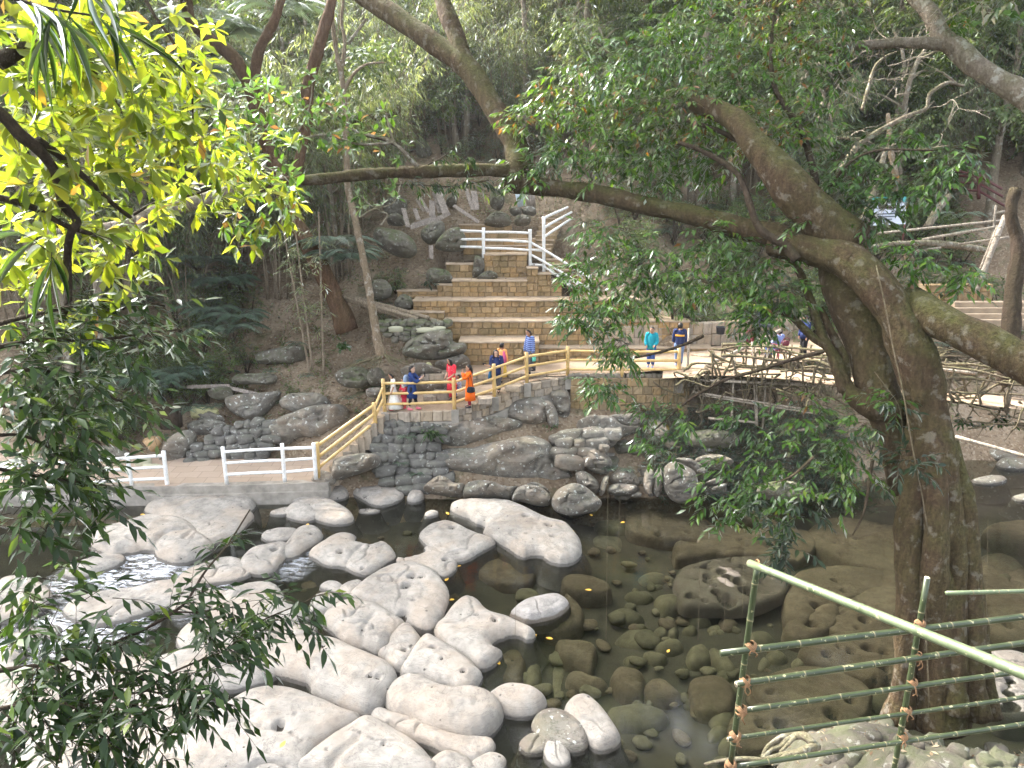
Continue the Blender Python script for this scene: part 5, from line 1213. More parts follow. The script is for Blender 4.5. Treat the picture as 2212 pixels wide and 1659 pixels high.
for a, b in (((1748, 702), (1945, 612)), ((1748, 782), (1978, 652)), ((1748, 860), (1982, 702))): urail(a, b, 33.5, 36.5)
# dark red railing up on the right
t = thing('red_railing', 'dark red railing high on the shaded slope at the right', 'railing')
def rr(a, b, ya, yb, r=.06, nm='rail'): mb = MB(); mb.tube(resample([at_y(*Q4(*a), ya), at_y(*Q4(*b), yb)], 4), r, 8); mb.build(nm, M['redrail'], t)
for x, a, b, y in ((1250, 160, 400, 38), (1680, 300, 590, 36), (830, 110, 320, 40), (1300, 240, 560, 38.1)): rr((x, a), (x - 4, b), y, y, .085, 'post')
for a, b, ya, yb in (((830, 150), (1250, 200), 40, 38), ((830, 235), (1250, 270), 40, 38), ((850, 310), (1250, 350), 40, 38), ((1250, 235), (1680, 300), 38, 36), ((1250, 315), (1680, 320), 38, 36), ((1290, 395), (1680, 400), 38, 36), ((1280, 465), (1680, 490), 38, 36), ((1690, 320), (1950, 470), 36, 35), ((1690, 410), (1960, 560), 36, 35), ((1690, 500), (2000, 680), 36, 35)): rr(a, b, ya, yb)
# ---- green bamboo fence in the foreground
t = thing('bamboo_fence', 'green bamboo fence lashed with brown rope in the near right corner', 'fence')
def gp(cx, cy, y): return at_y(*C4(cx, cy), y)
Y1, Y2 = 6.55, 6.95
bamboo('post', at_y(*C4(175, 1700), 6.5), gp(372, 235, Y1), .031, 'green', t, sp=.45, n=12)
bamboo('post', at_y(*C4(1310, 1700), 6.85), gp(1543, 345, Y2), .030, 'green', t, sp=.45, n=12)
RL = [((120, 870), (2212, 608), .034), ((222, 1082), (2212, 790), .032), ((285, 1262), (2212, 985), .028), ((165, 1462), (2212, 1165), .0225), ((215, 1652), (2212, 1352), .027)]
def rail_y(cx): return Y1 + (Y2 - Y1) * (cx - 300) / 1200 - .06
for k, ((xa, ya), (xb, yb), r) in enumerate(RL):
    p, q = gp(xa, ya, rail_y(xa)), gp(xb, yb, rail_y(xb)); q = p + (q - p) * 1.25
    bamboo('rail', p, q, r, 'green', t, sp=.42, jit=.01, ring=.07)
    d = (q - p) / np.linalg.norm(q - p); mb = MB(); mb.tube([p - d * .003, p + d * .002], [r * .86, r * .86], 12); e = mb.build('cut_end', M['cutwood'], t)
    mb = MB(); mb.tube([p - d * .005, p - d * .001], [r * .5, r * .5], 10); mb.build('hollow', M['hole'], e)  # flat dark disc paints the shade inside the cut culm
# handrail pole coming down towards the viewer
p, q = gp(312, 242, Y1 - .05), at_y(*C4(2212, 1008), 4.55); q = p + (q - p) * 1.3
bamboo('handrail', p, q, .036, 'palegreen', t, sp=.48, ring=.06, r1=.045)
d = (q - p) / np.linalg.norm(q - p); mb = MB(); mb.tube([p - d * .004, p + d * .002], [.032, .032], 12); mb.build('cut_end', M['cutwood'], t)
tp = gp(1543, 345, Y2); mb = MB(); mb.tube([tp, tp + [0, 0, .006]], [.027, .027], 12); mb.build('cut_end', M['cutwood'], t)
bamboo('rail', gp(1675, 450, 8.2), gp(2400, 432, 8.4), .027, 'palegreen', t, sp=.4, ring=.06)
def lashing(c, axA, axB, r, turns=4):
    """rope turns around two crossing poles"""
    mb = MB(); axA = axA / np.linalg.norm(axA); axB = axB / np.linalg.norm(axB)
    for s in range(turns):
        for dg in (1, -1):
            ax = (axA + dg * axB); ax = ax / np.linalg.norm(ax); n = np.cross(axA, axB); n /= np.linalg.norm(n)
            v = np.cross(ax, n); off = ax * 0 + v * (s - turns / 2 + .5) * .011 * 0 + np.cross(n, ax) * 0
            a = np.linspace(0, 2 * math.pi, 15); rr_ = r * (1 + .06 * random.uniform(-1, 1))
            sh = ax * ((s - turns / 2 + .5) * .012)
            ring = c + sh + np.outer(np.cos(a), v) * rr_ * 1.15 + np.outer(np.sin(a), n) * rr_ * 1.0
            mb.tube(ring, .0065, 6, False)
    # loose tails
    for s in range(2):
        e = c + np.array([random.uniform(-.05, .06), -.05, -random.uniform(.06, .13)])
        mb.tube(resample([c + [0, -r, 0], (c + e) / 2 + [random.uniform(-.03, .03), -.05, 0], e], 6), .006, 5)
    return mb.build('rope_lashing', M['rope'], t)
for cx, cy in ((322, 820), (285, 1062), (258, 1260), (215, 1440), (185, 1640)):
    lashing(gp(cx, cy, rail_y(cx) + .02), np.array([.1, 0, 1.]), np.array([1, .2, .1]), .052)
for cx, cy in ((1478, 890), (1440, 1070), (1400, 1262), (1372, 1445), (1492, 665)):
    lashing(gp(cx, cy, rail_y(cx) + .02), np.array([.1, 0, 1.]), np.array([1, .2, .1]), .046)
a = np.linspace(0, 2 * math.pi, 16); c = gp(362, 250, Y1 - .05); mb = MB()
for s in range(2): mb.tube(c + np.outer(np.cos(a), [0, .042, 0]) + np.outer(np.sin(a), [.012, 0, .042]) + d * .012 * s, .005, 6, False)
mb.build('rope_lashing', M['rope'], t)
# ------------------------------------------------------------------ leaves
def leaf_template(kind):
    """fine template (thin folded blade) for single leaf objects"""
    X = np.array([0, .18, .4, .62, .82, 1.0])
    W = {'lance': [.10, .62, 1, .86, .45, .02], 'oval': [.10, .5, .9, 1, .72, .04], 'obov': [.08, .35, .72, 1, .85, .05]}[kind]
    V = []
    for x, w in zip(X, W):
        z = -.10 * x * x
        V += [[x, -.5 * w, z + .10 * w], [x, 0, z], [x, .5 * w, z + .10 * w]]
    Fs = []
    for k in range(5):
        a = k * 3
        Fs += [(a, a + 3, a + 4, a + 1), (a + 1, a + 4, a + 5, a + 2)]
    return np.array(V), Fs
LEAFM = {}
def leaf_mesh(kind, mat):
    key = (kind, mat)
    if key not in LEAFM:
        V, Fs = leaf_template(kind); LEAFM[key] = mesh_from('leaf', V, Fs, [M[mat]])
    return LEAFM[key]
def norm(a): return a / (np.linalg.norm(a, axis=-1, keepdims=True) + 1e-9)
def leaf_frames(dirs, up):
    d = norm(dirs); s = norm(np.cross(up, d)); n = np.cross(d, s); return d, s, n
def leaves_mesh(name, L, mat, kind='lance', parent=None, droop=.12):
    """all leaves of L = (pos, dir, up, length, width, tint) in one mesh (5 vertices a leaf)"""
    pos, dr, up, ln, wd, ti = L
    d, s, n = leaf_frames(dr, up)
    mid = .45 if kind == 'lance' else .58
    ln_, wd_ = ln[:, None], wd[:, None]
    b = pos; m_ = pos + d * ln_ * mid - n * ln_ * droop * .25
    l = m_ + s * wd_ * .5 + n * wd_ * .12; r = m_ - s * wd_ * .5 + n * wd_ * .12; tp = pos + d * ln_ - n * ln_ * droop
    V = np.stack([b, m_, tp, l, r], 1).reshape(-1, 3)
    k = np.arange(len(pos))[:, None] * 5
    Fs = np.concatenate([k + [0, 1, 3], k + [3, 1, 2], k + [0, 4, 1], k + [1, 4, 2]])
    return link(name, mesh_from(name, V, Fs, [M[mat]], True, tint=np.repeat(ti, 5)), parent)
def leaf_objects(L, idx, mat, kind, parent, name='leaf'):
    pos, dr, up, ln, wd, ti = L
    d, s, n = leaf_frames(dr[idx], up[idx]); me = leaf_mesh(kind, mat)
    for i, (p, a, b, c, l, w) in enumerate(zip(pos[idx], d, s, n, ln[idx], wd[idx])):
        o = link(name, me, parent)
        o.matrix_world = Matrix(((a[0] * l, b[0] * w, c[0] * l, p[0]), (a[1] * l, b[1] * w, c[1] * l, p[1]), (a[2] * l, b[2] * w, c[2] * l, p[2]), (0, 0, 0, 1)))
def cat(Ls): return tuple(np.concatenate([l[i] for l in Ls]) for i in range(6))
def twig_leaves(org, dirs, tl, n, ln, wd, droop=.35, spread=.8, whorl=False, tint=(0, 1), jl=.25, sag=.25):
    """n leaves along every twig; returns leaves and the twigs' polylines"""
    T_ = len(org); d = norm(dirs); tl = np.broadcast_to(tl, (T_,))
    f = np.linspace(.18, 1, n)[None, :].repeat(T_, 0) if not whorl else np.clip(RNG.normal(.97, .05, (T_, n)), .75, 1.05)
    P = org[:, None] + d[:, None] * (tl[:, None] * f)[..., None]
    P[..., 2] -= sag * tl[:, None] * f ** 2
    a = np.array([0, 0, 1.0]); s = norm(np.cross(d, a) + 1e-6); u2 = np.cross(s, d)
    if whorl:
        ang = (np.arange(n) * 2.4)[None, :] + RNG.uniform(0, 6.28, (T_, 1)); sp = spread * RNG.uniform(.7, 1.3, (T_, n))
        side = np.cos(ang)[..., None] * s[:, None] + np.sin(ang)[..., None] * u2[:, None]
        ld = d[:, None] * .55 + side * sp[..., None]
    else:
        sg = np.where(np.arange(n) % 2 == 0, 1, -1)[None, :, None]
        ld = d[:, None] * RNG.uniform(.4, .8, (T_, n, 1)) + s[:, None] * sg * spread * RNG.uniform(.6, 1.2, (T_, n, 1))
        ld[:, -1] = d
    ld = ld + RNG.normal(0, .18, ld.shape); ld[..., 2] -= droop * RNG.uniform(.4, 1.5, ld.shape[:2])
    up = a + RNG.normal(0, .35, ld.shape)
    N = T_ * n
    return (P.reshape(N, 3), ld.reshape(N, 3), up.reshape(N, 3), ln * RNG.uniform(1 - jl, 1 + jl, N), wd * RNG.uniform(1 - jl, 1 + jl, N), np.clip(RNG.beta(2, 2.4, N) * (tint[1] - tint[0]) + tint[0] + (RNG.random(N) > .965) * .5, 0, 1)), \
        [np.stack([org, org + d * tl[:, None] * .5 - [0, 0, 1] * (sag * tl * .25)[:, None], org + d * tl[:, None] - [0, 0, 1] * (sag * tl)[:, None]], 1)][0]
def twigs_mesh(name, polys, r, mat, parent=None):
    """three sided prisms along many short polylines (T,k,3)"""
    T_, k, _ = polys.shape
    d = norm(polys[:, -1] - polys[:, 0]); s = norm(np.cross(d, [0.1, .2, 1.0])); u = np.cross(s, d)
    V = []
    for j in range(k):
        rr = np.broadcast_to(r, (T_,)) * (1 - .6 * j / (k - 1))
        for a in (0, 2.094, 4.189): V.append(polys[:, j] + (s * math.cos(a) + u * math.sin(a)) * rr[:, None])
    V = np.stack(V, 1).reshape(-1, 3); b = np.arange(T_)[:, None] * 3 * k; Fs = []
    for j in range(k - 1):
        for i in range(3):
            Fs.append(b + [j * 3 + i, j * 3 + (i + 1) % 3, (j + 1) * 3 + (i + 1) % 3, (j + 1) * 3 + i])
    o = link(name, mesh_from(name, V, np.concatenate(Fs), [M[mat]]), parent); return tag(o, kind='stuff')

def limb(name, pts, rad, mat, parent=None, n=14, seg=None, rough=.10, flute=0.0, seed=0):
    """bark tube with an uneven section"""
    pts = np.asarray(pts, float); L = np.linalg.norm(np.diff(pts, axis=0), axis=1).sum()
    rad = np.asarray(rad, float); seg = seg or int(np.clip(L / (rad.mean() * .9), 8, 90))
    P = resample(pts, seg); R = np.interp(np.linspace(0, 1, seg), np.linspace(0, 1, len(rad)), rad)
    V, Fs = tube_geo(P, R, n); rr = R.repeat(n)
    C = P.repeat(n, 0); dv = V - C
    a = np.tile(np.arange(n) * 2 * math.pi / n, seg); s = np.linspace(0, L, seg).repeat(n)
    k = 1 + rough * 1.6 * fbm(np.c_[V * (0.9 / max(R.mean(), .06) * .45)], 4, 61 + seed)
    if flute: k = k + flute * (np.abs(np.sin(a * 2.5 + s * .25 + seed)) - .5)
    if n > 20: k = k + .07 * np.abs(fbm(np.c_[np.cos(a) * 2.6, np.sin(a) * 2.6, s * .55 + seed], 4, 71)) - .05 * np.exp(-(fbm(np.c_[np.cos(a) * 1.7, np.sin(a) * 1.7, s * .4 + 5], 3, 73) / .06) ** 2)
    V = C + dv * k[:, None]
    return link(name, mesh_from(name, V, Fs, [M[mat]]), parent)
def PT(f, L): return np.array([at_t(*f(x, y), t) for x, y, t in L])
def px_r(w, t): return w * t / FPX            # picture radius in 1024 px -> metres

# ------------------------------------------------------------------ the big fig tree on the near bank
fig = thing('fig_tree', 'huge mossy fig tree with a fluted trunk bending left across the pool', 'tree')
def fl(name, f, L, rpx, n=14, **kw):
    P = PT(f, L); return limb(name, P, [px_r(r, l[2]) for r, l in zip(rpx, L)], kw.pop('mat', 'bark'), fig, n, **kw)
fl('trunk', R6, [(1370, 2850, 13.9), (1365, 2300, 13.7), (1360, 1659, 13.5), (1345, 1300, 13.3), (1322, 1000, 13.2), (1262, 740, 13.1), (1165, 500, 13.1), (1060, 320, 13.2), (930, 180, 13.4), (780, 90, 13.7), (600, 45, 14.0), (400, 15, 14.4)],
   [29, 28, 27, 24, 20, 18.5, 18.5, 18, 17, 16, 13, 12], 64, seg=150, rough=.1, flute=.09)
fl('trunk_strand', C4, [(1330, 1330, 13.8), (1375, 1150, 13.7), (1395, 900, 13.5), (1410, 500, 13.4), (1425, 0, 13.3), (1440, -500, 13.2)], [15, 11, 11, 12, 13, 9], 14, rough=.12, flute=.05)
fl('trunk_strand', C4, [(1740, 1280, 13.3), (1735, 1000, 13.3), (1740, 600, 13.3), (1745, 200, 13.2), (1700, -250, 13.1), (1650, -600, 13.2)], [11, 9.5, 9.5, 9.5, 9, 6], 14, rough=.12, seed=3)
fl('trunk_strand', C4, [(1880, 1300, 13.5), (1865, 1000, 13.4), (1850, 600, 13.4), (1835, 200, 13.3), (1790, -200, 13.2), (1720, -600, 13.2)], [14, 11, 11, 11, 10, 6], 14, rough=.12, seed=5)
fl('trunk_strand', C4, [(1985, 1310, 13.7), (1950, 1050, 13.7), (1915, 750, 13.6), (1880, 400, 13.6), (1850, 100, 13.5)], [10, 8, 7, 7, 5], 12, rough=.12, seed=7)
fl('trunk_strand', C4, [(1575, 1290, 14.0), (1570, 900, 13.8), (1575, 500, 13.3), (1600, 100, 13.05), (1600, -400, 13.0)], [12, 12, 13, 14, 10], 14, rough=.12, seed=9)
fl('limb', F, [(1790, 545, 14.0), (1700, 515, 14.4), (1600, 490, 14.8), (1480, 462, 15.2), (1380, 440, 15.5), (1270, 415, 15.9), (1180, 405, 16.1), (1110, 395, 16.3)], [15, 13, 11.5, 10, 9, 8.5, 9, 10], 16)
fl('limb', R6, [(1190, 1500, 13.9), (1130, 1150, 13.9), (1040, 900, 13.9), (1000, 650, 14.0), (900, 430, 14.1), (830, 280, 14.2), (830, 120, 14.4), (800, -60, 14.6)], [15, 15, 18, 22, 22, 22, 22, 22], 20, flute=.06, seed=11)
fl('limb', R3, [(1130, 1560, 13.9), (950, 1420, 13.9), (780, 1270, 13.9), (610, 1060, 14.0), (470, 900, 14.1), (390, 790, 14.3), (250, 700, 14.6), (100, 660, 15)], [24, 23, 20, 16, 13, 12, 10, 8], 18, seed=13)
fl('limb', R6, [(1220, 380, 13.4), (1300, 430, 13.0), (1450, 510, 12.6), (1700, 630, 12.2), (1930, 760, 11.9), (2150, 900, 11.7)], [19, 18, 17, 17, 18, 18], 18, seed=15)
fl('limb', R6, [(1180, 330, 13.4), (1300, 360, 13.6), (1450, 430, 13.8), (1560, 470, 14.0)], [5, 4, 4, 3], 10, seed=16)
fl('limb', R6, [(1180, 1010, 13.7), (1020, 1000, 13.7), (930, 950, 13.8), (860, 900, 13.9), (830, 820, 14.0)], [14, 13, 11, 9, 6], 14, seed=17)
fl('branch', R6, [(850, 880, 13.9), (790, 720, 14.0), (700, 560, 14.1), (620, 330, 14.3), (560, 180, 14.4), (430, 20, 14.6), (390, -120, 14.8)], [5.5, 4.8, 4.5, 4, 3.4, 2.8, 2], 8)
fl('branch', R6, [(830, 900, 13.9), (740, 650, 14.0), (660, 590, 14.1), (520, 460, 14.3), (400, 400, 14.6), (240, 330, 15.0)], [5, 5, 4, 3.4, 3, 2], 8)
fl('branch', R6, [(845, 850, 14.1), (830, 700, 14.1), (760, 560, 14.2), (690, 400, 14.3)], [5, 4.5, 4, 3], 8)
fl('limb', R2, [(1420, 1200, 16.3), (1440, 1050, 16.4), (1420, 930, 16.6), (1350, 800, 16.8), (1200, 560, 17.1), (1080, 400, 17.3), (960, 320, 17.5), (700, 140, 17.9), (450, -30, 18.4), (200, -220, 19)], [14, 13, 12, 11, 10.5, 12, 10.5, 10, 10, 9], 16, seed=19)
fl('limb', R2, [(1100, 440, 17.25), (1050, 260, 17.4), (980, 80, 17.6), (930, -60, 17.8), (880, -300, 18.2)], [10.5, 9, 8.5, 8, 7], 14, seed=21)
fl('limb', R2, [(1400, 1080, 16.3), (1200, 1085, 16.2), (1000, 1090, 16.0), (700, 1098, 15.6), (400, 1120, 15.2), (100, 1150, 14.8), (-80, 1160, 14.6), (-250, 1210, 14.4)], [7, 6.5, 6.5, 6, 5.5, 5, 4.8, 5], 12, seed=23)
fl('limb', R1, [(1640, 1190, 14.4), (1450, 1230, 14.2), (1250, 1290, 14.0), (1000, 1350, 13.8), (750, 1440, 13.5), (500, 1470, 13.2), (260, 1485, 13.0), (0, 1480, 12.8)], [5.5, 6, 7, 7, 5.5, 4, 3.2, 2.5], 10, mat='barkgrey', seed=25)
fl('branch', R1, [(900, 1390, 13.6), (880, 1500, 13.5), (760, 1570, 13.4), (650, 1630, 13.3), (480, 1630, 13.1), (380, 1590, 13.0), (330, 1500, 13)], [4.5, 3.5, 3.5, 3.2, 2.6, 2, 1.2], 8, mat='barkgrey')
fl('branch', R2, [(790, 1060, 15.7), (700, 960, 15.4), (600, 900, 15.2), (400, 840, 15.0), (240, 700, 14.8)], [2, 1.6, 1.5, 1.2, .8], 6, mat='barkdark')
fl('branch', R3, [(900, 1280, 14.6), (860, 1050, 14.7), (780, 820, 14.9), (640, 600, 15.1), (600, 420, 15.2), (605, 200, 15.3), (640, 0, 15.4)], [4.2, 3.6, 3.2, 2.6, 2, 1.6, 1.2], 7, mat='barkdark')
fl('branch', R3, [(860, 1500, 14.0), (770, 1340, 14.1), (560, 1080, 14.3), (420, 920, 14.5), (250, 830, 14.7), (60, 770, 14.9)], [4.5, 4, 3.4, 3, 2.4, 1.8], 7, mat='barkdark')
fl('branch', R3, [(760, 1659, 13.8), (680, 1560, 13.9), (520, 1450, 14.0), (430, 1200, 14.2), (350, 1080, 14.3), (150, 960, 14.5), (0, 910, 14.6)], [5, 4.5, 4, 3.4, 3, 2.5, 2], 7, mat='barkdark')
fl('branch', C3, [(2300, 370, 13.3), (2000, 450, 13.5), (1750, 530, 13.7), (1500, 600, 13.9), (1300, 700, 14.1), (1150, 800, 14.3), (1000, 930, 14.6), (850, 1060, 14.8)], [2.2, 2, 1.9, 1.8, 1.5, 1.3, 1, .7], 6, mat='barkdark')
fl('branch', C3, [(1300, 240, 14.0), (1150, 310, 14.2), (1000, 360, 14.4), (800, 410, 14.6), (640, 430, 14.8)], [2, 1.6, 1.4, 1.2, .8], 6, mat='barkdark')
fl('branch', R6, [(1000, 1300, 13.2), (950, 1600, 13.0), (880, 1750, 13)], [1.8, 1.3, .8], 6, mat='barkdark')
fl('branch', C6, [(2600, -120, 12.9), (2450, 10, 12.8), (2320, 60, 12.7)], [1.6, 1.2, .7], 6, mat='barkdark')
fl('branch', R3, [(1640, 960, 13), (1280, 960, 13.4), (1100, 1040, 13.7), (980, 1180, 14), (850, 1330, 14.3)], [.9, 1.1, 1.3, 1.5, 2.0], 6, mat='barkdark')
# vine running down the trunk, thin hanging aerial roots
def hang(pts, r, mat='root', name='hanging_root'): mb = MB(); mb.tube(resample(pts, 14), r, 5); mb.build(name, M[mat], fig)
hang(PT(R6, [(1020, 150, 12.6), (1080, 420, 12.5), (1120, 640, 12.45), (1180, 900, 12.4), (1230, 1200, 12.4), (1290, 1500, 12.5), (1330, 1750, 12.6)]), .012)
hang(PT(R6, [(1010, 780, 13.2), (1100, 900, 13.0), (1160, 1000, 12.9), (1175, 1200, 12.8), (1130, 1500, 12.9)]), .007)
hang(PT(C4, [(1530, 330, 13), (1535, 700, 13), (1555, 1250, 13)]), .008)
hang(PT(C4, [(1505, 560, 12.9), (1545, 900, 12.9), (1560, 1230, 13)]), .006)
for px, a, b, t_ in ((608, 480, 640, 12.6), (700, 560, 640, 12), (620, 500, 560, 12.4), (726, 560, 632, 12), (744, 540, 620, 12.2), (517, 560, 640, 12.3), (988, 520, 640, 12)): hang(np.array([at_t(px, a, t_), at_t(px - 1, (a + b) / 2, t_), at_t(px - 2, b, t_)]), .003)
# crown of the fig: clumps (full view x, y, radius, distance)
CL = [(1150, 260, 55, 16.2), (1230, 200, 75, 16), (1330, 150, 85, 15.8), (1440, 110, 90, 15.6), (1390, 230, 100, 15.6), (1490, 250, 95, 15.4), (1590, 180, 90, 15.4), (1290, 280, 80, 16), (1190, 330, 60, 16.2), (1420, 340, 80, 15.6), (1540, 340, 60, 15.2),
      (1650, 270, 75, 15.2), (1740, 150, 85, 15.6), (1700, 50, 85, 16), (1790, 60, 70, 16.5), (1600, 60, 85, 16), (1480, 20, 75, 16.5), (1750, 250, 60, 15), (1700, 340, 55, 15), (1130, 380, 38, 16.2), (1310, 360, 60, 15.8),
      (1300, 520, 60, 15.5), (1410, 560, 75, 15.3), (1350, 620, 70, 15.2), (1500, 600, 60, 15), (1600, 630, 55, 14.6), (1250, 600, 40, 15.4), (1290, 680, 50, 15), (1650, 570, 50, 14.4), (1550, 520, 50, 14.8), (1340, 750, 40, 14.8), (1240, 680, 35, 15), 
      (1300, 830, 30, 14.6), (1640, 690, 40, 14.2), (1760, 480, 45, 14), (1900, 390, 45, 14), (1850, 330, 45, 14.4), (1960, 300, 30, 14), (1800, 400, 50, 14.2), (1880, 460, 45, 13.8), (1990, 400, 40, 13.4), (2060, 350, 40, 13.2), (1960, 560, 40, 13.4), (2080, 590, 30, 13.2), (1700, 640, 40, 14),
      (1600, 900, 45, 14.3), (1700, 950, 60, 13.9), (1750, 880, 50, 13.8), (1810, 950, 50, 13.6), (1650, 1050, 60, 13.8), (1750, 1060, 70, 13.5), (1850, 1010, 50, 13.4), (1600, 1010, 40, 14), (1580, 1120, 35, 14), (1690, 1130, 35, 13.6), (1420, 960, 40, 14.5), (1480, 900, 30, 14.4), (1400, 890, 25, 14.6), (1870, 920, 40, 13.2),
      (1700, 1190, 30, 12.8), (1650, 1090, 45, 13.4), (1540, 1070, 30, 13.8), (1930, 870, 22, 12.8), (1960, 1000, 20, 12.6)]
Ls, TW = [], []
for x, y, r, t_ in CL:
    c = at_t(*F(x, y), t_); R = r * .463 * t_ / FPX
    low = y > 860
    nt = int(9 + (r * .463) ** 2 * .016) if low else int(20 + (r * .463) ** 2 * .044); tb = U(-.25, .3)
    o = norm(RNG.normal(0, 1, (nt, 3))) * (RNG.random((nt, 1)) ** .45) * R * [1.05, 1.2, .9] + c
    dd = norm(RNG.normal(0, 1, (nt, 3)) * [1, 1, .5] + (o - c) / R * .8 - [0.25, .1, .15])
    l, tw = twig_leaves(o, dd, U(.25, .5, nt), 8, .19, .062, droop=.55, tint=(max(0, tb), .75 + tb) if y > 300 else (max(0, .1 + tb + (.2 if x > 1550 else 0)), 1.0 + tb)); Ls.append(l); TW.append(tw)  # brighter tint paints sunlight on the upper clumps, most at the right
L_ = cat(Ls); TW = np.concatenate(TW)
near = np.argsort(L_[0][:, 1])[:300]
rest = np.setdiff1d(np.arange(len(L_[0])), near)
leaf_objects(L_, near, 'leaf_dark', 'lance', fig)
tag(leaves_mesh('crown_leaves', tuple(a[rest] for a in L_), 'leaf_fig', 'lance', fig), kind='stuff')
twigs_mesh('twigs', TW, .006, 'barkdark', fig)
# unseen upper crown above the picture, clumps added to shade and darken the pool
Ls = []
for k in range(74):
    c = np.array([U(-3, 13), U(10, 23), U(15.5, 23)]) if k < 50 else np.array([U(-6, 12), U(16, 28), U(18, 28)])
    if c[2] < 10 + c[1] * .34: c[2] = 10 + c[1] * .34 + U(.5, 4)
    nt = 46; R = U(1.2, 2.2)
    o = norm(RNG.normal(0, 1, (nt, 3))) * (RNG.random((nt, 1)) ** .4) * R + c
    l, tw = twig_leaves(o, norm(RNG.normal(0, 1, (nt, 3)) * [1, 1, .5] - [0, 0, .3]), .7, 8, .30, .12, tint=(0, .8)); Ls.append(l)
tag(leaves_mesh('added_crown_leaves', cat(Ls), 'leaf_fig', 'lance', fig), kind='stuff')
for (a, b, c2, r) in (((450, -30, 18.4), (-300, -500, 20), (-900, -900, 21), .22), ((930, -60, 17.8), (700, -600, 18.5), (900, -1200, 19), .2)):
    limb('limb', np.array([at_t(*R2(a[0], a[1]), a[2]), at_t(*R2(b[0], b[1]), b[2]), at_t(*R2(c2[0], c2[1]), c2[2])]), [r, r * .8, r * .4], 'bark', fig, 10)

# ------------------------------------------------------------------ pale barked tree at the right edge
pt = thing('pale_tree', 'pale barked tree limb reaching in from the right edge at the top', 'tree')
def pl(name, f, L, rpx, mat='barkgrey', n=12, par=None, **kw): return limb(name, PT(f, L), [px_r(r, l[2]) for r, l in zip(rpx, L)], mat, par or pt, n, **kw)
pl('trunk', R3, [(2700, 980, 15), (2420, 760, 15.2), (2212, 610, 15.5), (2050, 520, 15.7), (1900, 420, 15.9), (1780, 310, 16.1), (1690, 240, 16.2), (1640, 130, 16.3), (1580, 40, 16.5), (1480, -60, 16.7), (1350, -300, 17)], [17, 14, 12, 11, 10.5, 10, 9.5, 8, 7.5, 7, 6])
pl('limb', R3, [(1720, 280, 16.2), (1600, 275, 16.2), (1400, 275, 16.3), (1200, 288, 16.4), (1000, 300, 16.5), (760, 300, 16.7), (600, 290, 16.8)], [7, 6, 5, 4.6, 4.2, 3, 2])
def wild_twigs(starts, parent, mat, n_sub, seg_len, r0, seed, up=(0, 0, .1), name='bare_twig', wig=.55):
    r = np.random.default_rng(seed); out = []
    for s, d0, L in starts:
        p = np.array(s, float); d = np.array(d0, float); d /= np.linalg.norm(d); pts = [p.copy()]; n = max(4, int(L / seg_len))
        for i in range(n):
            d = d + r.normal(0, wig * .45, 3) + np.array(up) * .3; d /= np.linalg.norm(d); p = p + d * seg_len; pts.append(p.copy())
            if i > 0 and r.random() < n_sub: out.append((p.copy(), d + r.normal(0, .8, 3), L * (1 - i / n) * .7))
        mb = MB(); mb.tube(np.array(pts), np.linspace(r0, r0 * .3, len(pts)), 5); mb.build(name, M[mat], parent)
    return out
st = [(at_t(*R3(x, y), 16.4), (U(-1, .5), U(-.5, .5), U(-.7, .6)), U(1.0, 2.4)) for x, y in ((1500, 280), (1300, 285), (1150, 290), (1000, 300), (880, 300), (1650, 200), (1250, 280), (1400, 270), (1050, 295), (950, 300))]
o2 = wild_twigs(st, pt, 'palepole', .5, .18, .016, 3); o3 = wild_twigs(o2[:40], pt, 'palepole', .2, .14, .009, 4); wild_twigs(o3[:30], pt, 'palepole', 0, .12, .006, 5)
l, tw = twig_leaves(np.array([at_t(*R3(U(1640, 1850), U(60, 240)), 16.2) for _ in range(34)]), RNG.normal(0, 1, (34, 3)) - [0, 0, .6], .3, 7, .17, .055, tint=(.45, 1)); tag(leaves_mesh('leaf_tuft', l, 'leaf_mid', 'lance', pt), kind='stuff')
# bare pale shrub below it
sh = thing('bare_shrub', 'bare shrub of pale crooked branches at the right, in front of dark trees', 'shrub')
pl('branch', R3, [(1050, 1080, 20), (1120, 970, 20), (1200, 890, 20), (1400, 775, 20), (1500, 730, 20), (1590, 690, 20), (1612, 600, 20), (1720, 530, 20), (1800, 545, 20), (1830, 545, 20)], [3.4, 3.2, 3, 2.6, 2.4, 2, 1.8, 1.8, 1.4, .8], par=sh, n=8, mat='barkgrey')
pl('branch', R3, [(1590, 690, 20), (1640, 645, 20)], [1.4, .7], par=sh, n=6); pl('branch', R3, [(1790, 540, 20), (1700, 470, 20), (1650, 450, 20)], [1.2, 1, .6], par=sh, n=6)
pl('branch', R3, [(1200, 890, 20), (1000, 880, 20.2), (850, 900, 20.4)], [1.6, 1.2, .6], par=sh, n=6); pl('branch', R3, [(1480, 980, 20), (1600, 950, 20), (1730, 930, 20)], [1.0, 1.0, .7], par=sh, n=6)
pl('branch', R3, [(905, 760, 20.5), (935, 610, 20.5), (900, 570, 20.5), (820, 560, 20.5), (760, 620, 20.5)], [2, 1.6, 1.4, 1, .6], par=sh, n=6)
pl('branch', R3, [(1180, 700, 20.5), (1220, 560, 20.5), (1260, 430, 20.5), (1330, 360, 20.5), (1400, 330, 20.5)], [2, 1.8, 1.6, 1.2, .6], par=sh, n=6)
st = [(at_t(*R3(x, y), 20.3), (U(-1, 1), U(-.5, .5), U(-.4, .8)), U(1.0, 2.6)) for x, y in ((1200, 890), (1120, 960), (1000, 880), (930, 600), (1240, 500), (1500, 730), (1100, 400), (1350, 420), (1000, 480), (1180, 640), (1400, 560))]
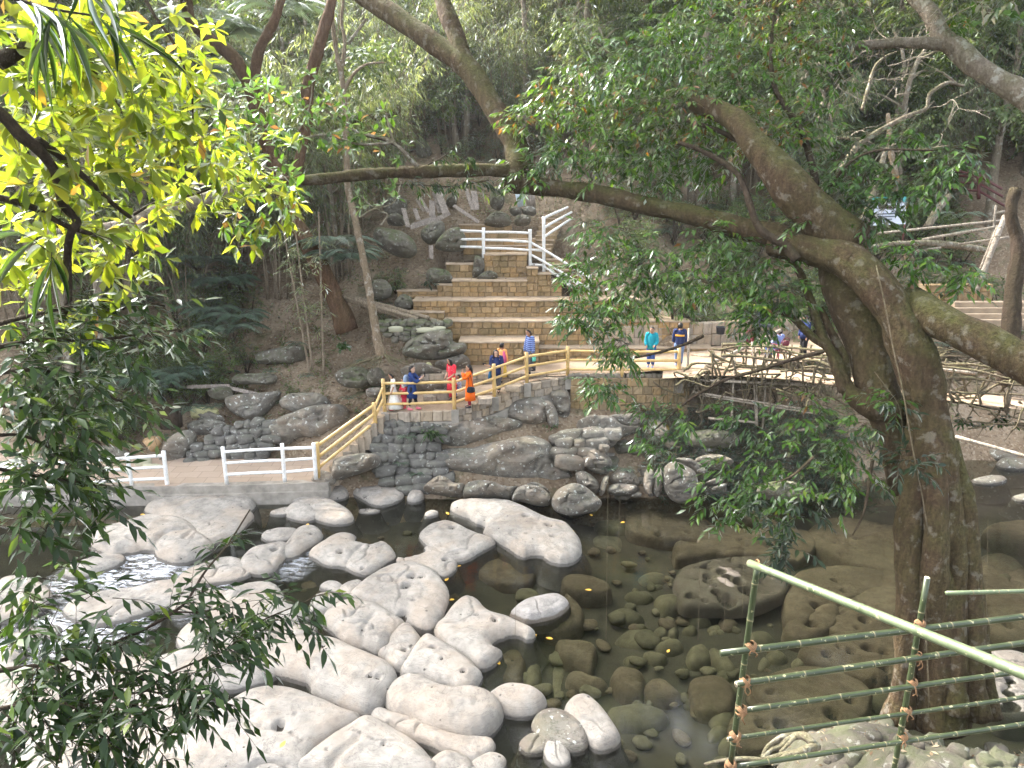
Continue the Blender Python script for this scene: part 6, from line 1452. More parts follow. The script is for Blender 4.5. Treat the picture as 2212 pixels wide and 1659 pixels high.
o2 = wild_twigs(st, sh, 'palepole', .55, .18, .017, 13); o3 = wild_twigs(o2[:50], sh, 'palepole', .2, .14, .010, 14)

# ------------------------------------------------------------------ trees of the far bank
def LT(L): return [(x, y, 31.6 - 4.2 * min(1, max(0, (700 - y) / 640))) for x, y, t_ in L]
rt = thing('leaning_tree', 'leaning reddish tree forking on the left slope behind the stair', 'tree')
def ll(name, f, L, rpx, mat='barkred', n=12, **kw): return limb(name, PT(f, LT(L)), [px_r(r, l[2]) for r, l in zip(rpx, LT(L))], mat, rt, n, **kw)
ll('trunk', F, [(752, 715, 30.5), (735, 670, 30.6), (700, 595, 30.8), (660, 520, 31), (628, 450, 31.2), (612, 405, 31.3), (585, 330, 31.5), (560, 260, 31.6), (542, 190, 31.8), (500, 120, 32), (450, 80, 32.2), (410, 40, 32.4), (395, -60, 32.6)], [11, 10, 9.5, 9, 8.5, 8, 7.5, 7, 7.5, 7, 6.5, 5.5, 5])
ll('limb', F, [(545, 200, 31.8), (560, 110, 32), (590, 50, 32.2), (620, -40, 32.5)], [6, 5, 4.5, 4], n=10)
ll('limb', F, [(625, 440, 31.3), (650, 330, 31.5), (665, 250, 31.8), (662, 200, 32), (675, 150, 32.2), (690, 100, 32.5), (712, 20, 32.8), (730, -60, 33)], [5, 5, 5.5, 6, 6, 6, 5, 4.5], n=10, seed=4)
pn = thing('slender_tree', 'slender pale tree with spreading roots beside the overhanging rock', 'tree')
def sl(name, f, L, rpx, mat='barkpale', n=10, **kw): return limb(name, PT(f, L), [px_r(r, l[2]) for r, l in zip(rpx, L)], mat, pn, n, **kw)
TB = 28.0
sl('trunk', F, [(826, 775, TB), (815, 730, TB), (803, 660, TB), (793, 600, TB), (780, 535, TB), (768, 480, TB), (756, 430, TB), (750, 390, TB), (748, 300, TB), (744, 220, TB), (738, 165, TB), (728, 120, TB), (720, 60, TB), (715, 0, TB), (705, -90, TB)], [4.8, 4.2, 3.8, 3.6, 3.6, 3.5, 3.4, 3.2, 3, 2.7, 2.5, 2.2, 2, 1.8, 1.5])
sl('branch', F, [(742, 200, TB), (760, 165, TB), (790, 140, TB), (830, 135, TB)], [2, 1.6, 1.2, .8], n=6); sl('branch', F, [(738, 160, TB), (745, 90, TB), (738, 40, TB), (750, -60, TB)], [2, 1.8, 1.6, 1.2], n=6)
b0 = at_t(*F(826, 768), TB)
for k in range(15):
    a = random.uniform(-2.7, 2.7); ln_ = random.uniform(.6, 1.7); p = [b0 + [0, -.05, .1]]
    for j in range(1, 5):
        q = b0 + np.array([math.sin(a) * ln_ * j / 4, -.18 * j * abs(math.cos(a)) - .05, -.32 * ln_ * (j / 4) ** 1.3 + random.uniform(-.05, .05)]) + [random.uniform(-.06, .06), 0, 0]; p.append(q)
    mb = MB(); mb.tube(resample(p, 10), np.linspace(random.uniform(.03, .055), .008, 10), 6); mb.build('root', M['root'], pn)
ml = thing('mossy_log', 'mossy broken branch lying level across the upper slope', 'log')
limb('log', PT(R2, [(300, 790, 33), (420, 765, 33), (520, 750, 33), (600, 735, 33), (660, 712, 33), (668, 670, 33)]), [px_r(r, 33) for r in (2.5, 3.2, 3.6, 3.8, 3.8, 2.5)], 'bark', ml, 9)
# yellow green mossy stems and stump at the right
for nm, lab, f, L, rp, mt in (
    ('young_tree', 'straight mossy stem beside the green headed notice board', Q4, [(650, 900, 29), (655, 700, 29), (690, 400, 29), (680, 250, 29), (640, 60, 29), (625, -120, 29.2), (600, -420, 29.5)], [3.6, 3.2, 3, 2.9, 2.8, 2.5, 2], 'barkpale'),
    ('young_tree', 'grey bent stem left of the green headed notice board', Q4, [(290, 900, 29.5), (370, 700, 29.5), (420, 480, 29.5), (490, 260, 29.6), (540, 120, 29.7), (570, 0, 29.8), (610, -200, 30)], [4, 3.6, 3.2, 3, 2.8, 2.5, 2], 'barkgrey'),
    ('leaning_log', 'yellow mossy log leaning below the pale bamboo rails', Q4, [(800, 1180, 26), (870, 1330, 26), (950, 1450, 26), (1040, 1680, 26)], [3.5, 4, 4.3, 4.3], 'barkpale'),
    ('leaning_log', 'brown dead log leaning under the red railing', Q4, [(1060, 930, 31), (1160, 760, 31), (1250, 640, 31), (1340, 540, 31)], [4, 3.6, 3.2, 3], 'barkgrey'),
    ('fallen_limb', 'curved brown limb lying below the pale bamboo rails', Q4, [(350, 1160, 25), (700, 1120, 25), (1050, 1110, 25), (1300, 1130, 25), (1600, 1170, 25), (1840, 1210, 25)], [2, 2.6, 3, 3.4, 3.4, 2.4], 'barkgrey'),
    ('gnarled_trunk', 'dark gnarled trunk at the right edge tangled with roots', Q4, [(2120, 480, 22), (2060, 640, 22), (2070, 860, 22), (2130, 1050, 22), (2150, 1300, 22), (2110, 1500, 22), (2080, 1750, 22), (2060, 2100, 22), (2020, 2800, 22)], [7, 6, 6, 6, 7, 7, 8, 9, 10], 'barkdark')):
    t = thing(nm, lab, 'tree' if 'tree' in nm or 'trunk' in nm else 'log'); limb('trunk' if 'tree' in nm or 'trunk' in nm else 'log', PT(f, L), [px_r(r, l[2]) for r, l in zip(rp, L)], mt, t, 9)
# bamboo stems standing on the left slope
for k, (a, b, lab) in enumerate(((((1830, 50), (1975, 840), 'thin bamboo stem on the left slope, left one of three')), (((1905, 100), (1995, 825), 'thin bamboo stem on the left slope, middle one of three')), (((2042, 100), (2066, 860), 'thin bamboo stem on the left slope beside the reddish trunk')))):
    bt, tp = at_y(*R4(*b), 29.2), at_y(*R4(*a), 29.2); t = thing('slope_bamboo', lab, 'bamboo'); bamboo('culm', bt, tp + (tp - bt) * .35, .045, 'pole', t, sp=.5, r1=.03)
    n_ = 26; o = bt + (tp - bt) * U(.35, 1.25, n_)[:, None]; l, tw = twig_leaves(o, RNG.normal(0, 1, (n_, 3)) * [1, 1, .3], .5, 7, .28, .05, tint=(.3, 1)); tag(leaves_mesh('leaf_sprays', l, 'leaf_bamboo', 'lance', t), kind='stuff')
# ------------------------------------------------------------------ forest on the hillside
def proto_bamboo(seed, H=10.0, nc=12, nl=300, leaf=.36):
    r = np.random.default_rng(seed); mb = MB(); org, dr = [], []
    for k in range(nc):
        a = r.uniform(0, 6.28); b = np.array([math.cos(a), math.sin(a), 0]) * r.uniform(.1, .8); out = np.array([math.cos(a + r.normal(0, .4)), math.sin(a + r.normal(0, .4)), 0])
        h = H * r.uniform(.65, 1.1); lean = r.uniform(.12, .38)
        s = np.linspace(0, 1, 9)[:, None]; P = b + out * h * lean * s ** 2.2 + np.array([0, 0, 1]) * h * (s - .13 * s ** 3)
        mb.tube(P, np.linspace(.045, .012, 9), 5)
        m = int(nl / nc * r.uniform(.8, 1.2)); f = r.uniform(.22, 1, m) ** .75
        org.append(np.stack([np.interp(f, s[:, 0], P[:, i]) for i in range(3)], 1)); dr.append(out * .4 + r.normal(0, .8, (m, 3)) * [1, 1, .35])
    org, dr = np.concatenate(org), np.concatenate(dr)
    l, tw = twig_leaves(org, dr, U(.5, 1.1, len(org)), 9, leaf, .058, droop=.75, spread=.55, sag=.4)
    return mb, l
def proto_bush(seed, H=2.0, R=1.2, nt=90, n=8, leaf=.2, w=.07, stem=True, droop=.35):
    r = np.random.default_rng(seed); mb = MB()
    cl = [(np.array([r.uniform(-R, R) * .6, r.uniform(-R, R) * .6, H * r.uniform(.3, .9)]), R * r.uniform(.35, .6)) for _ in range(6)]
    org = []
    for c, cr in cl:
        mb.tube(resample([[0, 0, -.1], c * [.4, .4, .5], c], 6), np.linspace(.05, .015, 6) * H / 2, 5)
        m = nt // 6; org.append(norm(r.normal(0, 1, (m, 3))) * (r.random((m, 1)) ** .4) * cr + c)
    org = np.concatenate(org); d = norm(org - [0, 0, H * .4]) + r.normal(0, .5, org.shape)
    l, tw = twig_leaves(org, d, U(.25, .5, len(org)) * H / 2.5, n, leaf, w, droop=droop); return mb, l
def proto_tree(seed, H=9.0, R=2.6, nt=330, leaf=.30, w=.12, lo=.3):
    r = np.random.default_rng(seed); mb = MB()
    P = resample([[0, 0, -.3], [r.normal(0, .3), r.normal(0, .3), H * .3], [r.normal(0, .6), r.normal(0, .6), H * .65], [r.normal(0, .8), r.normal(0, .8), H * .9]], 10); mb.tube(P, np.linspace(.2, .06, 10), 7)
    org = []
    for k in range(9):
        f = r.uniform(lo, .95); b = P[int(f * 9)]; a = r.uniform(0, 6.28); c = b + np.array([math.cos(a), math.sin(a), r.uniform(.05, .5)]) * R * r.uniform(.4, 1)
        mb.tube(resample([b, (b + c) / 2 + [0, 0, .2], c], 6), np.linspace(.07, .02, 6), 5)
        m = nt // 9; cr = R * r.uniform(.3, .55); org.append(norm(r.normal(0, 1, (m, 3))) * (r.random((m, 1)) ** .4) * cr * [1, 1, .7] + c)
    org = np.concatenate(org); l, tw = twig_leaves(org, r.normal(0, 1, org.shape) * [1, 1, .5] - [0, 0, .2], U(.5, .9, len(org)), 8, leaf, w, droop=.45); return mb, l
def proto_fern(seed, nf=9, L=1.1, leaf=.22, w=.035, nl=26):
    r = np.random.default_rng(seed); mb = MB(); Ls = []
    for k in range(nf):
        a = 6.28 * k / nf + r.uniform(-.3, .3); d = np.array([math.cos(a), math.sin(a), 0]); h = L * r.uniform(.7, 1.15)
        s = np.linspace(0, 1, nl)[:, None]; P = d * h * s * .95 + np.array([0, 0, 1]) * h * (1.05 * s - .95 * s ** 2)
        mb.tube(P[::3], np.linspace(.012, .004, len(P[::3])), 4)
        T_ = norm(np.gradient(P, axis=0)); sd = norm(np.cross(T_, [0, 0, 1]))
        for sg in (1, -1):
            q = P[2:]; dd = sd[2:] * sg + T_[2:] * .55 + [0, 0, -.18]
            ln_ = leaf * L * np.sin(np.linspace(.5, 3.0, len(q))) + .02
            Ls.append((q, dd, np.tile([0, 0, 1.0], (len(q), 1)) + r.normal(0, .1, q.shape), ln_, np.full(len(q), w * L), np.clip(r.normal(.5, .2, len(q)), 0, 1)))
    return mb, cat(Ls)
def make_plant(name, label, catg, group, mb, l, leafmat, barkmat, kind='lance', stemname='stem', leafname='foliage'):
    t = thing(name, label, catg, group); mb.build(stemname, M[barkmat], t); tag(leaves_mesh(leafname, l, leafmat, kind, t), kind='stuff'); return t
PB = [make_plant('bamboo_clump', 'feathery bamboo clump', 'bamboo', 'bamboo clumps covering the hillside', *proto_bamboo(k, H=9 + k, nl=420), 'leaf_bamboo', 'pole', stemname='culms') for k in range(3)]
PTR = [make_plant('forest_tree', 'leafy green forest tree', 'tree', 'trees of the hillside forest', *proto_tree(20 + k, H=8 + 2 * k), 'leaf_forest', 'barkgrey', 'oval', 'trunk', 'crown') for k in range(3)]
PSH = [make_plant('shrub', 'low leafy green shrub', 'shrub', 'shrubs on the slopes', *proto_bush(40 + k), 'leaf_forest', 'barkdark', 'oval') for k in range(3)]
PFN = [make_plant('fern', 'arching blue green fern', 'fern', 'ferns on the slopes', *proto_fern(60 + k), 'leaf_palm', 'barkdark') for k in range(2)]
USED = set(); BASE = {}
HZ = [(-60, 0, 'beyond the left edge leaves'), (90, 0, 'behind the left leaf sprays'), (220, 0, 'above the lower path'), (310, 0, 'around the leaning reddish tree'), (420, 0, 'beside the open slope'), (520, 0, 'above the stone terrace'), (620, 0, 'behind the fig crown'), (740, 0, 'behind the fig trunk'), (850, 0, 'behind the bare shrub'), (960, 0, 'near the red railing'), (1080, 0, 'past the right edge')]
def put(protos, k, x, y, s, rz=None, z=None, label=None, group=None, dz=0.0):
    p = protos[k % len(protos)]
    if p.name in USED: o = copy_tree(p)
    else: USED.add(p.name); o = p
    o.location = (x, y, (gz1(x, y) if z is None else z) + dz); o.scale = (s, s, s); o.rotation_euler = (U(-.06, .06), U(-.06, .06), U(0, 6.28) if rz is None else rz)
    if label: o['label'] = label
    else:
        b_ = BASE.setdefault(p.name, p['label']); pz = o.location[2]; d_ = depth_of((x, y, pz)); q_ = 512 + x / d_ * FPX
        o['label'] = b_ + ' ' + ('far up ' if y > 50 else 'higher up ' if y > 40 else 'low down ') + by_place(q_, 0, HZ)
    if group: o['group'] = group
    return o
def clear_slope(x, y):   # the open leaf strewn slope above the terrace
    d = depth_of((x, y, gz1(x, y))); px = 512 + x / d * FPX
    return 395 < px < 565 and y < 42
k = 0
for y in np.concatenate([np.arange(32.5, 44, 2.2), np.arange(44, 66, 3.0)]):
    hw = y * .74 + 3
    for x in np.arange(-hw, hw, 2.5 + (y - 32) * .06):
        x_, y_ = x + U(-1, 1), y + U(-1, 1)
        q_ = 512 + x_ / depth_of((x_, y_, gz1(x_, y_))) * FPX
        if 250 < q_ < 375 and y_ < 34: continue
        if clear_slope(x_, y_) or (-4.8 < x_ < 5.6 and y_ < 38): continue
        if x_ > 3 and y_ < 37: continue
        right = x_ > 6 + U(-4, 4)
        if U(0, 1) < (.35 if right else .68): put(PB, k, x_, y_, U(.75, 1.15) )
        else: put(PTR, k, x_, y_, U(.7, 1.2) )
        k += 1
PTL = [make_plant('added_tall_tree', 'tall high crowned tree added to block light', 'tree', 'tall trees added to block light', *proto_tree(90 + k, 25 + 3 * k, 5.5, 900, .34, .15, .5), 'leaf_forest', 'barkgrey', 'oval', 'trunk', 'crown') for k in range(2)]
for i in range(10): put(PTL, i, -2 + i * 2.8 + U(-.8, .8), U(38.5, 45), U(.9, 1.1))  # tall trees added to keep bright sky out of the pool reflection
for i in range(9): put(PTL, i, -28 + i * 1.55 + U(-.6, .6), 31.5 - i * .35 + U(-1.5, 1), U(.85, 1.05))  # tall trees added to keep direct sun off the river rocks
# dense forest wall off to the left shoulder and upslope (one far mass)
# near edge of the slope: shrubs and ferns
for i in range(200):
    x_, y_ = U(-19, -3.6), U(26.8, 34)
    d = depth_of((x_, y_, gz1(x_, y_))); px = 512 + x_ / d * FPX
    if px > 300 and y_ < 31 and U(0, 1) < .5: continue
    if 255 < px < 375 and y_ > 28.5: continue
    if px > 400 or y_ < 26.3 + (0 if px < 180 else 1.9): continue
    put(PFN if U(0, 1) < .33 else PSH, i, x_, y_, U(.45, 1.0) * (.55 if px > 280 else 1))
for i in range(80):
    px, py = U(400, 560), U(60, 175); y_ = 40
    for yy in np.arange(33, 60, .4):
        p = at_y(px, py, yy)
        if p[2] < gz1(p[0], yy): y_ = yy; break
    put(PSH if i % 4 else PFN, i, p[0], y_, U(.25, .75))
for i in range(130):
    x_, y_ = U(5.0, 22), U(30.6, 39); put(PSH if i % 3 else PFN, i, x_, y_, U(.5, 1.1))
for i in range(26):
    x_ = U(6.5, 16); y_ = U(24.6, 26.6); put(PFN if i % 3 == 0 else PSH, i, x_, y_, U(.28, .6))
# named ferns and small plants on the banks
for f, (x, y), yy, s, lab in ((C1, (610, 960), 24.8, .42, 'fern hanging under the parapet, left of the hart tongue plant'), (C1, (560, 1170), 24.5, .36, 'pale spiky fern in the dark dry stone wall'), (C1, (690, 1260), 24.3, .36, 'grey green fern low in the dark dry stone wall'), (R4, (1890, 660), 29.3, .5, 'fern patch on the ledge beside the bamboo stems'),
                              (C1, (270, 340), 28.2, .45, 'fern left of the pale tree roots'), (R4, (1730, 830), 28.6, .4, 'small fern above the tan ledge block'), (C1, (120, 640), 27.0, .35, 'grass like fern on the dirt slope by the stair'), (R4, (1960, 860), 28.3, .4, 'small fern at the foot of the bamboo stems'), (R4, (1350, 1060), 27.4, .45, 'dark leafy fern beside the sacks'),
                              (R4, (1030, 1260), 26.2, .5, 'dark fern at the left end of the dry stone wall'), (C3, (530, 1330), 23.9, .3, 'small fern on the rough boulder'), (C3, (670, 1340), 23.8, .3, 'small fern beside the squat boulder'), (R4, (1200, 1080), 26.8, .6, 'narrow dark fern by the woven bin'),
                              (Q4, (1450, 800), 29, .9, 'dark feathery palm fern under the red railing'), (Q4, (1550, 980), 28, .7, 'pale palm fern behind the bamboo rails'), (Q5, (530, 680), 21.5, .45, 'bright fern hanging from the root bridge'), (R4, (2250, 1000 - 900), 30, 1.3, 'blue green palm like fern right of the reddish trunk'), (R6, (930, 1160), 13.4, .3, 'fern growing on the fig trunk over the pool')):
    p = at_y(*f(x, y), yy); put(PFN, int(s * 100), p[0], p[1], s, z=p[2] - .1, label=lab, group=None)
# palm like big fronds on the left slope
PM = [make_plant('palm', 'palm with long hanging fronds', 'palm', 'palms on the left hillside', *proto_fern(80 + k, 11, 2.2, .3, .03, 34), 'leaf_palm', 'barkdark') for k in range(2)]
for i, (x, y, yy, s) in enumerate(((1450, 560, 30, .8), (1500, 470, 30.5, .8), (1330, 430, 31, .7), (2180, 90, 30.5, .9), (2120, 20, 31, .9), (1130, 830, 28.3, .6), (1010, 880, 28, .6), (820, 870, 28, .7), (1250, 150, 33, 1.0), (1420, 250, 33, 1))):
    f = R4; p = at_y(*f(x, y), yy); put(PM, i, p[0], p[1], s, z=p[2] - .3)
for i, (x, y, yy) in enumerate(((1320, 200, 33), (1450, 240, 33), (1250, 420, 32), (1180, 500, 31), (1820, 120, 34))): p = at_y(*R1(x, y), yy); put(PM, i, p[0], p[1], 1.0, z=p[2])
# broad leaved plants
def broad(label, f, x, y, yy, n, ln, wd, mat='leaf_mid', name='broadleaf_plant'):
    p = at_y(*f(x, y), yy); t = thing(name, label, 'plant'); o = np.tile(p, (n, 1)) + RNG.normal(0, .05, (n, 3)); d = norm(RNG.normal(0, 1, (n, 3)) * [1, .6, .4] + [0, -.4, .5])
    l, tw = twig_leaves(o, d, U(.15, .4, n), 3, ln, wd, droop=.7, tint=(.4, .85)); leaf_objects(l, np.arange(len(l[0])), mat, 'oval', t); twigs_mesh('stalk', tw, .006, 'barkdark', t)
broad('broad heart leaved plant on the earth bank left of the pale tree', C1, 90, 220, 28.0, 11, .22, .13)
broad('bright hart tongue plant hanging under the parapet', C1, 810, 930, 24.9, 14, .26, .07)
broad('small leafy plant at the base of the boulder in the parapet', C1, 1825, 885, 25.4, 7, .12, .05)
broad('dark leafy plant under the mossy round rock of the fourth tier', C2, 785, 1240, 32.3, 10, .2, .09, 'leaf_dark')
broad('pale broad leaved shrub beside the path on the left', R4, 1260, 820, 27.6, 14, .34, .08, 'leaf_palm')
broad('bluish broad leaved shrub above the basket on the left', R4, 1000, 940, 27.2, 22, .26, .08, 'leaf_palm')
broad('yellowish leafy plant hanging off the root bridge', Q5, 480, 660, 21.4, 12, .2, .08)
broad('second leafy plant hanging off the root bridge at the right edge', Q5, 650, 650, 21.3, 16, .18, .07)

# litter of dry leaves on the slopes
N = 22000
x_ = U(-17, 17, N); y_ = 26 + (U(0, 1, N) ** 1.2) * 22
z_ = ground_z(x_, y_); ok = ~((np.abs(x_ - 1) < 4.6) & (y_ > 25) & (y_ < 37)) & ~((x_ < -6) & (y_ < 26.3))
p_ = np.c_[x_, y_, z_ + .03][ok]; n_ = len(p_)
lit = leaves_mesh('leaf_litter', (p_, RNG.normal(0, 1, (n_, 3)) * [1, 1, .25], np.tile([0, 0, 1.0], (n_, 1)) + RNG.normal(0, .4, (n_, 3)), U(.12, .3, n_), U(.04, .1, n_), U(0, 1, n_)), 'leaf_litter'); tag(lit, kind='stuff')
# green ground cover in the same soil
N = 14000
x_ = U(-18, 18, N); y_ = 26.5 + (U(0, 1, N)) * 18
g_ = fbm(np.c_[x_ * .6, y_ * .6, x_ * 0], 3, 77); ok = (g_ > .02) & ~((np.abs(x_ - 1) < 4.8) & (y_ > 24) & (y_ < 37.5)) & ~((x_ < -6) & (y_ < 27))
p_ = np.c_[x_, y_, ground_z(x_, y_)][ok]; n_ = len(p_)
l, tw = twig_leaves(p_, RNG.normal(0, .5, (n_, 3)) + [0, 0, .8], U(.1, .35, n_), 4, .14, .05, tint=(.2, .9)); gc = leaves_mesh('undergrowth', l, 'leaf_forest', 'oval'); tag(gc, kind='stuff')
# tangle of ground shoots on the bank under the root bridge
N = 2200
x_ = U(5.0, 12.5, N); y_ = U(24.0, 26.9, N); p_ = np.c_[x_, y_, ground_z(x_, y_)]
l, tw = twig_leaves(p_, RNG.normal(0, .6, (N, 3)) + [0, -.3, .8], U(.3, .8, N), 7, .2, .055, tint=(.2, .95)); gc = leaves_mesh('undergrowth', l, 'leaf_palm'); tag(gc, kind='stuff'); tag(twigs_mesh('undergrowth_stems', tw, .009, 'palepole'), kind='stuff')
N = 700; p_ = np.c_[U(4.8, 12, N), U(24.0, 26.9, N), np.zeros(N)]; p_[:, 2] = ground_z(p_[:, 0], p_[:, 1]) + U(-.1, .5, N); d_ = norm(RNG.normal(0, 1, (N, 3)) * [1, .6, .7]) * U(.3, .9, N)[:, None]
tag(twigs_mesh('twig_litter', np.stack([p_ - d_, p_ + RNG.normal(0, .08, (N, 3)), p_ + d_], 1), U(.008, .022, N), 'root'), kind='stuff')
# ------------------------------------------------------------------ leafy branches close to the viewer
def along(P, n, lo=.1, hi=1.0):
    P = resample(P, 40); f = U(lo, hi, n) * 39; i = np.clip(f.astype(int), 0, 38); T_ = norm(np.gradient(P, axis=0))
    return P[i] + (P[i + 1] - P[i]) * (f - i)[:, None], T_[i]
def leafy(label, mat, kind, branches, clumps, ln, wd, nl, droop, spread=.8, whorl=False, tint=(0, 1), bark='barkdark', group=None, tl=(.15, .35), name='leafy_branch', objs=300, sag=.25):
    """branches: (fn, [(x,y,t)..], r0px, r1px, twigs); clumps: (px,py,t,radius px,twigs)"""
    t = thing(name, label, 'branch', group); O, D, K = [], [], []
    for f, L, ra, rb, nt in branches:
        P = PT(f, L); tm = L[0][2]
        limb('branch', P, np.linspace(px_r(ra, tm), px_r(rb, L[-1][2]), len(P)), bark, t, 8, rough=.07)
        if nt:
            o, T_ = along(P, nt); O.append(o); D.append(T_ * .8 + RNG.normal(0, .6, o.shape))
    for px, py, tt, r, nt in clumps:
        c = at_t(px, py, tt); R = px_r(r, tt); o = c + norm(RNG.normal(0, 1, (nt, 3))) * (RNG.random((nt, 1)) ** .5) * R; O.append(o); D.append(norm(o - c) * .5 + RNG.normal(0, .6, o.shape))
    O, D = np.concatenate(O), np.concatenate(D)
    l, tw = twig_leaves(O, D, U(tl[0], tl[1], len(O)), nl, ln, wd, droop=droop, spread=spread, whorl=whorl, tint=tint, sag=sag)
    n = len(l[0]); k = RNG.permutation(n)[:objs] if n > objs else np.arange(n); rest = np.setdiff1d(np.arange(n), k)
    leaf_objects(l, k, mat, kind, t)
    if len(rest): tag(leaves_mesh('leaves', tuple(a[rest] for a in l), mat + '_m', kind, t), kind='stuff')
    twigs_mesh('twigs', tw, px_r(.5, 5), 'barkdark', t); return t
# the same leaf colours, picked by object for single leaves and by tint for joined ones
def both(key, stops, *a): M[key] = m_leaf(key + ' single', stops, *a, hue_obj=True); M[key + '_m'] = m_leaf(key + ' joined', stops, *a)
both('fg_sun', [(0.0, (0.045, 0.075, 0.01)), (0.35, (0.12, 0.165, 0.016)), (0.8, (0.21, 0.225, 0.022)), (0.95, (0.28, 0.25, 0.03)), (1.0, (0.35, 0.18, 0.05))], .66, .45, .2)
both('fg_dark', [(0.0, (0.014, 0.028, 0.008)), (0.6, (0.028, 0.055, 0.012)), (0.9, (0.06, 0.10, 0.016)), (1.0, (0.12, 0.16, 0.02))], .42, .34, .3)
both('fg_oval', [(0.0, (0.035, 0.075, 0.014)), (0.6, (0.065, 0.13, 0.022)), (0.92, (0.11, 0.18, 0.03)), (0.96, (0.30, 0.13, 0.05)), (1.0, (0.38, 0.17, 0.07))], .5, .42, .25)
leafy('sunlit yellow green leafy branches hanging into the top left corner', 'fg_sun', 'obov', [
    (R1, [(-200, 420, 4.6), (0, 385, 4.6), (120, 320, 4.6), (260, 300, 4.7), (380, 260, 4.8), (540, 200, 5.0), (700, 100, 5.3)], 9, 4, 26),
    (R1, [(-150, 620, 4.8), (0, 720, 4.8), (130, 860, 4.9), (230, 940, 5), (330, 1060, 5.1), (370, 1160, 5.2), (400, 1300, 5.3), (490, 1410, 5.4), (450, 1490, 5.4), (430, 1640, 5.5), (440, 1900, 5.6), (390, 2050, 5.7)], 7, 3, 14),
    (R1, [(-100, 1240, 5.2), (0, 1260, 5.2), (200, 1320, 5.3), (420, 1440, 5.4), (600, 1500, 5.5), (780, 1560, 5.6), (850, 1600, 5.7)], 4, 1.2, 10),
    (R1, [(240, 890, 5.0), (400, 1010, 5.2), (560, 1150, 5.4), (720, 1300, 5.7), (830, 1385, 6.0)], 4, 2, 10),
    (R1, [(500, 260, 5.6), (570, 390, 5.8), (640, 540, 6.0), (700, 610, 6.2), (780, 715, 6.5)], 3.5, 1.6, 8),
    (R1, [(930, 0, 6.4), (1000, 120, 6.4), (1100, 260, 6.5), (1180, 440, 6.5), (1225, 600, 6.6), (1230, 850, 6.7)], 1.8, .8, 7),
    (R1, [(850, 1370, 8), (1000, 1290, 8), (1200, 1250, 8), (1400, 1180, 8), (1600, 1040, 8)], 1.6, .7, 12)],
    [(40, 90, 5.2, 45, 20), (100, 60, 5.6, 45, 20), (60, 160, 5.4, 40, 15), (150, 40, 6, 40, 14), (130, 100, 6, 35, 12), (175, 125, 6.5, 40, 16), (100, 180, 5.8, 45, 14), (30, 210, 5.4, 45, 14), (165, 70, 6.2, 35, 8), (190, 45, 6.8, 30, 8), (225, 130, 7.5, 26, 9), (180, 175, 7, 38, 12), (230, 185, 8, 34, 13), (265, 180, 8, 28, 10), (255, 205, 8, 24, 8), (60, 250, 5.6, 40, 10), (210, 150, 7, 30, 8), (20, 20, 5, 40, 14), (280, 170, 8.2, 20, 6), (40, 50, 6, 50, 22), (110, 130, 7, 50, 22), (50, 200, 7, 50, 20), (150, 90, 7.5, 45, 16), (120, 220, 7, 45, 16), (190, 150, 8, 40, 12), (85, 270, 6.5, 40, 12), (20, 290, 6, 40, 14)],
    .185, .07, 6, .3, .8, True, (.1, 1.0))
leafy('long dark bamboo like blades hanging across the top left corner', 'fg_dark', 'lance', [(R1, [(-50, -60, 3.6), (150, 10, 3.6), (350, 60, 3.7), (600, 100, 3.9)], 2, 1, 5)], [(70, -5, 3.6, 25, 2), (50, 250, 3.8, 18, 2)], .30, .018, 5, .9, .5, False, (.4, 1.0), tl=(.1, .25))
leafy('dense dark green narrow leaved sprays filling the left edge', 'fg_dark', 'lance', [
    (R4, [(-100, 560, 5.2), (200, 480, 5.4), (500, 420, 5.6), (800, 380, 5.9), (1050, 420, 6.2)], 2.5, .8, 22), (R4, [(-100, 700, 5), (250, 640, 5.3), (600, 640, 5.6), (900, 600, 6), (1150, 570, 6.3)], 2.5, .8, 22),
    (R4, [(-100, 860, 5), (250, 830, 5.2), (550, 900, 5.5), (700, 1000, 5.7), (950, 1110, 6)], 2.4, .8, 22), (R4, [(-100, 1050, 5), (200, 1080, 5.2), (450, 1180, 5.4), (640, 1300, 5.6)], 2.2, .8, 18), (R4, [(-100, 1250, 4.8), (150, 1250, 5), (350, 1350, 5.2), (500, 1500, 5.3)], 2.2, .8, 18), (R4, [(-60, 1450, 4.8), (200, 1500, 5), (480, 1540, 5.2), (700, 1570, 5.4)], 2, .8, 16)],
    [(20, 370, 5, 30, 16), (60, 345, 5.2, 34, 18), (110, 330, 5.6, 30, 14), (40, 420, 5, 36, 18), (80, 400, 5.2, 30, 14), (30, 470, 4.9, 30, 14), (140, 345, 5.8, 22, 8), (20, 510, 4.8, 30, 12), (70, 500, 5, 24, 8), (50, 550, 5, 26, 8), (105, 505, 5.2, 22, 7), (30, 590, 4.8, 26, 8)],
    .135, .042, 7, .45, .75, False, (.05, 1.0), tl=(.2, .42))
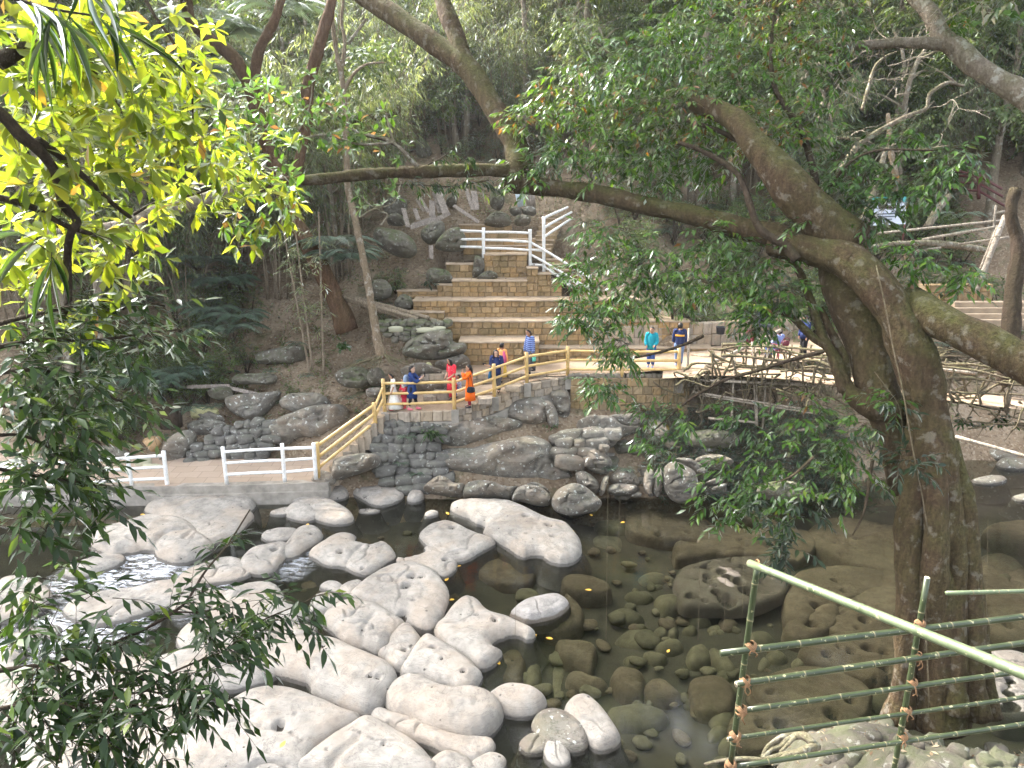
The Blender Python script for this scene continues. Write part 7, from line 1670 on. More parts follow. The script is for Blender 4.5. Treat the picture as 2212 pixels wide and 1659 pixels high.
leafy('dark leafy spray with long twigs over the white rocks in the lower left', 'fg_dark', 'lance', [
    (R5, [(-100, 1110, 4.3), (200, 1070, 4.4), (500, 1000, 4.6), (700, 920, 4.8), (850, 850, 4.9), (1000, 760, 5.0), (1080, 690, 5.1), (1180, 530, 5.3), (1290, 400, 5.5), (1340, 330, 5.6), (1440, 170, 5.8)], 2.6, .7, 34),
    (R5, [(1000, 760, 5.0), (1150, 760, 5.1), (1300, 735, 5.2), (1450, 745, 5.3)], 1, .5, 10), (R5, [(800, 1240, 4.5), (950, 1130, 4.6), (1150, 1040, 4.7), (1300, 980, 4.9), (1400, 890, 5.0), (1530, 800, 5.1), (1760, 700, 5.3), (1840, 640, 5.4)], 1.2, .5, 26),
    (R5, [(-60, 1330, 4.1), (100, 1300, 4.2), (300, 1285, 4.3), (500, 1290, 4.4), (720, 1240, 4.5), (850, 1215, 4.6)], 2.2, .8, 24), (R5, [(300, 1285, 4.3), (440, 1320, 4.3), (600, 1460, 4.4), (700, 1560, 4.4)], 1.2, .5, 8), (R5, [(850, 1215, 4.6), (1050, 1250, 4.6), (1250, 1270, 4.6), (1430, 1330, 4.6)], 1, .4, 10)],
    [(30, 640, 4.5, 40, 16), (80, 660, 4.5, 36, 14), (130, 680, 4.5, 36, 16), (30, 720, 4.2, 40, 20), (90, 735, 4.3, 40, 20), (150, 730, 4.4, 34, 14), (185, 700, 4.5, 26, 9), (190, 660, 4.6, 28, 9), (225, 650, 4.7, 24, 8), (250, 610, 4.9, 22, 7), (120, 620, 4.6, 30, 10), (60, 600, 4.6, 30, 10), (285, 620, 5.1, 18, 6), (300, 600, 5.2, 16, 5), (60, 765, 4.1, 36, 14)],
    .125, .038, 6, .6, .7, False, (0, .85), tl=(.15, .32))
leafy('fresh green oval leaves in rosettes on thin grey twigs above the level limb', 'fg_oval', 'obov', [
    (R2, [(790, 1060, 15), (620, 900, 14.6), (400, 840, 14.4), (200, 700, 14.2)], 2, .9, 16), (R2, [(640, 910, 14.6), (420, 920, 14.4), (200, 860, 14.2), (0, 890, 14), (-200, 820, 13.8)], 1.4, .7, 20), (R2, [(0, 880, 14), (60, 780, 14), (110, 650, 14), (120, 520, 14)], 1, .5, 8), (R2, [(640, 910, 14.6), (610, 800, 14.6), (590, 720, 14.6)], 1, .5, 3), (R2, [(-200, 830, 13.8), (-400, 760, 13.6), (-600, 640, 13.4)], 1, .6, 16),
    (R2, [(560, 1440, 14.6), (600, 1370, 14.6), (560, 1350, 14.6), (480, 1300, 14.6), (440, 1250, 14.6)], 1, .6, 4), (R2, [(420, 1390, 14.4), (500, 1340, 14.5), (640, 1290, 14.6), (690, 1160, 14.8)], .8, .5, 3), (R1, [(1650, 1050, 9), (1800, 1120, 9), (1880, 1200, 9)], 1, .6, 8), (R1, [(1350, 1350, 10), (1500, 1400, 10), (1600, 1450, 10)], 1, .6, 8)],
    [(262, 95, 12, 18, 10), (290, 120, 13, 20, 9), (325, 110, 14, 20, 8), (235, 110, 11, 18, 10), (210, 130, 10, 22, 12), (345, 130, 14, 18, 6), (240, 150, 11, 22, 10), (275, 155, 12, 18, 7), (310, 95, 14, 14, 5), (285, 210, 10, 14, 6)],
    .19, .085, 5, .15, .9, True, (.2, 1.0), bark='barkgrey', tl=(.15, .3))
leafy('thin hanging leaves below the level limb above the planks', 'fg_dark', 'lance', [(R2, [(600, 1180, 15.5), (800, 1180, 15.6), (1000, 1190, 15.8), (1250, 1150, 16)], .8, .5, 26), (R2, [(1050, 1040, 15.9), (1100, 1000, 15.9), (1140, 1050, 15.9)], .6, .4, 5), (R2, [(860, 1050, 15.7), (960, 1000, 15.8), (1040, 920, 15.8)], .6, .4, 6)], [], .17, .05, 5, 1.0, .5, False, (.4, 1.0))
# ------------------------------------------------------------------ people
def fabric(name, col, rough=.85, stripes=None, spots=None, var=.15):
    t = NT(name); co = t.coord('Object'); n = t.noise(co, 9, 4, .6)
    c = t.mix(t.ramp(n, [(.3, 0.), (.7, 1.)]), tuple(x * (1 - var) for x in col), tuple(min(1, x * (1 + var)) for x in col))
    if stripes:
        sp = t.n('ShaderNodeSeparateXYZ'); t.l(co, sp.inputs[0])
        w = t.math('FRACT', t.math('MULTIPLY', sp.outputs[2], 1 / stripes[1])); c = t.mix(t.math('GREATER_THAN', w, .55), c, stripes[0])
    if spots:
        v = t.vor(co, 16, 'F1', 0); c = t.mix(t.ramp(v, [(.16, 1.0), (.22, 0.)]), c, spots)
    t.bsdf(c, rough, None, .15); return t.m
SKIN = m_simple('warm brown skin', (0.36, 0.20, 0.13), .55, .05, 20); SKIN2 = m_simple('light brown skin', (0.50, 0.32, 0.23), .55, .05, 20)
HAIR = m_simple('black hair', (0.012, 0.010, 0.010), .45, .2, 60); EYE = m_simple('dark eyes', (0.02, 0.015, 0.012), .3); LIP = m_simple('lips', (0.32, 0.10, 0.08), .5)
FB = dict(white=fabric('white printed cotton', (.76, .74, .68), spots=(.62, .58, .42)), red=fabric('red floral cotton', (.62, .035, .06), spots=(.75, .45, .42)), red2=fabric('plain red cotton', (.55, .04, .07)), orange=fabric('orange cotton', (.78, .14, .015)), maroon=fabric('maroon leggings', (.20, .012, .03)),
          navy=fabric('navy cotton', (.018, .03, .10)), blue=fabric('dark blue cotton', (.022, .045, .15)), black=fabric('black cloth', (.014, .014, .016)), yellow=fabric('yellow cotton', (.72, .50, .10)), peach=fabric('orange and yellow blouse', (.75, .33, .12)), pink=fabric('pink scarf', (.55, .10, .22)),
          stripe=fabric('blue striped jersey', (.20, .28, .55), stripes=((.045, .06, .17), .075)), grey=fabric('grey trousers', (.10, .10, .11)), teal=fabric('teal jacket', (.015, .26, .33)), jeans=fabric('blue jeans', (.05, .10, .30)), ljeans=fabric('washed jeans', (.14, .20, .34)), polo=fabric('navy polo shirt', (.02, .03, .09)), band=fabric('orange stripe', (.80, .38, .06)),
          kidstripe=fabric('child striped shirt', (.60, .64, .72), stripes=((.12, .2, .5), .05)), shoe=fabric('dark shoes', (.03, .03, .035)), pinkshoe=fabric('pink shoes', (.65, .16, .22)), wshoe=fabric('pale blue trainers', (.35, .45, .7)), bag=fabric('blue grey rucksack', (.20, .25, .34)), bbag=fabric('black leather', (.02, .022, .028), .4), gbag=fabric('pale green bag', (.12, .55, .45)), lblue=fabric('pale blue shirt', (.22, .27, .50)), bluebag=fabric('blue scarf', (.03, .13, .27)))
def skin_mesh(name, verts, edges, radii, mat):
    me = bpy.data.meshes.new('tmp'); me.from_pydata(verts, edges, []); me.update()
    ob = bpy.data.objects.new('tmp', me); COL.objects.link(ob)
    sk = ob.modifiers.new('s', 'SKIN'); ob.modifiers.new('d', 'SUBSURF').levels = 1
    for v, r in zip(me.skin_vertices[0].data, radii): v.radius = (r, r) if np.isscalar(r) else r
    me.skin_vertices[0].data[0].use_root = True
    dg = bpy.context.evaluated_depsgraph_get(); ev = ob.evaluated_get(dg); out = bpy.data.meshes.new_from_object(ev)
    V = np.zeros(len(out.vertices) * 3); out.vertices.foreach_get('co', V); Fs = [list(p.vertices) for p in out.polygons]
    bpy.data.objects.remove(ob); bpy.data.meshes.remove(me); bpy.data.meshes.remove(out)
    return V.reshape(-1, 3), Fs
def ell_ring(c, rx, ry, n=16, wob=0.0, k=0):
    a = np.arange(n) * 2 * math.pi / n; w = 1 + wob * np.sin(a * 5 + k)
    return np.array(c) + np.c_[np.cos(a) * rx * w, np.sin(a) * ry * w, a * 0]
def person(label, feet, H, yaw, skin, arms, legs=None, head=(0, 0), hair='long', tops=(), sit=False, lean=(0, 0), parts=None, legwear=None, sleeve=None, shoes=None, group=None):
    """arms: ((elbow),(wrist)) for left(+x) and right(-x) in body heights, body faces -y; legs: ((knee),(ankle)) likewise"""
    t = thing('person', label, 'person', group, loc=tuple(feet)); t.rotation_euler = (0, 0, yaw)
    S = lambda p: np.array(p, float) * H
    hz = .52 if not sit else .28
    lx, ly = lean
    hip = np.array([0, 0, hz]); ch = hip + [lx * .6, ly * .6, .20]; nk = hip + [lx, ly, .305]; hd = nk + [head[0] * .05, -.018 + head[1] * .05, .085]
    sh = [nk + [sx * .105, 0, -.022] for sx in (1, -1)]
    lg = legs or (((.05, -.01, .275), (.055, .0, .045)), ((-.05, -.01, .275), (-.055, .0, .045)))
    V = [hip, hip + [0, 0, .09], ch, nk, nk + (hd - nk) * .45]; R = [(.078, .062), (.068, .052), (.088, .056), .032, .030]; E = [(0, 1), (1, 2), (2, 3), (3, 4)]
    wr = []
    for k, sx in enumerate((1, -1)):
        i = len(V); e, w = np.array(arms[k][0]), np.array(arms[k][1]); hv = norm(w - e) * .045
        V += [sh[k], e, w, w + hv]; R += [.036, .026, .018, (.022, .012)]; E += [(2, i), (i, i + 1), (i + 1, i + 2), (i + 2, i + 3)]; wr.append((w, hv))
    for k, sx in enumerate((1, -1)):
        i = len(V); kn, an = np.array(lg[k][0]), np.array(lg[k][1]); V += [hip + [sx * .05, 0, -.03], kn, an, an + [0, -.085, -.028]]; R += [.055, .037, .022, (.022, .016)]; E += [(0, i), (i, i + 1), (i + 1, i + 2), (i + 2, i + 3)]
    Vs, Fs = skin_mesh('body', [tuple(S(v)) for v in V], E, [tuple(np.array(r) * H) if not np.isscalar(r) else r * H for r in R], skin)
    mb = MB(); mb.add(Vs, Fs)
    # head as a shaped loft (chin, jaw, cheek, brow, crown), joined to the neck; it has a nose and ears
    yw = math.atan2(head[0], 1) * 1.0; prof = [(-.078, .016, .020, -.022), (-.066, .032, .036, -.016), (-.04, .042, .050, -.008), (-.01, .049, .058, 0), (.02, .052, .062, .003), (.045, .048, .057, .004), (.064, .034, .042, .004), (.076, .012, .015, .004)]
    cy_, sy_ = math.cos(yw), math.sin(yw); pit = head[1] * .5; cpi, spi = math.cos(pit), math.sin(pit)
    def hp(p):  # head local -> body
        p = np.atleast_2d(np.array(p, float)); p = np.c_[p[:, 0], p[:, 1] * cpi - p[:, 2] * -spi, p[:, 2] * cpi + p[:, 1] * spi]
        return (np.c_[p[:, 0] * cy_ - p[:, 1] * -sy_, p[:, 1] * cy_ - p[:, 0] * sy_, p[:, 2]] + hd) * H
    rings = [hp(ell_ring((0, oy, z), rx, ry, 14)) for z, rx, ry, oy in prof]; mb.add(*loft(rings))
    mb.add(hp([(0, -.056, .012), (.010, -.056, -.016), (-.010, -.056, -.016), (0, -.076, -.014)]), [(0, 1, 3), (0, 3, 2), (1, 2, 3)])
    for sx in (1, -1):
        e_ = MB(); e_.ball((sx * .051, .004, -.005), (.006, .012, .018), 6, 5); mb.add(hp(e_.v[0]), e_.f)
    for w, hv in wr:      # five fingers a hand, unequal and a little curled
        d = norm(hv); a_ = norm(np.cross(d, [0.3, 1, .2])); b_ = np.cross(a_, d)
        for f, (o, L_) in enumerate(((-.015, .036), (-.005, .042), (.005, .040), (.014, .032))):
            p0 = w + hv * .8 + a_ * o; mb.tube(np.array([p0, p0 + d * L_ * .55, p0 + d * L_ * .9 + b_ * L_ * .35]) * H, np.array([.0055, .005, .004]) * H, 5)
        p0 = w + hv * .25 + a_ * -.018; mb.tube(np.array([p0, p0 + d * .018 - a_ * .014, p0 + d * .034 - a_ * .012]) * H, np.array([.0065, .006, .0045]) * H, 5)
    body = mb.build('body', skin, t)
    fe = MB()
    for sx in (1, -1): q = MB(); q.ball((sx * .019, -.053, .012), (.0065, .005, .0045), 6, 5); fe.add(hp(q.v[0]), q.f); q = MB(); q.box((sx * .019, -.0555, .026), (.018, .004, .004)); fe.add(hp(q.v[0]), q.f)
    fe.build('eyes', EYE, body); q = MB(); q.box((0, -.055, -.042), (.026, .006, .007)); z = MB(); z.add(hp(q.v[0]), q.f); z.build('mouth', LIP, body)
    h = MB()
    hr = [(.082, .006, .006, .006), (.078, .026, .030, .006), (.062, .048, .055, .010), (.035, .058, .062, .016), (.005, .057, .052, .026), (-.03, .050, .040, .032)]
    h.add(*loft([hp(ell_ring((0, oy, z), rx, ry, 14, .04)) for z, rx, ry, oy in hr]))
    if hair == 'long': h.add(*loft([hp(ell_ring((0, oy, z), rx, ry, 14, .08, 1)) for z, rx, ry, oy in [(.03, .060, .050, .028), (-.04, .062, .040, .038), (-.10, .066, .036, .046), (-.17, .058, .028, .052), (-.22, .034, .016, .054)]]))
    if hair == 'bob':
        for sx in (1, -1): h.add(*loft([hp(ell_ring((sx * .047, .0, z), rx, .045, 10, .06)) for z, rx in [(.05, .014), (0, .020), (-.06, .020), (-.095, .010)]]))
    if hair == 'bun': q = MB(); q.ball((0, .072, .02), (.026, .024, .026), 8, 6); h.add(hp(q.v[0]), q.f)
    if hair == 'plait': q = MB(); q.tube(resample([(0, .06, .0), (.01, .075, -.08), (.015, .07, -.17), (.01, .065, -.26)], 9), [.03, .028, .026, .024, .022, .02, .018, .014, .008], 8); h.add(hp(q.v[0]), q.f)
    h.build('hair', HAIR, t)
    for nm, mat, rg in tops:       # rings: (z, rx, ry, cx, cy) in body heights
        g = MB(); R_ = []
        for k, (z, rx, ry, cx, cy_o) in enumerate(rg):
            f = np.clip((z - hz) / .305, 0, 1); R_.append(S(ell_ring((cx + lx * f, cy_o + ly * f, z), rx, ry, 20, .05 if z < hz + .03 else .015, k * .7)))
        g.add(*loft(R_, True)); g.build(nm, FB[mat], t)
    if sleeve:
        mat, full, rad = sleeve
        for k in range(2):
            e, w = np.array(arms[k][0]), np.array(arms[k][1]); P = [sh[k] + (nk - sh[k]) * .25, sh[k], e] if full < .5 else [sh[k] + (nk - sh[k]) * .25, sh[k], e, e + (w - e) * full]
            if full < .5: P[2] = sh[k] + (e - sh[k]) * (full * 2)
            g = MB(); g.tube(S(resample(P, 9)), np.linspace(rad * 1.12, rad * .78, 9) * H, 12); g.build('sleeve', FB[mat], t)
    if legwear:
        mat, rad, low = legwear
        for k, sx in enumerate((1, -1)):
            kn, an = np.array(lg[k][0]), np.array(lg[k][1]); g = MB(); P = [hip + [sx * .045, 0, .0], hip + [sx * .05, 0, -.06] if not sit else hip + (kn - hip) * .4, kn, an + (kn - an) * low]
            g.tube(S(resample(P, 12)), np.interp(np.linspace(0, 1, 12), [0, .3, .6, 1], [rad * 1.25, rad * 1.3, rad, rad * .8]) * H, 12); g.build('trouser_leg', FB[mat], t)
    if shoes:
        for k in range(2):
            an = np.array(lg[k][1]); g = MB(); c = an + [0, -.035, -.026]; g.add(*loft([S(ell_ring(c + [0, dy, dz], rx, ry, 12)) for dz, rx, ry, dy in ((-.019, .026, .064, 0), (.0, .028, .066, 0), (.016, .024, .052, .008), (.034, .020, .024, .034))])); g.build('shoe', FB[shoes], t)
    if parts: parts(t, H, S)
    return t
LOOSE = ((.13, -.02, .62), (.13, -.05, .48)), ((-.13, -.02, .62), (-.13, -.05, .48))
def held(name, label, catg, t, H, shape, mat):
    """something carried: a thing of its own, placed in the carrier's frame"""
    mb = MB(); shape(mb)
    V = np.concatenate(mb.v) * H; c, s = math.cos(t.rotation_euler.z), math.sin(t.rotation_euler.z); L = np.array(t.location)
    V = np.c_[V[:, 0] * c - V[:, 1] * s, V[:, 0] * s + V[:, 1] * c, V[:, 2]] + L
    o = link(name, mesh_from(name, V, mb.f, [mat])); return tag(o, label, catg)
WALK = (((.05, -.05, .28), (.055, -.04, .045)), ((-.05, .03, .275), (-.055, .15, .075)))
LEFT, RIGHT, BACK = -math.pi / 2, math.pi / 2, math.pi          # which way the body faces (picture left, right, away)
fw = on_floor(*Q1(345, 1130))
girl = person('girl in a long white dress walking left with bowed head behind the railing', fw, 1.36, LEFT + .35, SKIN, (((.13, -.02, .63), (.13, -.08, .50)), ((-.13, .02, .63), (-.15, .03, .49))), WALK, head=(0, -.7), hair='bun',
       tops=(('dress', 'white', [(.03, .17, .21, 0, .05), (.16, .15, .18, 0, .04), (.34, .12, .125, 0, .02), (.52, .092, .082, 0, 0), (.62, .078, .064, 0, 0), (.74, .092, .066, 0, 0), (.805, .088, .05, 0, 0), (.825, .045, .035, 0, 0)]),), sleeve=('white', .45, .042), shoes='red2')
kid = person('small child in red standing between the girl in white and the woman in blue', on_floor(*Q1(520, 1105)), 1.12, LEFT + .8, SKIN, (((.12, -.04, .63), (.07, -.12, .60)), ((-.12, -.04, .63), (-.08, -.12, .58))), head=(0, -.4), hair='short',
       tops=(('frock', 'red2', [(.36, .12, .11, 0, 0), (.52, .098, .085, 0, 0), (.68, .09, .07, 0, 0)]), ('blouse', 'white', [(.675, .092, .068, 0, 0), (.76, .094, .066, 0, 0), (.805, .088, .05, 0, 0), (.825, .045, .035, 0, 0)])), sleeve=('red2', .9, .04), legwear=('red2', .05, .1), shoes='red2')
blue = person('woman in a navy tunic holding up a phone, with a rucksack on her back', on_floor(*Q1(650, 1130)), 1.63, RIGHT - .15, SKIN2, (((.10, -.13, .68), (.05, -.24, .745)), ((-.10, -.12, .66), (-.04, -.22, .72))), (((.05, -.05, .275), (.055, -.09, .045)), ((-.05, .02, .275), (-.055, .07, .045))), hair='long',
       tops=(('tunic', 'blue', [(.27, .105, .12, 0, 0), (.40, .10, .105, 0, 0), (.52, .095, .092, 0, 0), (.62, .08, .07, 0, 0), (.74, .094, .07, 0, 0), (.805, .09, .052, 0, 0), (.825, .045, .035, 0, 0)]),), sleeve=('blue', .35 + .3, .043), legwear=('black', .042, .25), shoes='pinkshoe')
held('mobile_phone', 'black phone held up by the woman in the navy tunic', 'phone', blue, 1.63, lambda m: m.box((.0, -.30, .80), (.048, .008, .095)), FB['black'])
held('rucksack', 'blue grey rucksack on the back of the woman in navy', 'bag', blue, 1.63, lambda m: m.add(*loft([ell_ring((0, .125, z), rx, ry, 14) for z, rx, ry in ((.52, .05, .035), (.54, .085, .06), (.62, .09, .07), (.72, .08, .058), (.775, .05, .03))])), FB['bag'])
red = person('woman in a red floral dress looking down, behind the second railing post', on_floor(*Q1(1310, 985)), 1.6, LEFT + .75, SKIN, (((.12, -.03, .635), (.06, -.13, .56)), ((-.12, -.02, .635), (-.07, -.13, .55))), head=(0, -.7), hair='bob',
       tops=(('dress', 'red', [(.22, .12, .12, 0, 0), (.38, .112, .108, 0, 0), (.52, .098, .088, 0, 0), (.62, .082, .07, 0, 0), (.74, .098, .074, 0, 0), (.805, .09, .052, 0, 0), (.825, .045, .035, 0, 0)]),), sleeve=('red', .42, .046), legwear=('red2', .045, .15), shoes='shoe')
org = person('woman in an orange tunic and maroon leggings raising her hands to her face', on_floor(*Q1(1600, 1095)), 1.56, LEFT + .12, SKIN, (((.10, -.12, .69), (.04, -.14, .83)), ((-.10, -.12, .69), (-.035, -.15, .82))), hair='plait',
       tops=(('tunic', 'orange', [(.17, .112, .12, 0, .01), (.34, .105, .108, 0, .01), (.52, .094, .088, 0, 0), (.62, .08, .07, 0, 0), (.74, .094, .072, 0, 0), (.805, .09, .052, 0, 0), (.825, .045, .035, 0, 0)]),), sleeve=('orange', .85, .040), legwear=('maroon', .04, .12), shoes='shoe')
held('handbag', 'black handbag hanging at the hip of the woman in orange', 'bag', org, 1.56, lambda m: (m.add(*loft([ell_ring((.135, .02, z), .03, ry, 12) for z, ry in ((.38, .07), (.40, .095), (.48, .09), (.51, .06))])), m.tube(resample([(.13, -.04, .5), (.11, -.03, .7), (.08, 0, .80), (.115, .04, .68), (.13, .07, .5)], 12), .006, 5)), FB['bbag'])
ch6 = person('child in a striped shirt and jeans crouching beside the woman in red', on_floor(*Q1(1425, 925)), 1.15, LEFT + .4, SKIN, (((.12, -.10, .42), (.07, -.2, .36)), ((-.12, -.1, .42), (-.07, -.2, .36))), (((.07, -.2, .30), (.06, -.12, .045)), ((-.07, -.2, .30), (-.06, -.1, .045))), sit=True, hair='short',
       tops=(('shirt', 'kidstripe', [(.26, .10, .085, 0, 0), (.42, .09, .075, 0, 0), (.52, .094, .07, 0, 0), (.57, .088, .05, 0, 0), (.59, .045, .035, 0, 0)]),), sleeve=('kidstripe', .45, .042), legwear=('jeans', .05, .15), shoes='shoe')
def Q2(x, y): return (480 + x * .04822, 325.33 + y * .04822)
nv = person('woman in a loose navy top facing the viewer with a phone in her hand', on_floor(*Q2(345, 1395)), 1.62, -.12, SKIN2, (((.135, .0, .63), (.14, -.03, .49)), ((-.13, -.03, .62), (-.20, -.14, .66))), head=(-.2, .0), hair='bob',
       tops=(('top', 'navy', [(.36, .118, .10, 0, 0), (.52, .108, .092, 0, 0), (.64, .098, .08, 0, 0), (.74, .102, .075, 0, 0), (.805, .094, .054, 0, 0), (.825, .048, .038, 0, 0)]),), sleeve=('navy', .48, .055), legwear=('grey', .052, .1), shoes='shoe')
held('mobile_phone', 'dark phone held out to the left by the woman in the navy top', 'phone', nv, 1.62, lambda m: m.box((-.245, -.175, .70), (.085, .008, .05)), FB['black'])
held('scarf', 'blue scarf hanging down beside the woman in the navy top', 'scarf', nv, 1.62, lambda m: m.add(*loft([ell_ring((-.135 - dx, 0, z), rx, .03, 10, .1) for z, rx, dx in ((.60, .012, 0), (.5, .025, .01), (.38, .035, .02), (.28, .03, .025))])), FB['bluebag'])
yl = person('person in a yellow skirt and orange blouse behind the woman in navy', on_floor(*Q2(455, 1190)), 1.56, RIGHT + .9, SKIN, LOOSE, WALK, hair='bun',
       tops=(('skirt', 'yellow', [(.16, .13, .13, 0, 0), (.36, .115, .11, 0, 0), (.55, .09, .08, 0, 0)]), ('blouse', 'peach', [(.54, .092, .078, 0, 0), (.64, .085, .07, 0, 0), (.74, .096, .072, 0, 0), (.805, .09, .052, 0, 0), (.825, .045, .035, 0, 0)])), sleeve=('peach', .5, .042), legwear=('grey', .04, .1), shoes='shoe')
held('shoulder_scarf', 'pink scarf over the shoulder of the person in the yellow skirt', 'scarf', yl, 1.56, lambda m: m.add(*loft([ell_ring((-.1, .02, z), rx, .05, 10, .12) for z, rx in ((.50, .03), (.58, .06), (.68, .05), (.80, .02))])), FB['pink'])
mn = person('man in a blue striped jersey walking left along the path', on_floor(*Q2(1035, 1100)), 1.7, LEFT + .5, SKIN, (((.14, .0, .63), (.13, .0, .48)), ((-.14, -.03, .63), (-.13, -.06, .48))), WALK, head=(0, -.5), hair='short',
       tops=(('jersey', 'stripe', [(.47, .105, .088, 0, 0), (.56, .104, .088, 0, 0), (.66, .104, .084, 0, 0), (.75, .112, .08, 0, 0), (.805, .10, .056, 0, 0), (.83, .046, .038, 0, 0)]),), sleeve=('stripe', .95, .046), legwear=('grey', .058, .1), shoes='shoe')
held('carrier_bag', 'pale green bag with a bottle carried by the man in the striped jersey', 'bag', mn, 1.7, lambda m: (m.add(*loft([ell_ring((.14, .02, z), rx, .045, 10, .06) for z, rx in ((.30, .03), (.33, .05), (.40, .05), (.44, .02))])), m.tube([(.14, .02, .43), (.135, 0, .47)], .006, 5)), FB['gbag'])
person('person in a teal jacket and blue jeans standing half hidden by leaves', on_floor(*Q3(305, 600)), 1.55, LEFT + 1.2, SKIN, (((.135, -.02, .63), (.1, -.12, .56)), ((-.135, -.02, .63), (-.1, -.12, .55))), hair='short',
       tops=(('jacket', 'teal', [(.45, .112, .095, 0, 0), (.56, .11, .092, 0, 0), (.66, .106, .086, 0, 0), (.75, .112, .082, 0, 0), (.805, .10, .056, 0, 0), (.83, .05, .04, 0, 0)]),), sleeve=('teal', .98, .048), legwear=('jeans', .055, .1), shoes='wshoe')
person('person in a navy polo with an orange band, seen from behind', on_floor(*Q3(625, 590)), 1.66, BACK - .3, SKIN, LOOSE, WALK, hair='short',
       tops=(('polo', 'polo', [(.46, .105, .09, 0, 0), (.56, .104, .088, 0, 0), (.66, .104, .084, 0, 0), (.75, .11, .08, 0, 0), (.805, .10, .056, 0, 0), (.83, .046, .038, 0, 0)]), ('chest_band', 'band', [(.69, .110, .088, 0, 0), (.73, .113, .087, 0, 0)])), sleeve=('polo', .5, .048), legwear=('ljeans', .055, .1), shoes='wshoe')
# maroon plastic chairs
CHM = m_simple('maroon moulded plastic', (0.16, 0.015, 0.028), .35, .05)
def chair(label, p, yaw):
    t = thing('plastic_chair', label, 'chair', 'maroon plastic chairs', loc=tuple(p)); t.rotation_euler = (0, 0, yaw)
    m = MB(); m.add(*loft([ell_ring((0, 0, z), .22, .21, 16) for z in (.40, .425)])); m.build('seat', CHM, t)
    m = MB()
    for k in range(5): m.add(*loft([np.array([[x0, .20 + (z - .42) * .22, z], [x1, .20 + (z - .42) * .22, z], [x1, .225 + (z - .42) * .22, z], [x0, .225 + (z - .42) * .22, z]]) for z in (.42, .6, .82 - .03 * abs(k - 2)) for x0, x1 in [(-.19 + k * .078, -.19 + k * .078 + .06)]]))
    m.tube(resample([(-.21, .2, .42), (-.22, .27, .7), (-.15, .3, .86), (0, .31, .9), (.15, .3, .86), (.22, .27, .7), (.21, .2, .42)], 18), .018, 6); m.build('backrest', CHM, t)
    for sx in (1, -1):
        m = MB(); m.tube(resample([(sx * .22, .24, .62), (sx * .26, .02, .64), (sx * .25, -.17, .62), (sx * .22, -.19, .42)], 10), .018, 6); m.build('armrest', CHM, t)
        for sy in (1, -1): m = MB(); m.tube([(sx * .19, sy * .17, .41), (sx * .24, sy * .23, 0)], [.026, .02], 6); m.build('leg', CHM, t)
    return t
pc = on_floor(*Q3(1770, 525)); chair('maroon plastic chair with a person sitting in it, near the fig trunk', pc, .55 + math.pi)
chair('empty maroon plastic chair against the back wall behind the bamboo poles', on_floor(*Q3(1490, 455)), 0.3)
person('person in a pale blue shirt sitting in the maroon chair with back turned', pc + [0, 0, 0], 1.6, BACK + .55, SKIN, (((.13, -.06, .44), (.1, -.18, .40)), ((-.13, -.06, .44), (-.1, -.18, .40))), (((.06, -.26, .29), (.06, -.27, .045)), ((-.06, -.26, .29), (-.06, -.27, .045))), sit=True, hair='short',
       tops=(('shirt', 'lblue', [(.25, .105, .09, 0, 0), (.40, .104, .085, 0, 0), (.50, .11, .08, 0, 0), (.565, .10, .056, 0, 0), (.59, .046, .038, 0, 0)]),), sleeve=('lblue', .5, .048), legwear=('jeans', .058, .1), shoes='shoe')
person('person in a dark jacket standing just left of the fig trunk', on_floor(*Q3(2060, 480)), 1.6, LEFT + .3, SKIN, LOOSE, hair='short',
       tops=(('jacket', 'navy', [(.44, .115, .10, 0, 0), (.56, .112, .096, 0, 0), (.66, .108, .088, 0, 0), (.75, .114, .084, 0, 0), (.805, .10, .058, 0, 0), (.83, .05, .04, 0, 0)]),), sleeve=('navy', .98, .05), legwear=('black', .056, .1), shoes='shoe')
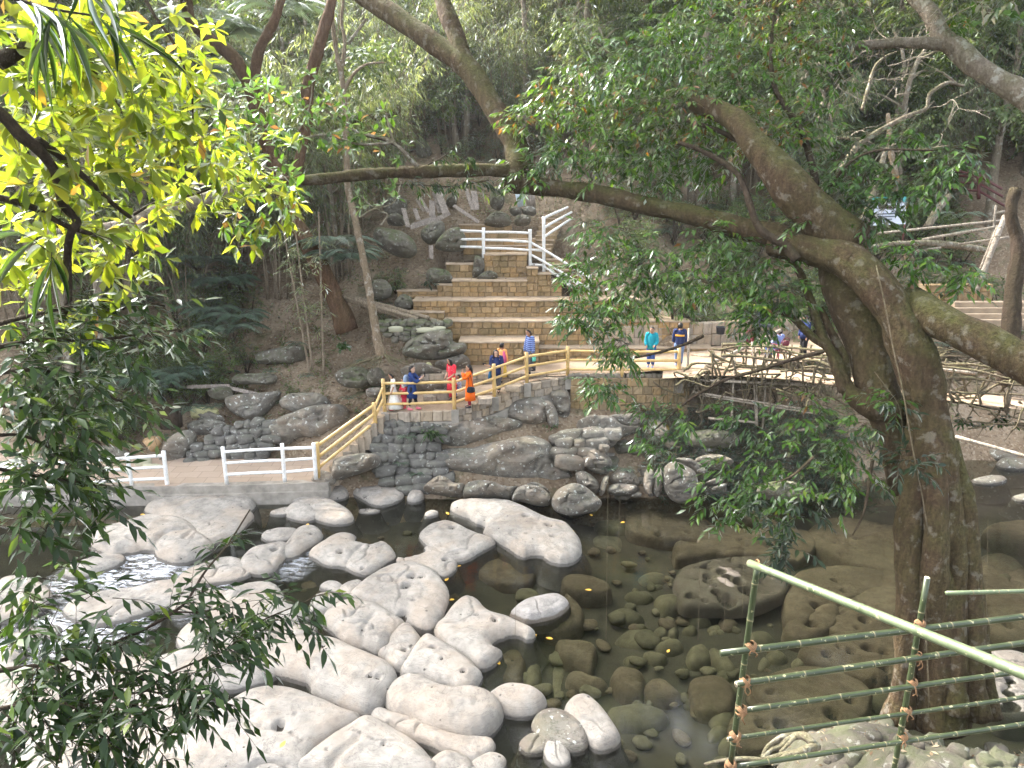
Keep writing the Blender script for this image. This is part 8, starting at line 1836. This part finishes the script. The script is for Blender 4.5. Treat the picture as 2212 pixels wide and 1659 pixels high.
# ------------------------------------------------------------------ things lying about
def plank(label, f, a, b, y0, y1, w=.17, th=.035, mat='plank', group='weathered planks piled on the slope', roll=.3):
    p, q = at_y(*f(*a), y0), at_y(*f(*b), y1); d = norm(q - p); n = norm(np.cross(d, [roll, -1, .3])); u = np.cross(n, d); V = []
    for k, e in enumerate((p, q)):
        for i, j in ((-1, -1), (1, -1), (1, 1), (-1, 1)): V.append(e + n * i * w / 2 + u * j * th / 2 + d * (random.uniform(-.04, .04)))
    o = link('plank', mesh_from('plank', V, [(0, 1, 2, 3), (7, 6, 5, 4), (0, 4, 5, 1), (1, 5, 6, 2), (2, 6, 7, 3), (3, 7, 4, 0)], [M[mat]], False)); return tag(o, label, 'plank', group)
for lab, a, b, y0, y1, w in (('short plank propped at the left end of the pile', (580, 620), (620, 775), 35.4, 34.9, .22), ('small pointed plank left of the upright planks', (675, 625), (705, 715), 35.5, 35.2, .2), ('narrow plank leaning, leftmost of the upper planks', (690, 545), (750, 645), 36.2, 35.8, .13),
                             ('narrow plank leaning second from the left in the pile', (715, 530), (790, 655), 36.1, 35.7, .17), ('short broad plank standing at the middle of the pile', (820, 560), (818, 690), 36, 35.6, .28), ('broad long plank standing tallest in the pile', (850, 440), (935, 670), 36.4, 35.6, .34),
                             ('plank half hidden behind the tallest broad plank', (840, 490), (890, 660), 36.5, 35.8, .25), ('plank lying at the foot of the pile pointing right', (850, 720), (965, 660), 35.2, 35.2, .2), ('long plank lying level along the foot of the pile', (640, 780), (850, 715), 34.9, 35.2, .2),
                             ('dark plank lying just above the level one', (660, 760), (850, 695), 35.1, 35.4, .16), ('long thin board slanting down to the right alone', (1000, 600), (1210, 740), 36.2, 35.6, .16), ('plank leaning behind the hanging leaves, left of two', (1100, 460), (1155, 630), 37, 36.4, .18), ('plank leaning behind the hanging leaves, right of two', (1165, 480), (1185, 630), 37, 36.5, .3)):
    plank(lab, C2, a, b, y0, y1, w)
plank('small grey post stub on the slope left of the railing', C2, (808, 930), (812, 1040), 33.3, 33.1, .18, .1, group=None)
plank('dark plank lying level on the slope above the sacks', R4, (1190, 938), (1465, 930), 28.2, 28.4, .14, group=None)
plank('pale plank slanting down from the dark level plank', R4, (1462, 943), (1650, 985), 28.4, 28.2, .14, group=None)
# corrugated sheet and wooden panel leaning at the top of the slope
def sheet(name, label, catg, c4, y, mat, waves, amp):
    P = [at_y(*C2(*p), y) for p in c4]; n = waves * 6; V = []
    for k in range(n + 1):
        f = k / n; a, b = P[0] + (P[1] - P[0]) * f, P[3] + (P[2] - P[3]) * f; dz = np.array([0, -1, .2]) * amp * math.sin(f * waves * 6.283)
        V += [a + dz, b + dz, a + dz + [0, .012, 0], b + dz + [0, .012, 0]]
    Fs = []
    for k in range(n): i = k * 4; Fs += [(i, i + 1, i + 5, i + 4), (i + 2, i + 6, i + 7, i + 3), (i, i + 4, i + 6, i + 2), (i + 1, i + 3, i + 7, i + 5)]
    return tag(link(name, mesh_from(name, V, Fs, [M[mat]])), label, catg)
sheet('corrugated_sheet', 'pale blue corrugated metal sheet leaning under the mossy limb', 'metal sheet', [(1490, 420), (1575, 430), (1597, 600), (1530, 615)], 37.0, 'metal', 4, .03)
sheet('wooden_panel', 'ribbed wooden panel leaning right of the corrugated sheet', 'wooden panel', [(1590, 470), (1665, 470), (1680, 610), (1605, 605)], 37.1, 'plank', 5, .012)
# stack of bamboo poles
for k, (a, b, r) in enumerate((((75, 1350), (700, 1540), 0.095), ((110, 1345), (790, 1530), 0.088), ((140, 1350), (850, 1560), 0.095), ((90, 1370), (730, 1570), 0.095), ((200, 1400), (940, 1600), 0.088), ((300, 1450), (900, 1590), 0.095), ((320, 1415), (960, 1585), 0.081), ((240, 1430), (870, 1585), 0.115))):
    o = bamboo('bamboo_pole', at_y(*C2(*a), 31.2 + .05 * k), at_y(*C2(*b), 29.3 + .03 * k), r, 'pole', None, sp=.6)
    tag(o, ['topmost', 'second', 'third', 'lowest left', 'long rightmost', 'short lower', 'thin upper right', 'thick lower'][k] + ' bamboo pole of the slanting stack by the slender tree', 'bamboo pole', 'bamboo poles stacked by the slender tree')
# sacks
def sack(label, f, x, y, yy, sx, sz, mat, rz=0, name='sack'):
    p = at_y(*f(x, y), yy); mb = MB(); mb.ball((0, 0, 0), (1, 1, 1), 18, 12); V = mb.v[0]; V = np.sign(V) * np.abs(V) ** .75
    V = V * (1 + .12 * fbm(V * 1.6 + x, 3, 3)[:, None]); V[:, 0] *= 1 + .25 * (np.abs(V[:, 0]) > .8) * np.abs(V[:, 2])
    o = link(name, mesh_from(name, V, mb.f, [M[mat]])); o.location = p; o.scale = (sx, sx * .55, sz); o.rotation_euler = (0, 0, rz); return tag(o, label, 'sack')
sack('pale sack on the round stones under the poles, left one', C1, 520, 78, 28.8, .28, .14, 'sackwhite'); sack('pale sack on the round stones under the poles, right one', C1, 772, 84, 28.7, .38, .11, 'sackwhite'); sack('grey sack end beside the pale sacks', C1, 872, 78, 28.75, .28, .13, 'sackwhite')
sack('yellow green sack lying on the left slope', R4, 1318, 1100, 27.6, .46, .2, 'sack'); sack('small upright yellow bag beside the sack on the slope', R4, 1240, 1100, 27.6, .14, .24, 'sack'); sack('white sack standing behind the left white railing', R4, 915, 1425, 25.2, .28, .26, 'sackwhite'); sack('flattened white sack at the path edge by the split boulder', R4, 970, 1442, 24.9, .3, .06, 'sackwhite')
sack('yellow bag tucked under the overhanging rock', C1, 790, 382, 27.8, .12, .15, 'sack')
# cane basket and woven bin
def basket(name, label, f, x, y, yy, r0, r1, h, tilt, mat, catg):
    p = at_y(*f(x, y), yy); t = thing(name, label, catg, loc=tuple(p)); t.rotation_euler = tilt; n = 28
    mb = MB(); mb.add(*loft([ell_ring((0, 0, z), r, r, n, .02 * (k % 2)) for k, (z, r) in enumerate([(0, r0 * .6), (.01, r0), (h * .3, r0 + (r1 - r0) * .35), (h * .6, r0 + (r1 - r0) * .68), (h, r1), (h * .98, r1 * .93), (h * .5, r0 + (r1 - r0) * .5 - .03), (.03, r0 * .9)])])); mb.build('weave', M[mat], t)
    mb = MB(); a = np.linspace(0, 6.2832, 25); mb.tube(np.c_[np.cos(a) * r1, np.sin(a) * r1, a * 0 + h], .018, 6, False); mb.build('rim', M[mat], t)
    for k in range(14): mb = MB(); a = k * .449; mb.tube([(math.cos(a) * (r0 + .006), math.sin(a) * (r0 + .006), .0), (math.cos(a) * (r1 + .006), math.sin(a) * (r1 + .006), h)], .009, 4); mb.build('stake', M[mat], t)
basket('cane_basket', 'conical cane basket tilted against the dark split boulder', R4, 985, 1345, 25.7, .10, .34, .42, (-.6, -.35, 0), 'basket', 'basket')
basket('woven_bin', 'dark woven cane bin under bushes left of the yellow sack', R4, 1095, 1195, 26.9, .38, .42, .75, (0, 0, 0), 'barkdark', 'bin')
p = at_y(*R4(1120, 1070), 26.7); mb = MB(); mb.add(*loft([ell_ring(p + [0, 0, z], r, r * .6, 18) for z, r in ((0, .2), (.03, .22), (.06, .12), (.07, .02))])); tag(mb.build('white_cover', M['sackwhite'], None), 'round white lid lying above the woven bin', 'lid')
# notice boards, dark plaque, pot
def board(name, label, f, c4, y, bands, legs=True):
    P = [at_y(*f(*p), y) for p in c4]; t = thing(name, label, 'sign')
    def quad(nm, u0, u1, v0, v1, col, off, par):
        L = lambda u, v: (P[0] + (P[1] - P[0]) * u) * (1 - v) + (P[3] + (P[2] - P[3]) * u) * v + np.array([0, -off, 0])
        a = [L(u0, v0), L(u1, v0), L(u1, v1), L(u0, v1)]; V = a + [q + [0, .012, 0] for q in a]
        key = 'board %s' % (str(col)); M.setdefault(key, m_simple(key, col, .5, .06)); return link(nm, mesh_from(nm, V, [(3, 2, 1, 0), (4, 5, 6, 7), (0, 1, 5, 4), (1, 2, 6, 5), (2, 3, 7, 6), (3, 0, 4, 7)], [M[key]], False), par)
    b = quad('panel', 0, 1, 0, 1, bands[0][5], .0, t)
    for nm, u0, u1, v0, v1, col in bands[1:]: quad(nm, u0, u1, v0, v1, col, .02, b)
    if legs:
        for q in (P[3], P[2]): mb = MB(); mb.tube([q + [0, .05, .5], q + [0, .05, -1.0]], .03, 6); mb.build('leg', M['redrail'], t)
board('notice_board', 'notice board with teal header and a dark photo strip, behind twigs at the right', Q4, [(412, 565), (815, 560), (808, 885), (398, 905)], 28.5,
      [('', 0, 1, 0, 1, (.62, .66, .74)), ('header', 0, 1, 0, .2, (.08, .36, .36)), ('picture_strip', .2, .75, .3, .42, (.05, .035, .03)), ('text_line', .18, .7, .58, .62, (.10, .12, .16)), ('text_line', .18, .7, .68, .72, (.10, .12, .16)), ('text_line', .18, .6, .78, .82, (.10, .12, .16)), ('header_line', .1, .9, .07, .13, (.7, .72, .7))])
board('small_sign', 'small teal sign with pale lines beside the larger notice board', Q4, [(225, 915), (372, 905), (372, 1000), (232, 1003)], 27.5,
      [('', 0, 1, 0, 1, (.12, .32, .34)), ('text_line', .05, .95, .12, .22, (.6, .66, .68)), ('text_line', .05, .95, .36, .46, (.6, .66, .68)), ('text_line', .05, .95, .6, .7, (.6, .66, .68)), ('text_line', .05, .8, .82, .9, (.6, .66, .68))])
board('stone_plaque', 'dark slate plaque with rows of engraved lines above the path', C3, [(1745, -15), (1890, -10), (1888, 172), (1742, 170)], 29.4,
      [('', 0, 1, 0, 1, (.055, .065, .085))] + [('engraved_line', .15, .85, .15 + .1 * k, .18 + .1 * k, (.16, .18, .2)) for k in range(8)], False)
p = on_floor(*Q3(1110, 440)); p = at_y(*Q3(1110, 225), 29.6); mb = MB(); mb.add(*loft([ell_ring(p + [0, 0, z], r, r, 14) for z, r in ((0, .12), (.03, .16), (.28, .19), (.31, .2), (.28, .16), (.05, .12))])); tag(mb.build('dark_bucket', FB['bbag'], None), 'dark bucket on the wall below the slate plaque', 'bucket')
# stone wall behind the upper path on the right
t = thing('back_wall_of_path', 'low rough stone wall behind the upper path at the right', 'stone wall'); wall_run(t, (3.6, 30.0), (12.5, 30.7), 4.9, 5.2, 3.9, 4.2, 2, .5, M['parapet'], seed=400)
t = thing('shaded_wall', 'dark block wall with steps in the shade far right', 'stone wall'); a_, b_ = at_y(*Q4(1050, 1640), 25), at_y(*Q4(1900, 1640), 25); wall_run(t, (a_[0], 25), (b_[0], 25.2), a_[2] + .1, a_[2] + .1, a_[2] - 1.0, a_[2] - 1.0, 4, .4, M['masonry'], seed=401)
t = thing('shaded_steps', 'pale worn steps below the dark wall at the far right', 'steps')
for k in range(4):
    c = at_y(*Q5(560, 90 + 28 * k), 24.6 - .25 * k); mb = MB(); mb.box((c[0] + .3, c[1], c[2] - .1), (2.6, .4, .2)); mb.build('step', M['tread'], t, False)

# ------------------------------------------------------------------ living root bridge on the right
rb = thing('root_bridge', 'living root bridge of tangled pale roots reaching right behind the fig trunk', 'bridge')
BP = resample([(5.6, 26.75, 3.75), (7.6, 26.3, 3.95), (10.0, 24.6, 4.15), (12.5, 22.6, 4.2), (15.0, 20.7, 4.25), (19, 18, 4.4), (23, 15.5, 4.8)], 120)
TB_ = norm(np.gradient(BP, axis=0)); SB_ = norm(np.cross(TB_, [0, 0, 1.0]))        # SB_ points to the viewer's side
W_ = .75
deck = np.concatenate([BP + SB_ * w + [0, 0, .04 * math.cos(w * 3)] for w in (-W_, -.4, 0, .4, W_)])
link('earth_deck', mesh_from('earth_deck', deck, grid_faces(120, 5), [M['dirt']]), rb)
r = np.random.default_rng(11)
def root(P, r0, r1, n=5, mat='root', par=rb, nm='root'): mb = MB(); m = len(P); mb.tube(P, np.linspace(r0, r1, m) * (1 + .2 * np.sin(np.arange(m) * 1.3 + P[0][0])), n); mb.build(nm, M[mat], par)
def wob(n, amp, sd): s = np.arange(n); return np.c_[vnoise(np.c_[s * .35, s * 0 + sd, s * 0]), vnoise(np.c_[s * .35, s * 0 + sd + 9, s * 0]), vnoise(np.c_[s * .35, s * 0 + sd + 5, s * 0])] * amp
for k in range(26):       # long roots running with the bridge under and beside the deck
    i0 = int(r.integers(0, 85)); m = int(r.integers(14, 34)); i = np.linspace(i0, min(119, i0 + m), 16).astype(int)
    dz = -abs(r.normal(.1, .55)); s = r.uniform(.55, .95); root(BP[i] + SB_[i] * s + np.array([0, 0, dz]) + np.linspace(0, r.normal(0, .35), 16)[:, None] * np.array([[0, 0, 1.0]]) + wob(16, .42, k * 3.1), r.uniform(.02, .055), r.uniform(.012, .04), 6)
for k in range(120):       # hanging roots
    i = int(r.integers(2, 112)); L = r.uniform(.5, 1.9) * (1 if i < 60 else .6); p = BP[i] + SB_[i] * r.uniform(.2, .9); s = np.linspace(0, 1, 9)[:, None]
    root(p + np.array([0, 0, -1]) * L * s + SB_[i] * (r.uniform(-.3, .2) * s ** 2) + TB_[i] * (r.uniform(-.5, .5) * s) + wob(9, .10, k * 2.3), r.uniform(.012, .04), .006, 5)
for side in (1, -1):      # living railing of twisted uprights and rails
    for k in range(46):
        i = int(np.clip(18 + k * 2.1 + r.uniform(-1, 1), 0, 117)); s = np.linspace(0, 1, 8)[:, None]; p = BP[i] + SB_[i] * side * .8
        root(p + np.array([0, 0, 1]) * (-.1 + 1.0 * s) + TB_[i] * r.uniform(-.5, .5) * s + wob(8, .12, k * 1.7 + side), r.uniform(.025, .06), r.uniform(.02, .035), 6)
    for k in range(3):
        i = np.linspace(16 + r.integers(0, 8), 118, 40).astype(int); root(BP[i] + SB_[i] * side * .8 + [0, 0, r.uniform(.25, 1.0)] + wob(40, .16, k * 4.4 + side), r.uniform(.03, .06), r.uniform(.02, .04), 6)
for k in range(26):       # pale tangle left of the bridge head, over the bank
    p = at_y(*C3(r.uniform(1200, 2150), r.uniform(470, 700)), 26.0); d = np.array([r.uniform(.6, 1.0), r.uniform(-.25, .1), r.uniform(-.3, .3)]); s = np.linspace(-1, 1, 12)[:, None]
    root(p + d * s * r.uniform(.6, 1.6) + wob(12, .14, k), r.uniform(.02, .06), .015, 6)
for k in range(70):       # roots pouring down the bank
    p = at_y(*C3(r.uniform(1230, 2300), r.uniform(560, 760)), r.uniform(25.7, 26.2)); s = np.linspace(0, 1, 10)[:, None]
    root(p + np.array([0, 0, -1]) * s * r.uniform(.5, 1.5) + np.array([r.uniform(-.5, .5), -.3, 0]) * s + wob(10, .12, k + 50), r.uniform(.01, .035), .006, 5, 'root' if k % 3 else 'barkdark')
for k in range(44):       # split bamboo and roots heaped on the far side, seen right of the trunk
    p = at_y(*Q5(r.uniform(310, 640), r.uniform(310, 470)), r.uniform(24.2, 25.5)); d = norm(np.array([r.uniform(.5, 1), r.uniform(-.4, .4), r.uniform(-.35, .35)])); s = np.linspace(-1, 1, 8)[:, None]
    root(p + d * s * r.uniform(.4, 1.1) + wob(8, .08, k + 90), r.uniform(.02, .06), .02, 6)
def pole(label, f, a, b, y0, y1, r_, mat='palepole', grp='bamboo poles propping the root bridge'):
    o = bamboo('bamboo_pole', at_y(*f(*a), y0), at_y(*f(*b), y1), r_, mat, None, sp=.7); return tag(o, label, 'bamboo pole', grp)
for lab, a, b, y0, y1, r_ in (('pale level pole beside the block wall end, upper one', (1205, 608), (2230, 650), 26.0, 24.2, .05), ('upper of two thin poles sloping right below the level pole', (1215, 708), (2260, 870), 25.9, 24.0, .035), ('lower of two thin poles sloping right below the level pole', (1260, 730), (2240, 890), 25.85, 24.0, .03), ('short pole lying low among dry leaves on the bank', (1340, 925), (1745, 962), 25.2, 24.8, .045),
                              ('thick pale pole slanting up to the right over the path', (1310, 500), (1940, 195), 26.3, 27.2, .065), ('thin upright stick left of the bridge, leftmost of four', (1562, 400), (1528, 1015), 25.6, 25.2, .035), ('thin upright stick second from left before the bridge', (1703, 290), (1738, 985), 25.6, 25.2, .03), ('thin upright stick third from left before the bridge', (1732, 300), (1748, 990), 25.5, 25.1, .028), ('thin upright stick rightmost of four before the bridge', (1842, 265), (1790, 1005), 25.6, 25.2, .033),
                              ('grey upright pole at the end of the yellow railing', (1182, 180), (1170, 520), 27.0, 27.0, .05), ('thin cane lying along the path edge at the right', (1200, 405), (1650, 432), 28.5, 28.3, .02), ('short pole over the dark gap by the fig trunk', (2080, 1030), (2330, 985), 24.5, 24.0, .045)):
    pole(lab, C3, a, b, y0, y1, r_)
for lab, a, b, y0, y1, r_ in (('top bamboo rail of the far right handrail', (250, 1020), (1950, 845), 26, 25, .045), ('second bamboo rail of the far right handrail', (1010, 1070), (1960, 905), 25.6, 24.9, .05), ('third bamboo rail of the far right handrail', (1430, 1125), (2050, 1040), 25.2, 24.6, .04), ('lowest bamboo rail of the far right handrail', (730, 1240), (1230, 1165), 25.6, 25.2, .04), ('stub of bamboo rail behind the gnarled trunk', (1870, 755), (2000, 735), 25, 25, .04),
                              ('pale prop pole leaning against the gnarled trunk, thick one', (1985, 790), (1640, 1700), 23.5, 23, .08), ('thin prop pole leaning left of the thick prop', (1900, 900), (1590, 1670), 23.6, 23.2, .03), ('straight upright cane right of the thick prop', (1790, 1280), (1760, 1650), 23.3, 23.3, .03), ('reddish thin post under the far right handrail', (1880, 660), (1830, 1100), 25, 25, .035)):
    pole(lab, Q4, a, b, y0, y1, r_, grp='bamboo poles at the far right')
pole('whitish pole lying across the roots right of the fig trunk', Q5, (345, 410), (665, 448), 22.5, 22.0, .05, grp=None); pole('long pole hanging under the root bridge at the right edge', Q5, (435, 732), (800, 835), 19.8, 18.6, .05, grp=None); pole('dark pole slanting down across the heaped roots', Q5, (385, 420), (470, 520), 22.8, 22.4, .055, 'barkgrey', None)
pole('dark upright post in the root railing at the right edge', Q5, (705, 455), (680, 620), 20.5, 20.5, .06, 'barkgrey', None)
# rocks and dark hollow under the bridge at the right
for pl_, h, lab in ((T(Q5, [(640, 870), (680, 840), (770, 850), (800, 880), (760, 890), (680, 890)]), .3, 'pale wet rock at the right edge under the root bridge'), (T(Q5, [(540, 790), (640, 770), (800, 780), (860, 830), (640, 845)]), .5, 'grey ledge under the root bridge at the right edge'), (T(R6, [(1600, 1430), (1700, 1400), (1780, 1420), (1700, 1450)]), .2, 'low wet stone right of the fig trunk'), (T(R6, [(1840, 1530), (1900, 1510), (1990, 1520), (1900, 1550)]), .15, 'pale stone in the water at the right edge')):
    river_rock(pl_, h, lab, mat='bank')
# twisted roots on the near bank, driftwood
t = thing('driftwood_root', 'whitish twisted root lying on the near bank behind the fence', 'root')
for k, L in enumerate(([(790, 1510, 8.6), (700, 1430, 8.7), (640, 1410, 8.8), (540, 1440, 8.8), (460, 1500, 8.8), (400, 1590, 8.7), (340, 1640, 8.6)], [(760, 1490, 8.6), (660, 1440, 8.7), (560, 1470, 8.7), (470, 1540, 8.6), (360, 1620, 8.5)], [(790, 1520, 8.6), (690, 1540, 8.5), (560, 1560, 8.5), (420, 1590, 8.5), (220, 1600, 8.6), (0, 1630, 8.7)], [(700, 1540, 8.5), (560, 1580, 8.4), (470, 1640, 8.3)], [(640, 1440, 8.7), (560, 1520, 8.6), (520, 1590, 8.5)])):
    P = resample(PT(C4, L), 20); mb = MB(); mb.tube(P + wob(20, .02, k), np.linspace(.05 if k < 3 else .025, .015, 20), 7); mb.build('root_strand', M['barkgrey'], t)
# dry leaves blown onto the treads
P_ = []
for x0, x1, y0, y1, z in TREADS:
    for _ in range(int((x1 - x0) * (y1 - y0) * 5) + 1): P_.append((U(x0, x1), y0 + (y1 - y0) * U(.05, 1) ** .7, z + .03))
P_ = np.array(P_); n_ = len(P_)
tag(leaves_mesh('leaf_litter', (P_, RNG.normal(0, 1, (n_, 3)) * [1, 1, .2], np.tile([0, 0, 1.0], (n_, 1)) + RNG.normal(0, .3, (n_, 3)), U(.08, .18, n_), U(.03, .07, n_), U(0, .9, n_)), 'leaf_litter'), kind='stuff')
# stones and litter on the near bank
for k in range(46):
    x_, y_ = U(3.2, 9.5), U(7.5, 11.3); z_ = float(near_z([x_], [y_])[0])
    if z_ < .1: continue
    o = link('bank_stone', CM[k % 6]); s = U(.05, .2); o.location = (x_, y_, z_ + s * .1); o.scale = (s, s * .8, s * .9); o.rotation_euler = (U(-.3, .3), U(-.3, .3), U(0, 6.3))
    o.data = STM.setdefault(('near', k % 6), mesh_from('bank_stone', STONES[k % 8][0], STONES[k % 8][1], [M['nearrock']])); tag(o, 'mossy stone lying on the near bank by the bamboo fence', 'stone', 'stones on the near bank')
N = 900
x_ = U(2.5, 12, N); y_ = U(7, 11.5, N); z_ = near_z(x_, y_); ok = z_ > .15; p_ = np.c_[x_, y_, z_ + .012][ok]; n_ = len(p_)
tag(leaves_mesh('leaf_litter', (p_, RNG.normal(0, 1, (n_, 3)) * [1, 1, .15], np.tile([0, 0, 1.0], (n_, 1)) + RNG.normal(0, .25, (n_, 3)), U(.06, .14, n_), U(.02, .05, n_), U(0, 1, n_)), 'leaf_litter'), kind='stuff')
# single yellow leaves floating on the pool and lying on rocks
LV, LF = leaf_template('oval'); YL = mesh_from('fallen_leaf', LV * [1, .5, .35], LF, [M['leaf_yellow']])
for k, (x, y, z, lab) in enumerate([(*C6(75, 869), .01, 'by the wedge rock'), (*C6(408, 1285), .01, 'at the right tip of the wedge rock'), (*C6(685, 1103), .02, 'at the point of the wedge rock'), (*C6(750, 1127), .01, 'floating right of the wedge point'), (*C6(1020, 795), .25, 'near the oval rock'), (*C6(940, 385), .12, 'at the end of the longest slab'), (*C6(985, 538), .01, 'floating off the longest slab'), (*C6(1055, 273), .1, 'on the big round boulder foot'), (*C6(1265, 333), .01, 'floating in mid pool'),
                                     (*C6(125, 258), .01, 'at the head of the longest slab'), (*C6(60, 258), .01, 'in the side channel'), (*C6(1605, 1208), .01, 'in the reflection specks'), (*C3(1280, 1605), .01, 'by the angular lichen boulder'), (*C5(1500, 1145), .1, 'beside the kidney boulder'), (*C5(795, 1468), .58, 'on the broad white slab'), (*C5(1920, 345), .01, 'below the wedge slab'), (*C6(135, 635), .01, 'by the one pothole stone'), (*R5(835, 200), .01, 'in the brown shallows left'), (*R5(1170, 345), .2, 'beside the wide pale rock'), (*R5(1770, 265), .1, 'near the split pale rock')]):
    p = at_z(x, y, z + .012); o = link('fallen_leaf', YL); o.location = p; s = U(.13, .2); o.scale = (s, s, s); o.rotation_euler = (0, U(-.1, .1), U(0, 6.28)); tag(o, 'yellow fallen leaf ' + lab, 'leaf', 'yellow fallen leaves')
# ------------------------------------------------------------------ light mist in the gorge
hz_ = MB(); hz_.box((0, 55, 36.6), (170, 130, 81)); t = NT('gorge mist'); pv = t.n('ShaderNodeVolumePrincipled'); pv.inputs['Density'].default_value = 0.0003; pv.inputs['Color'].default_value = (.93, .96, 1, 1); pv.inputs['Anisotropy'].default_value = .35
t.l(pv.outputs[0], t.out.inputs['Volume']); o = hz_.build('haze', t.m, None, False); tag(o, kind='stuff')
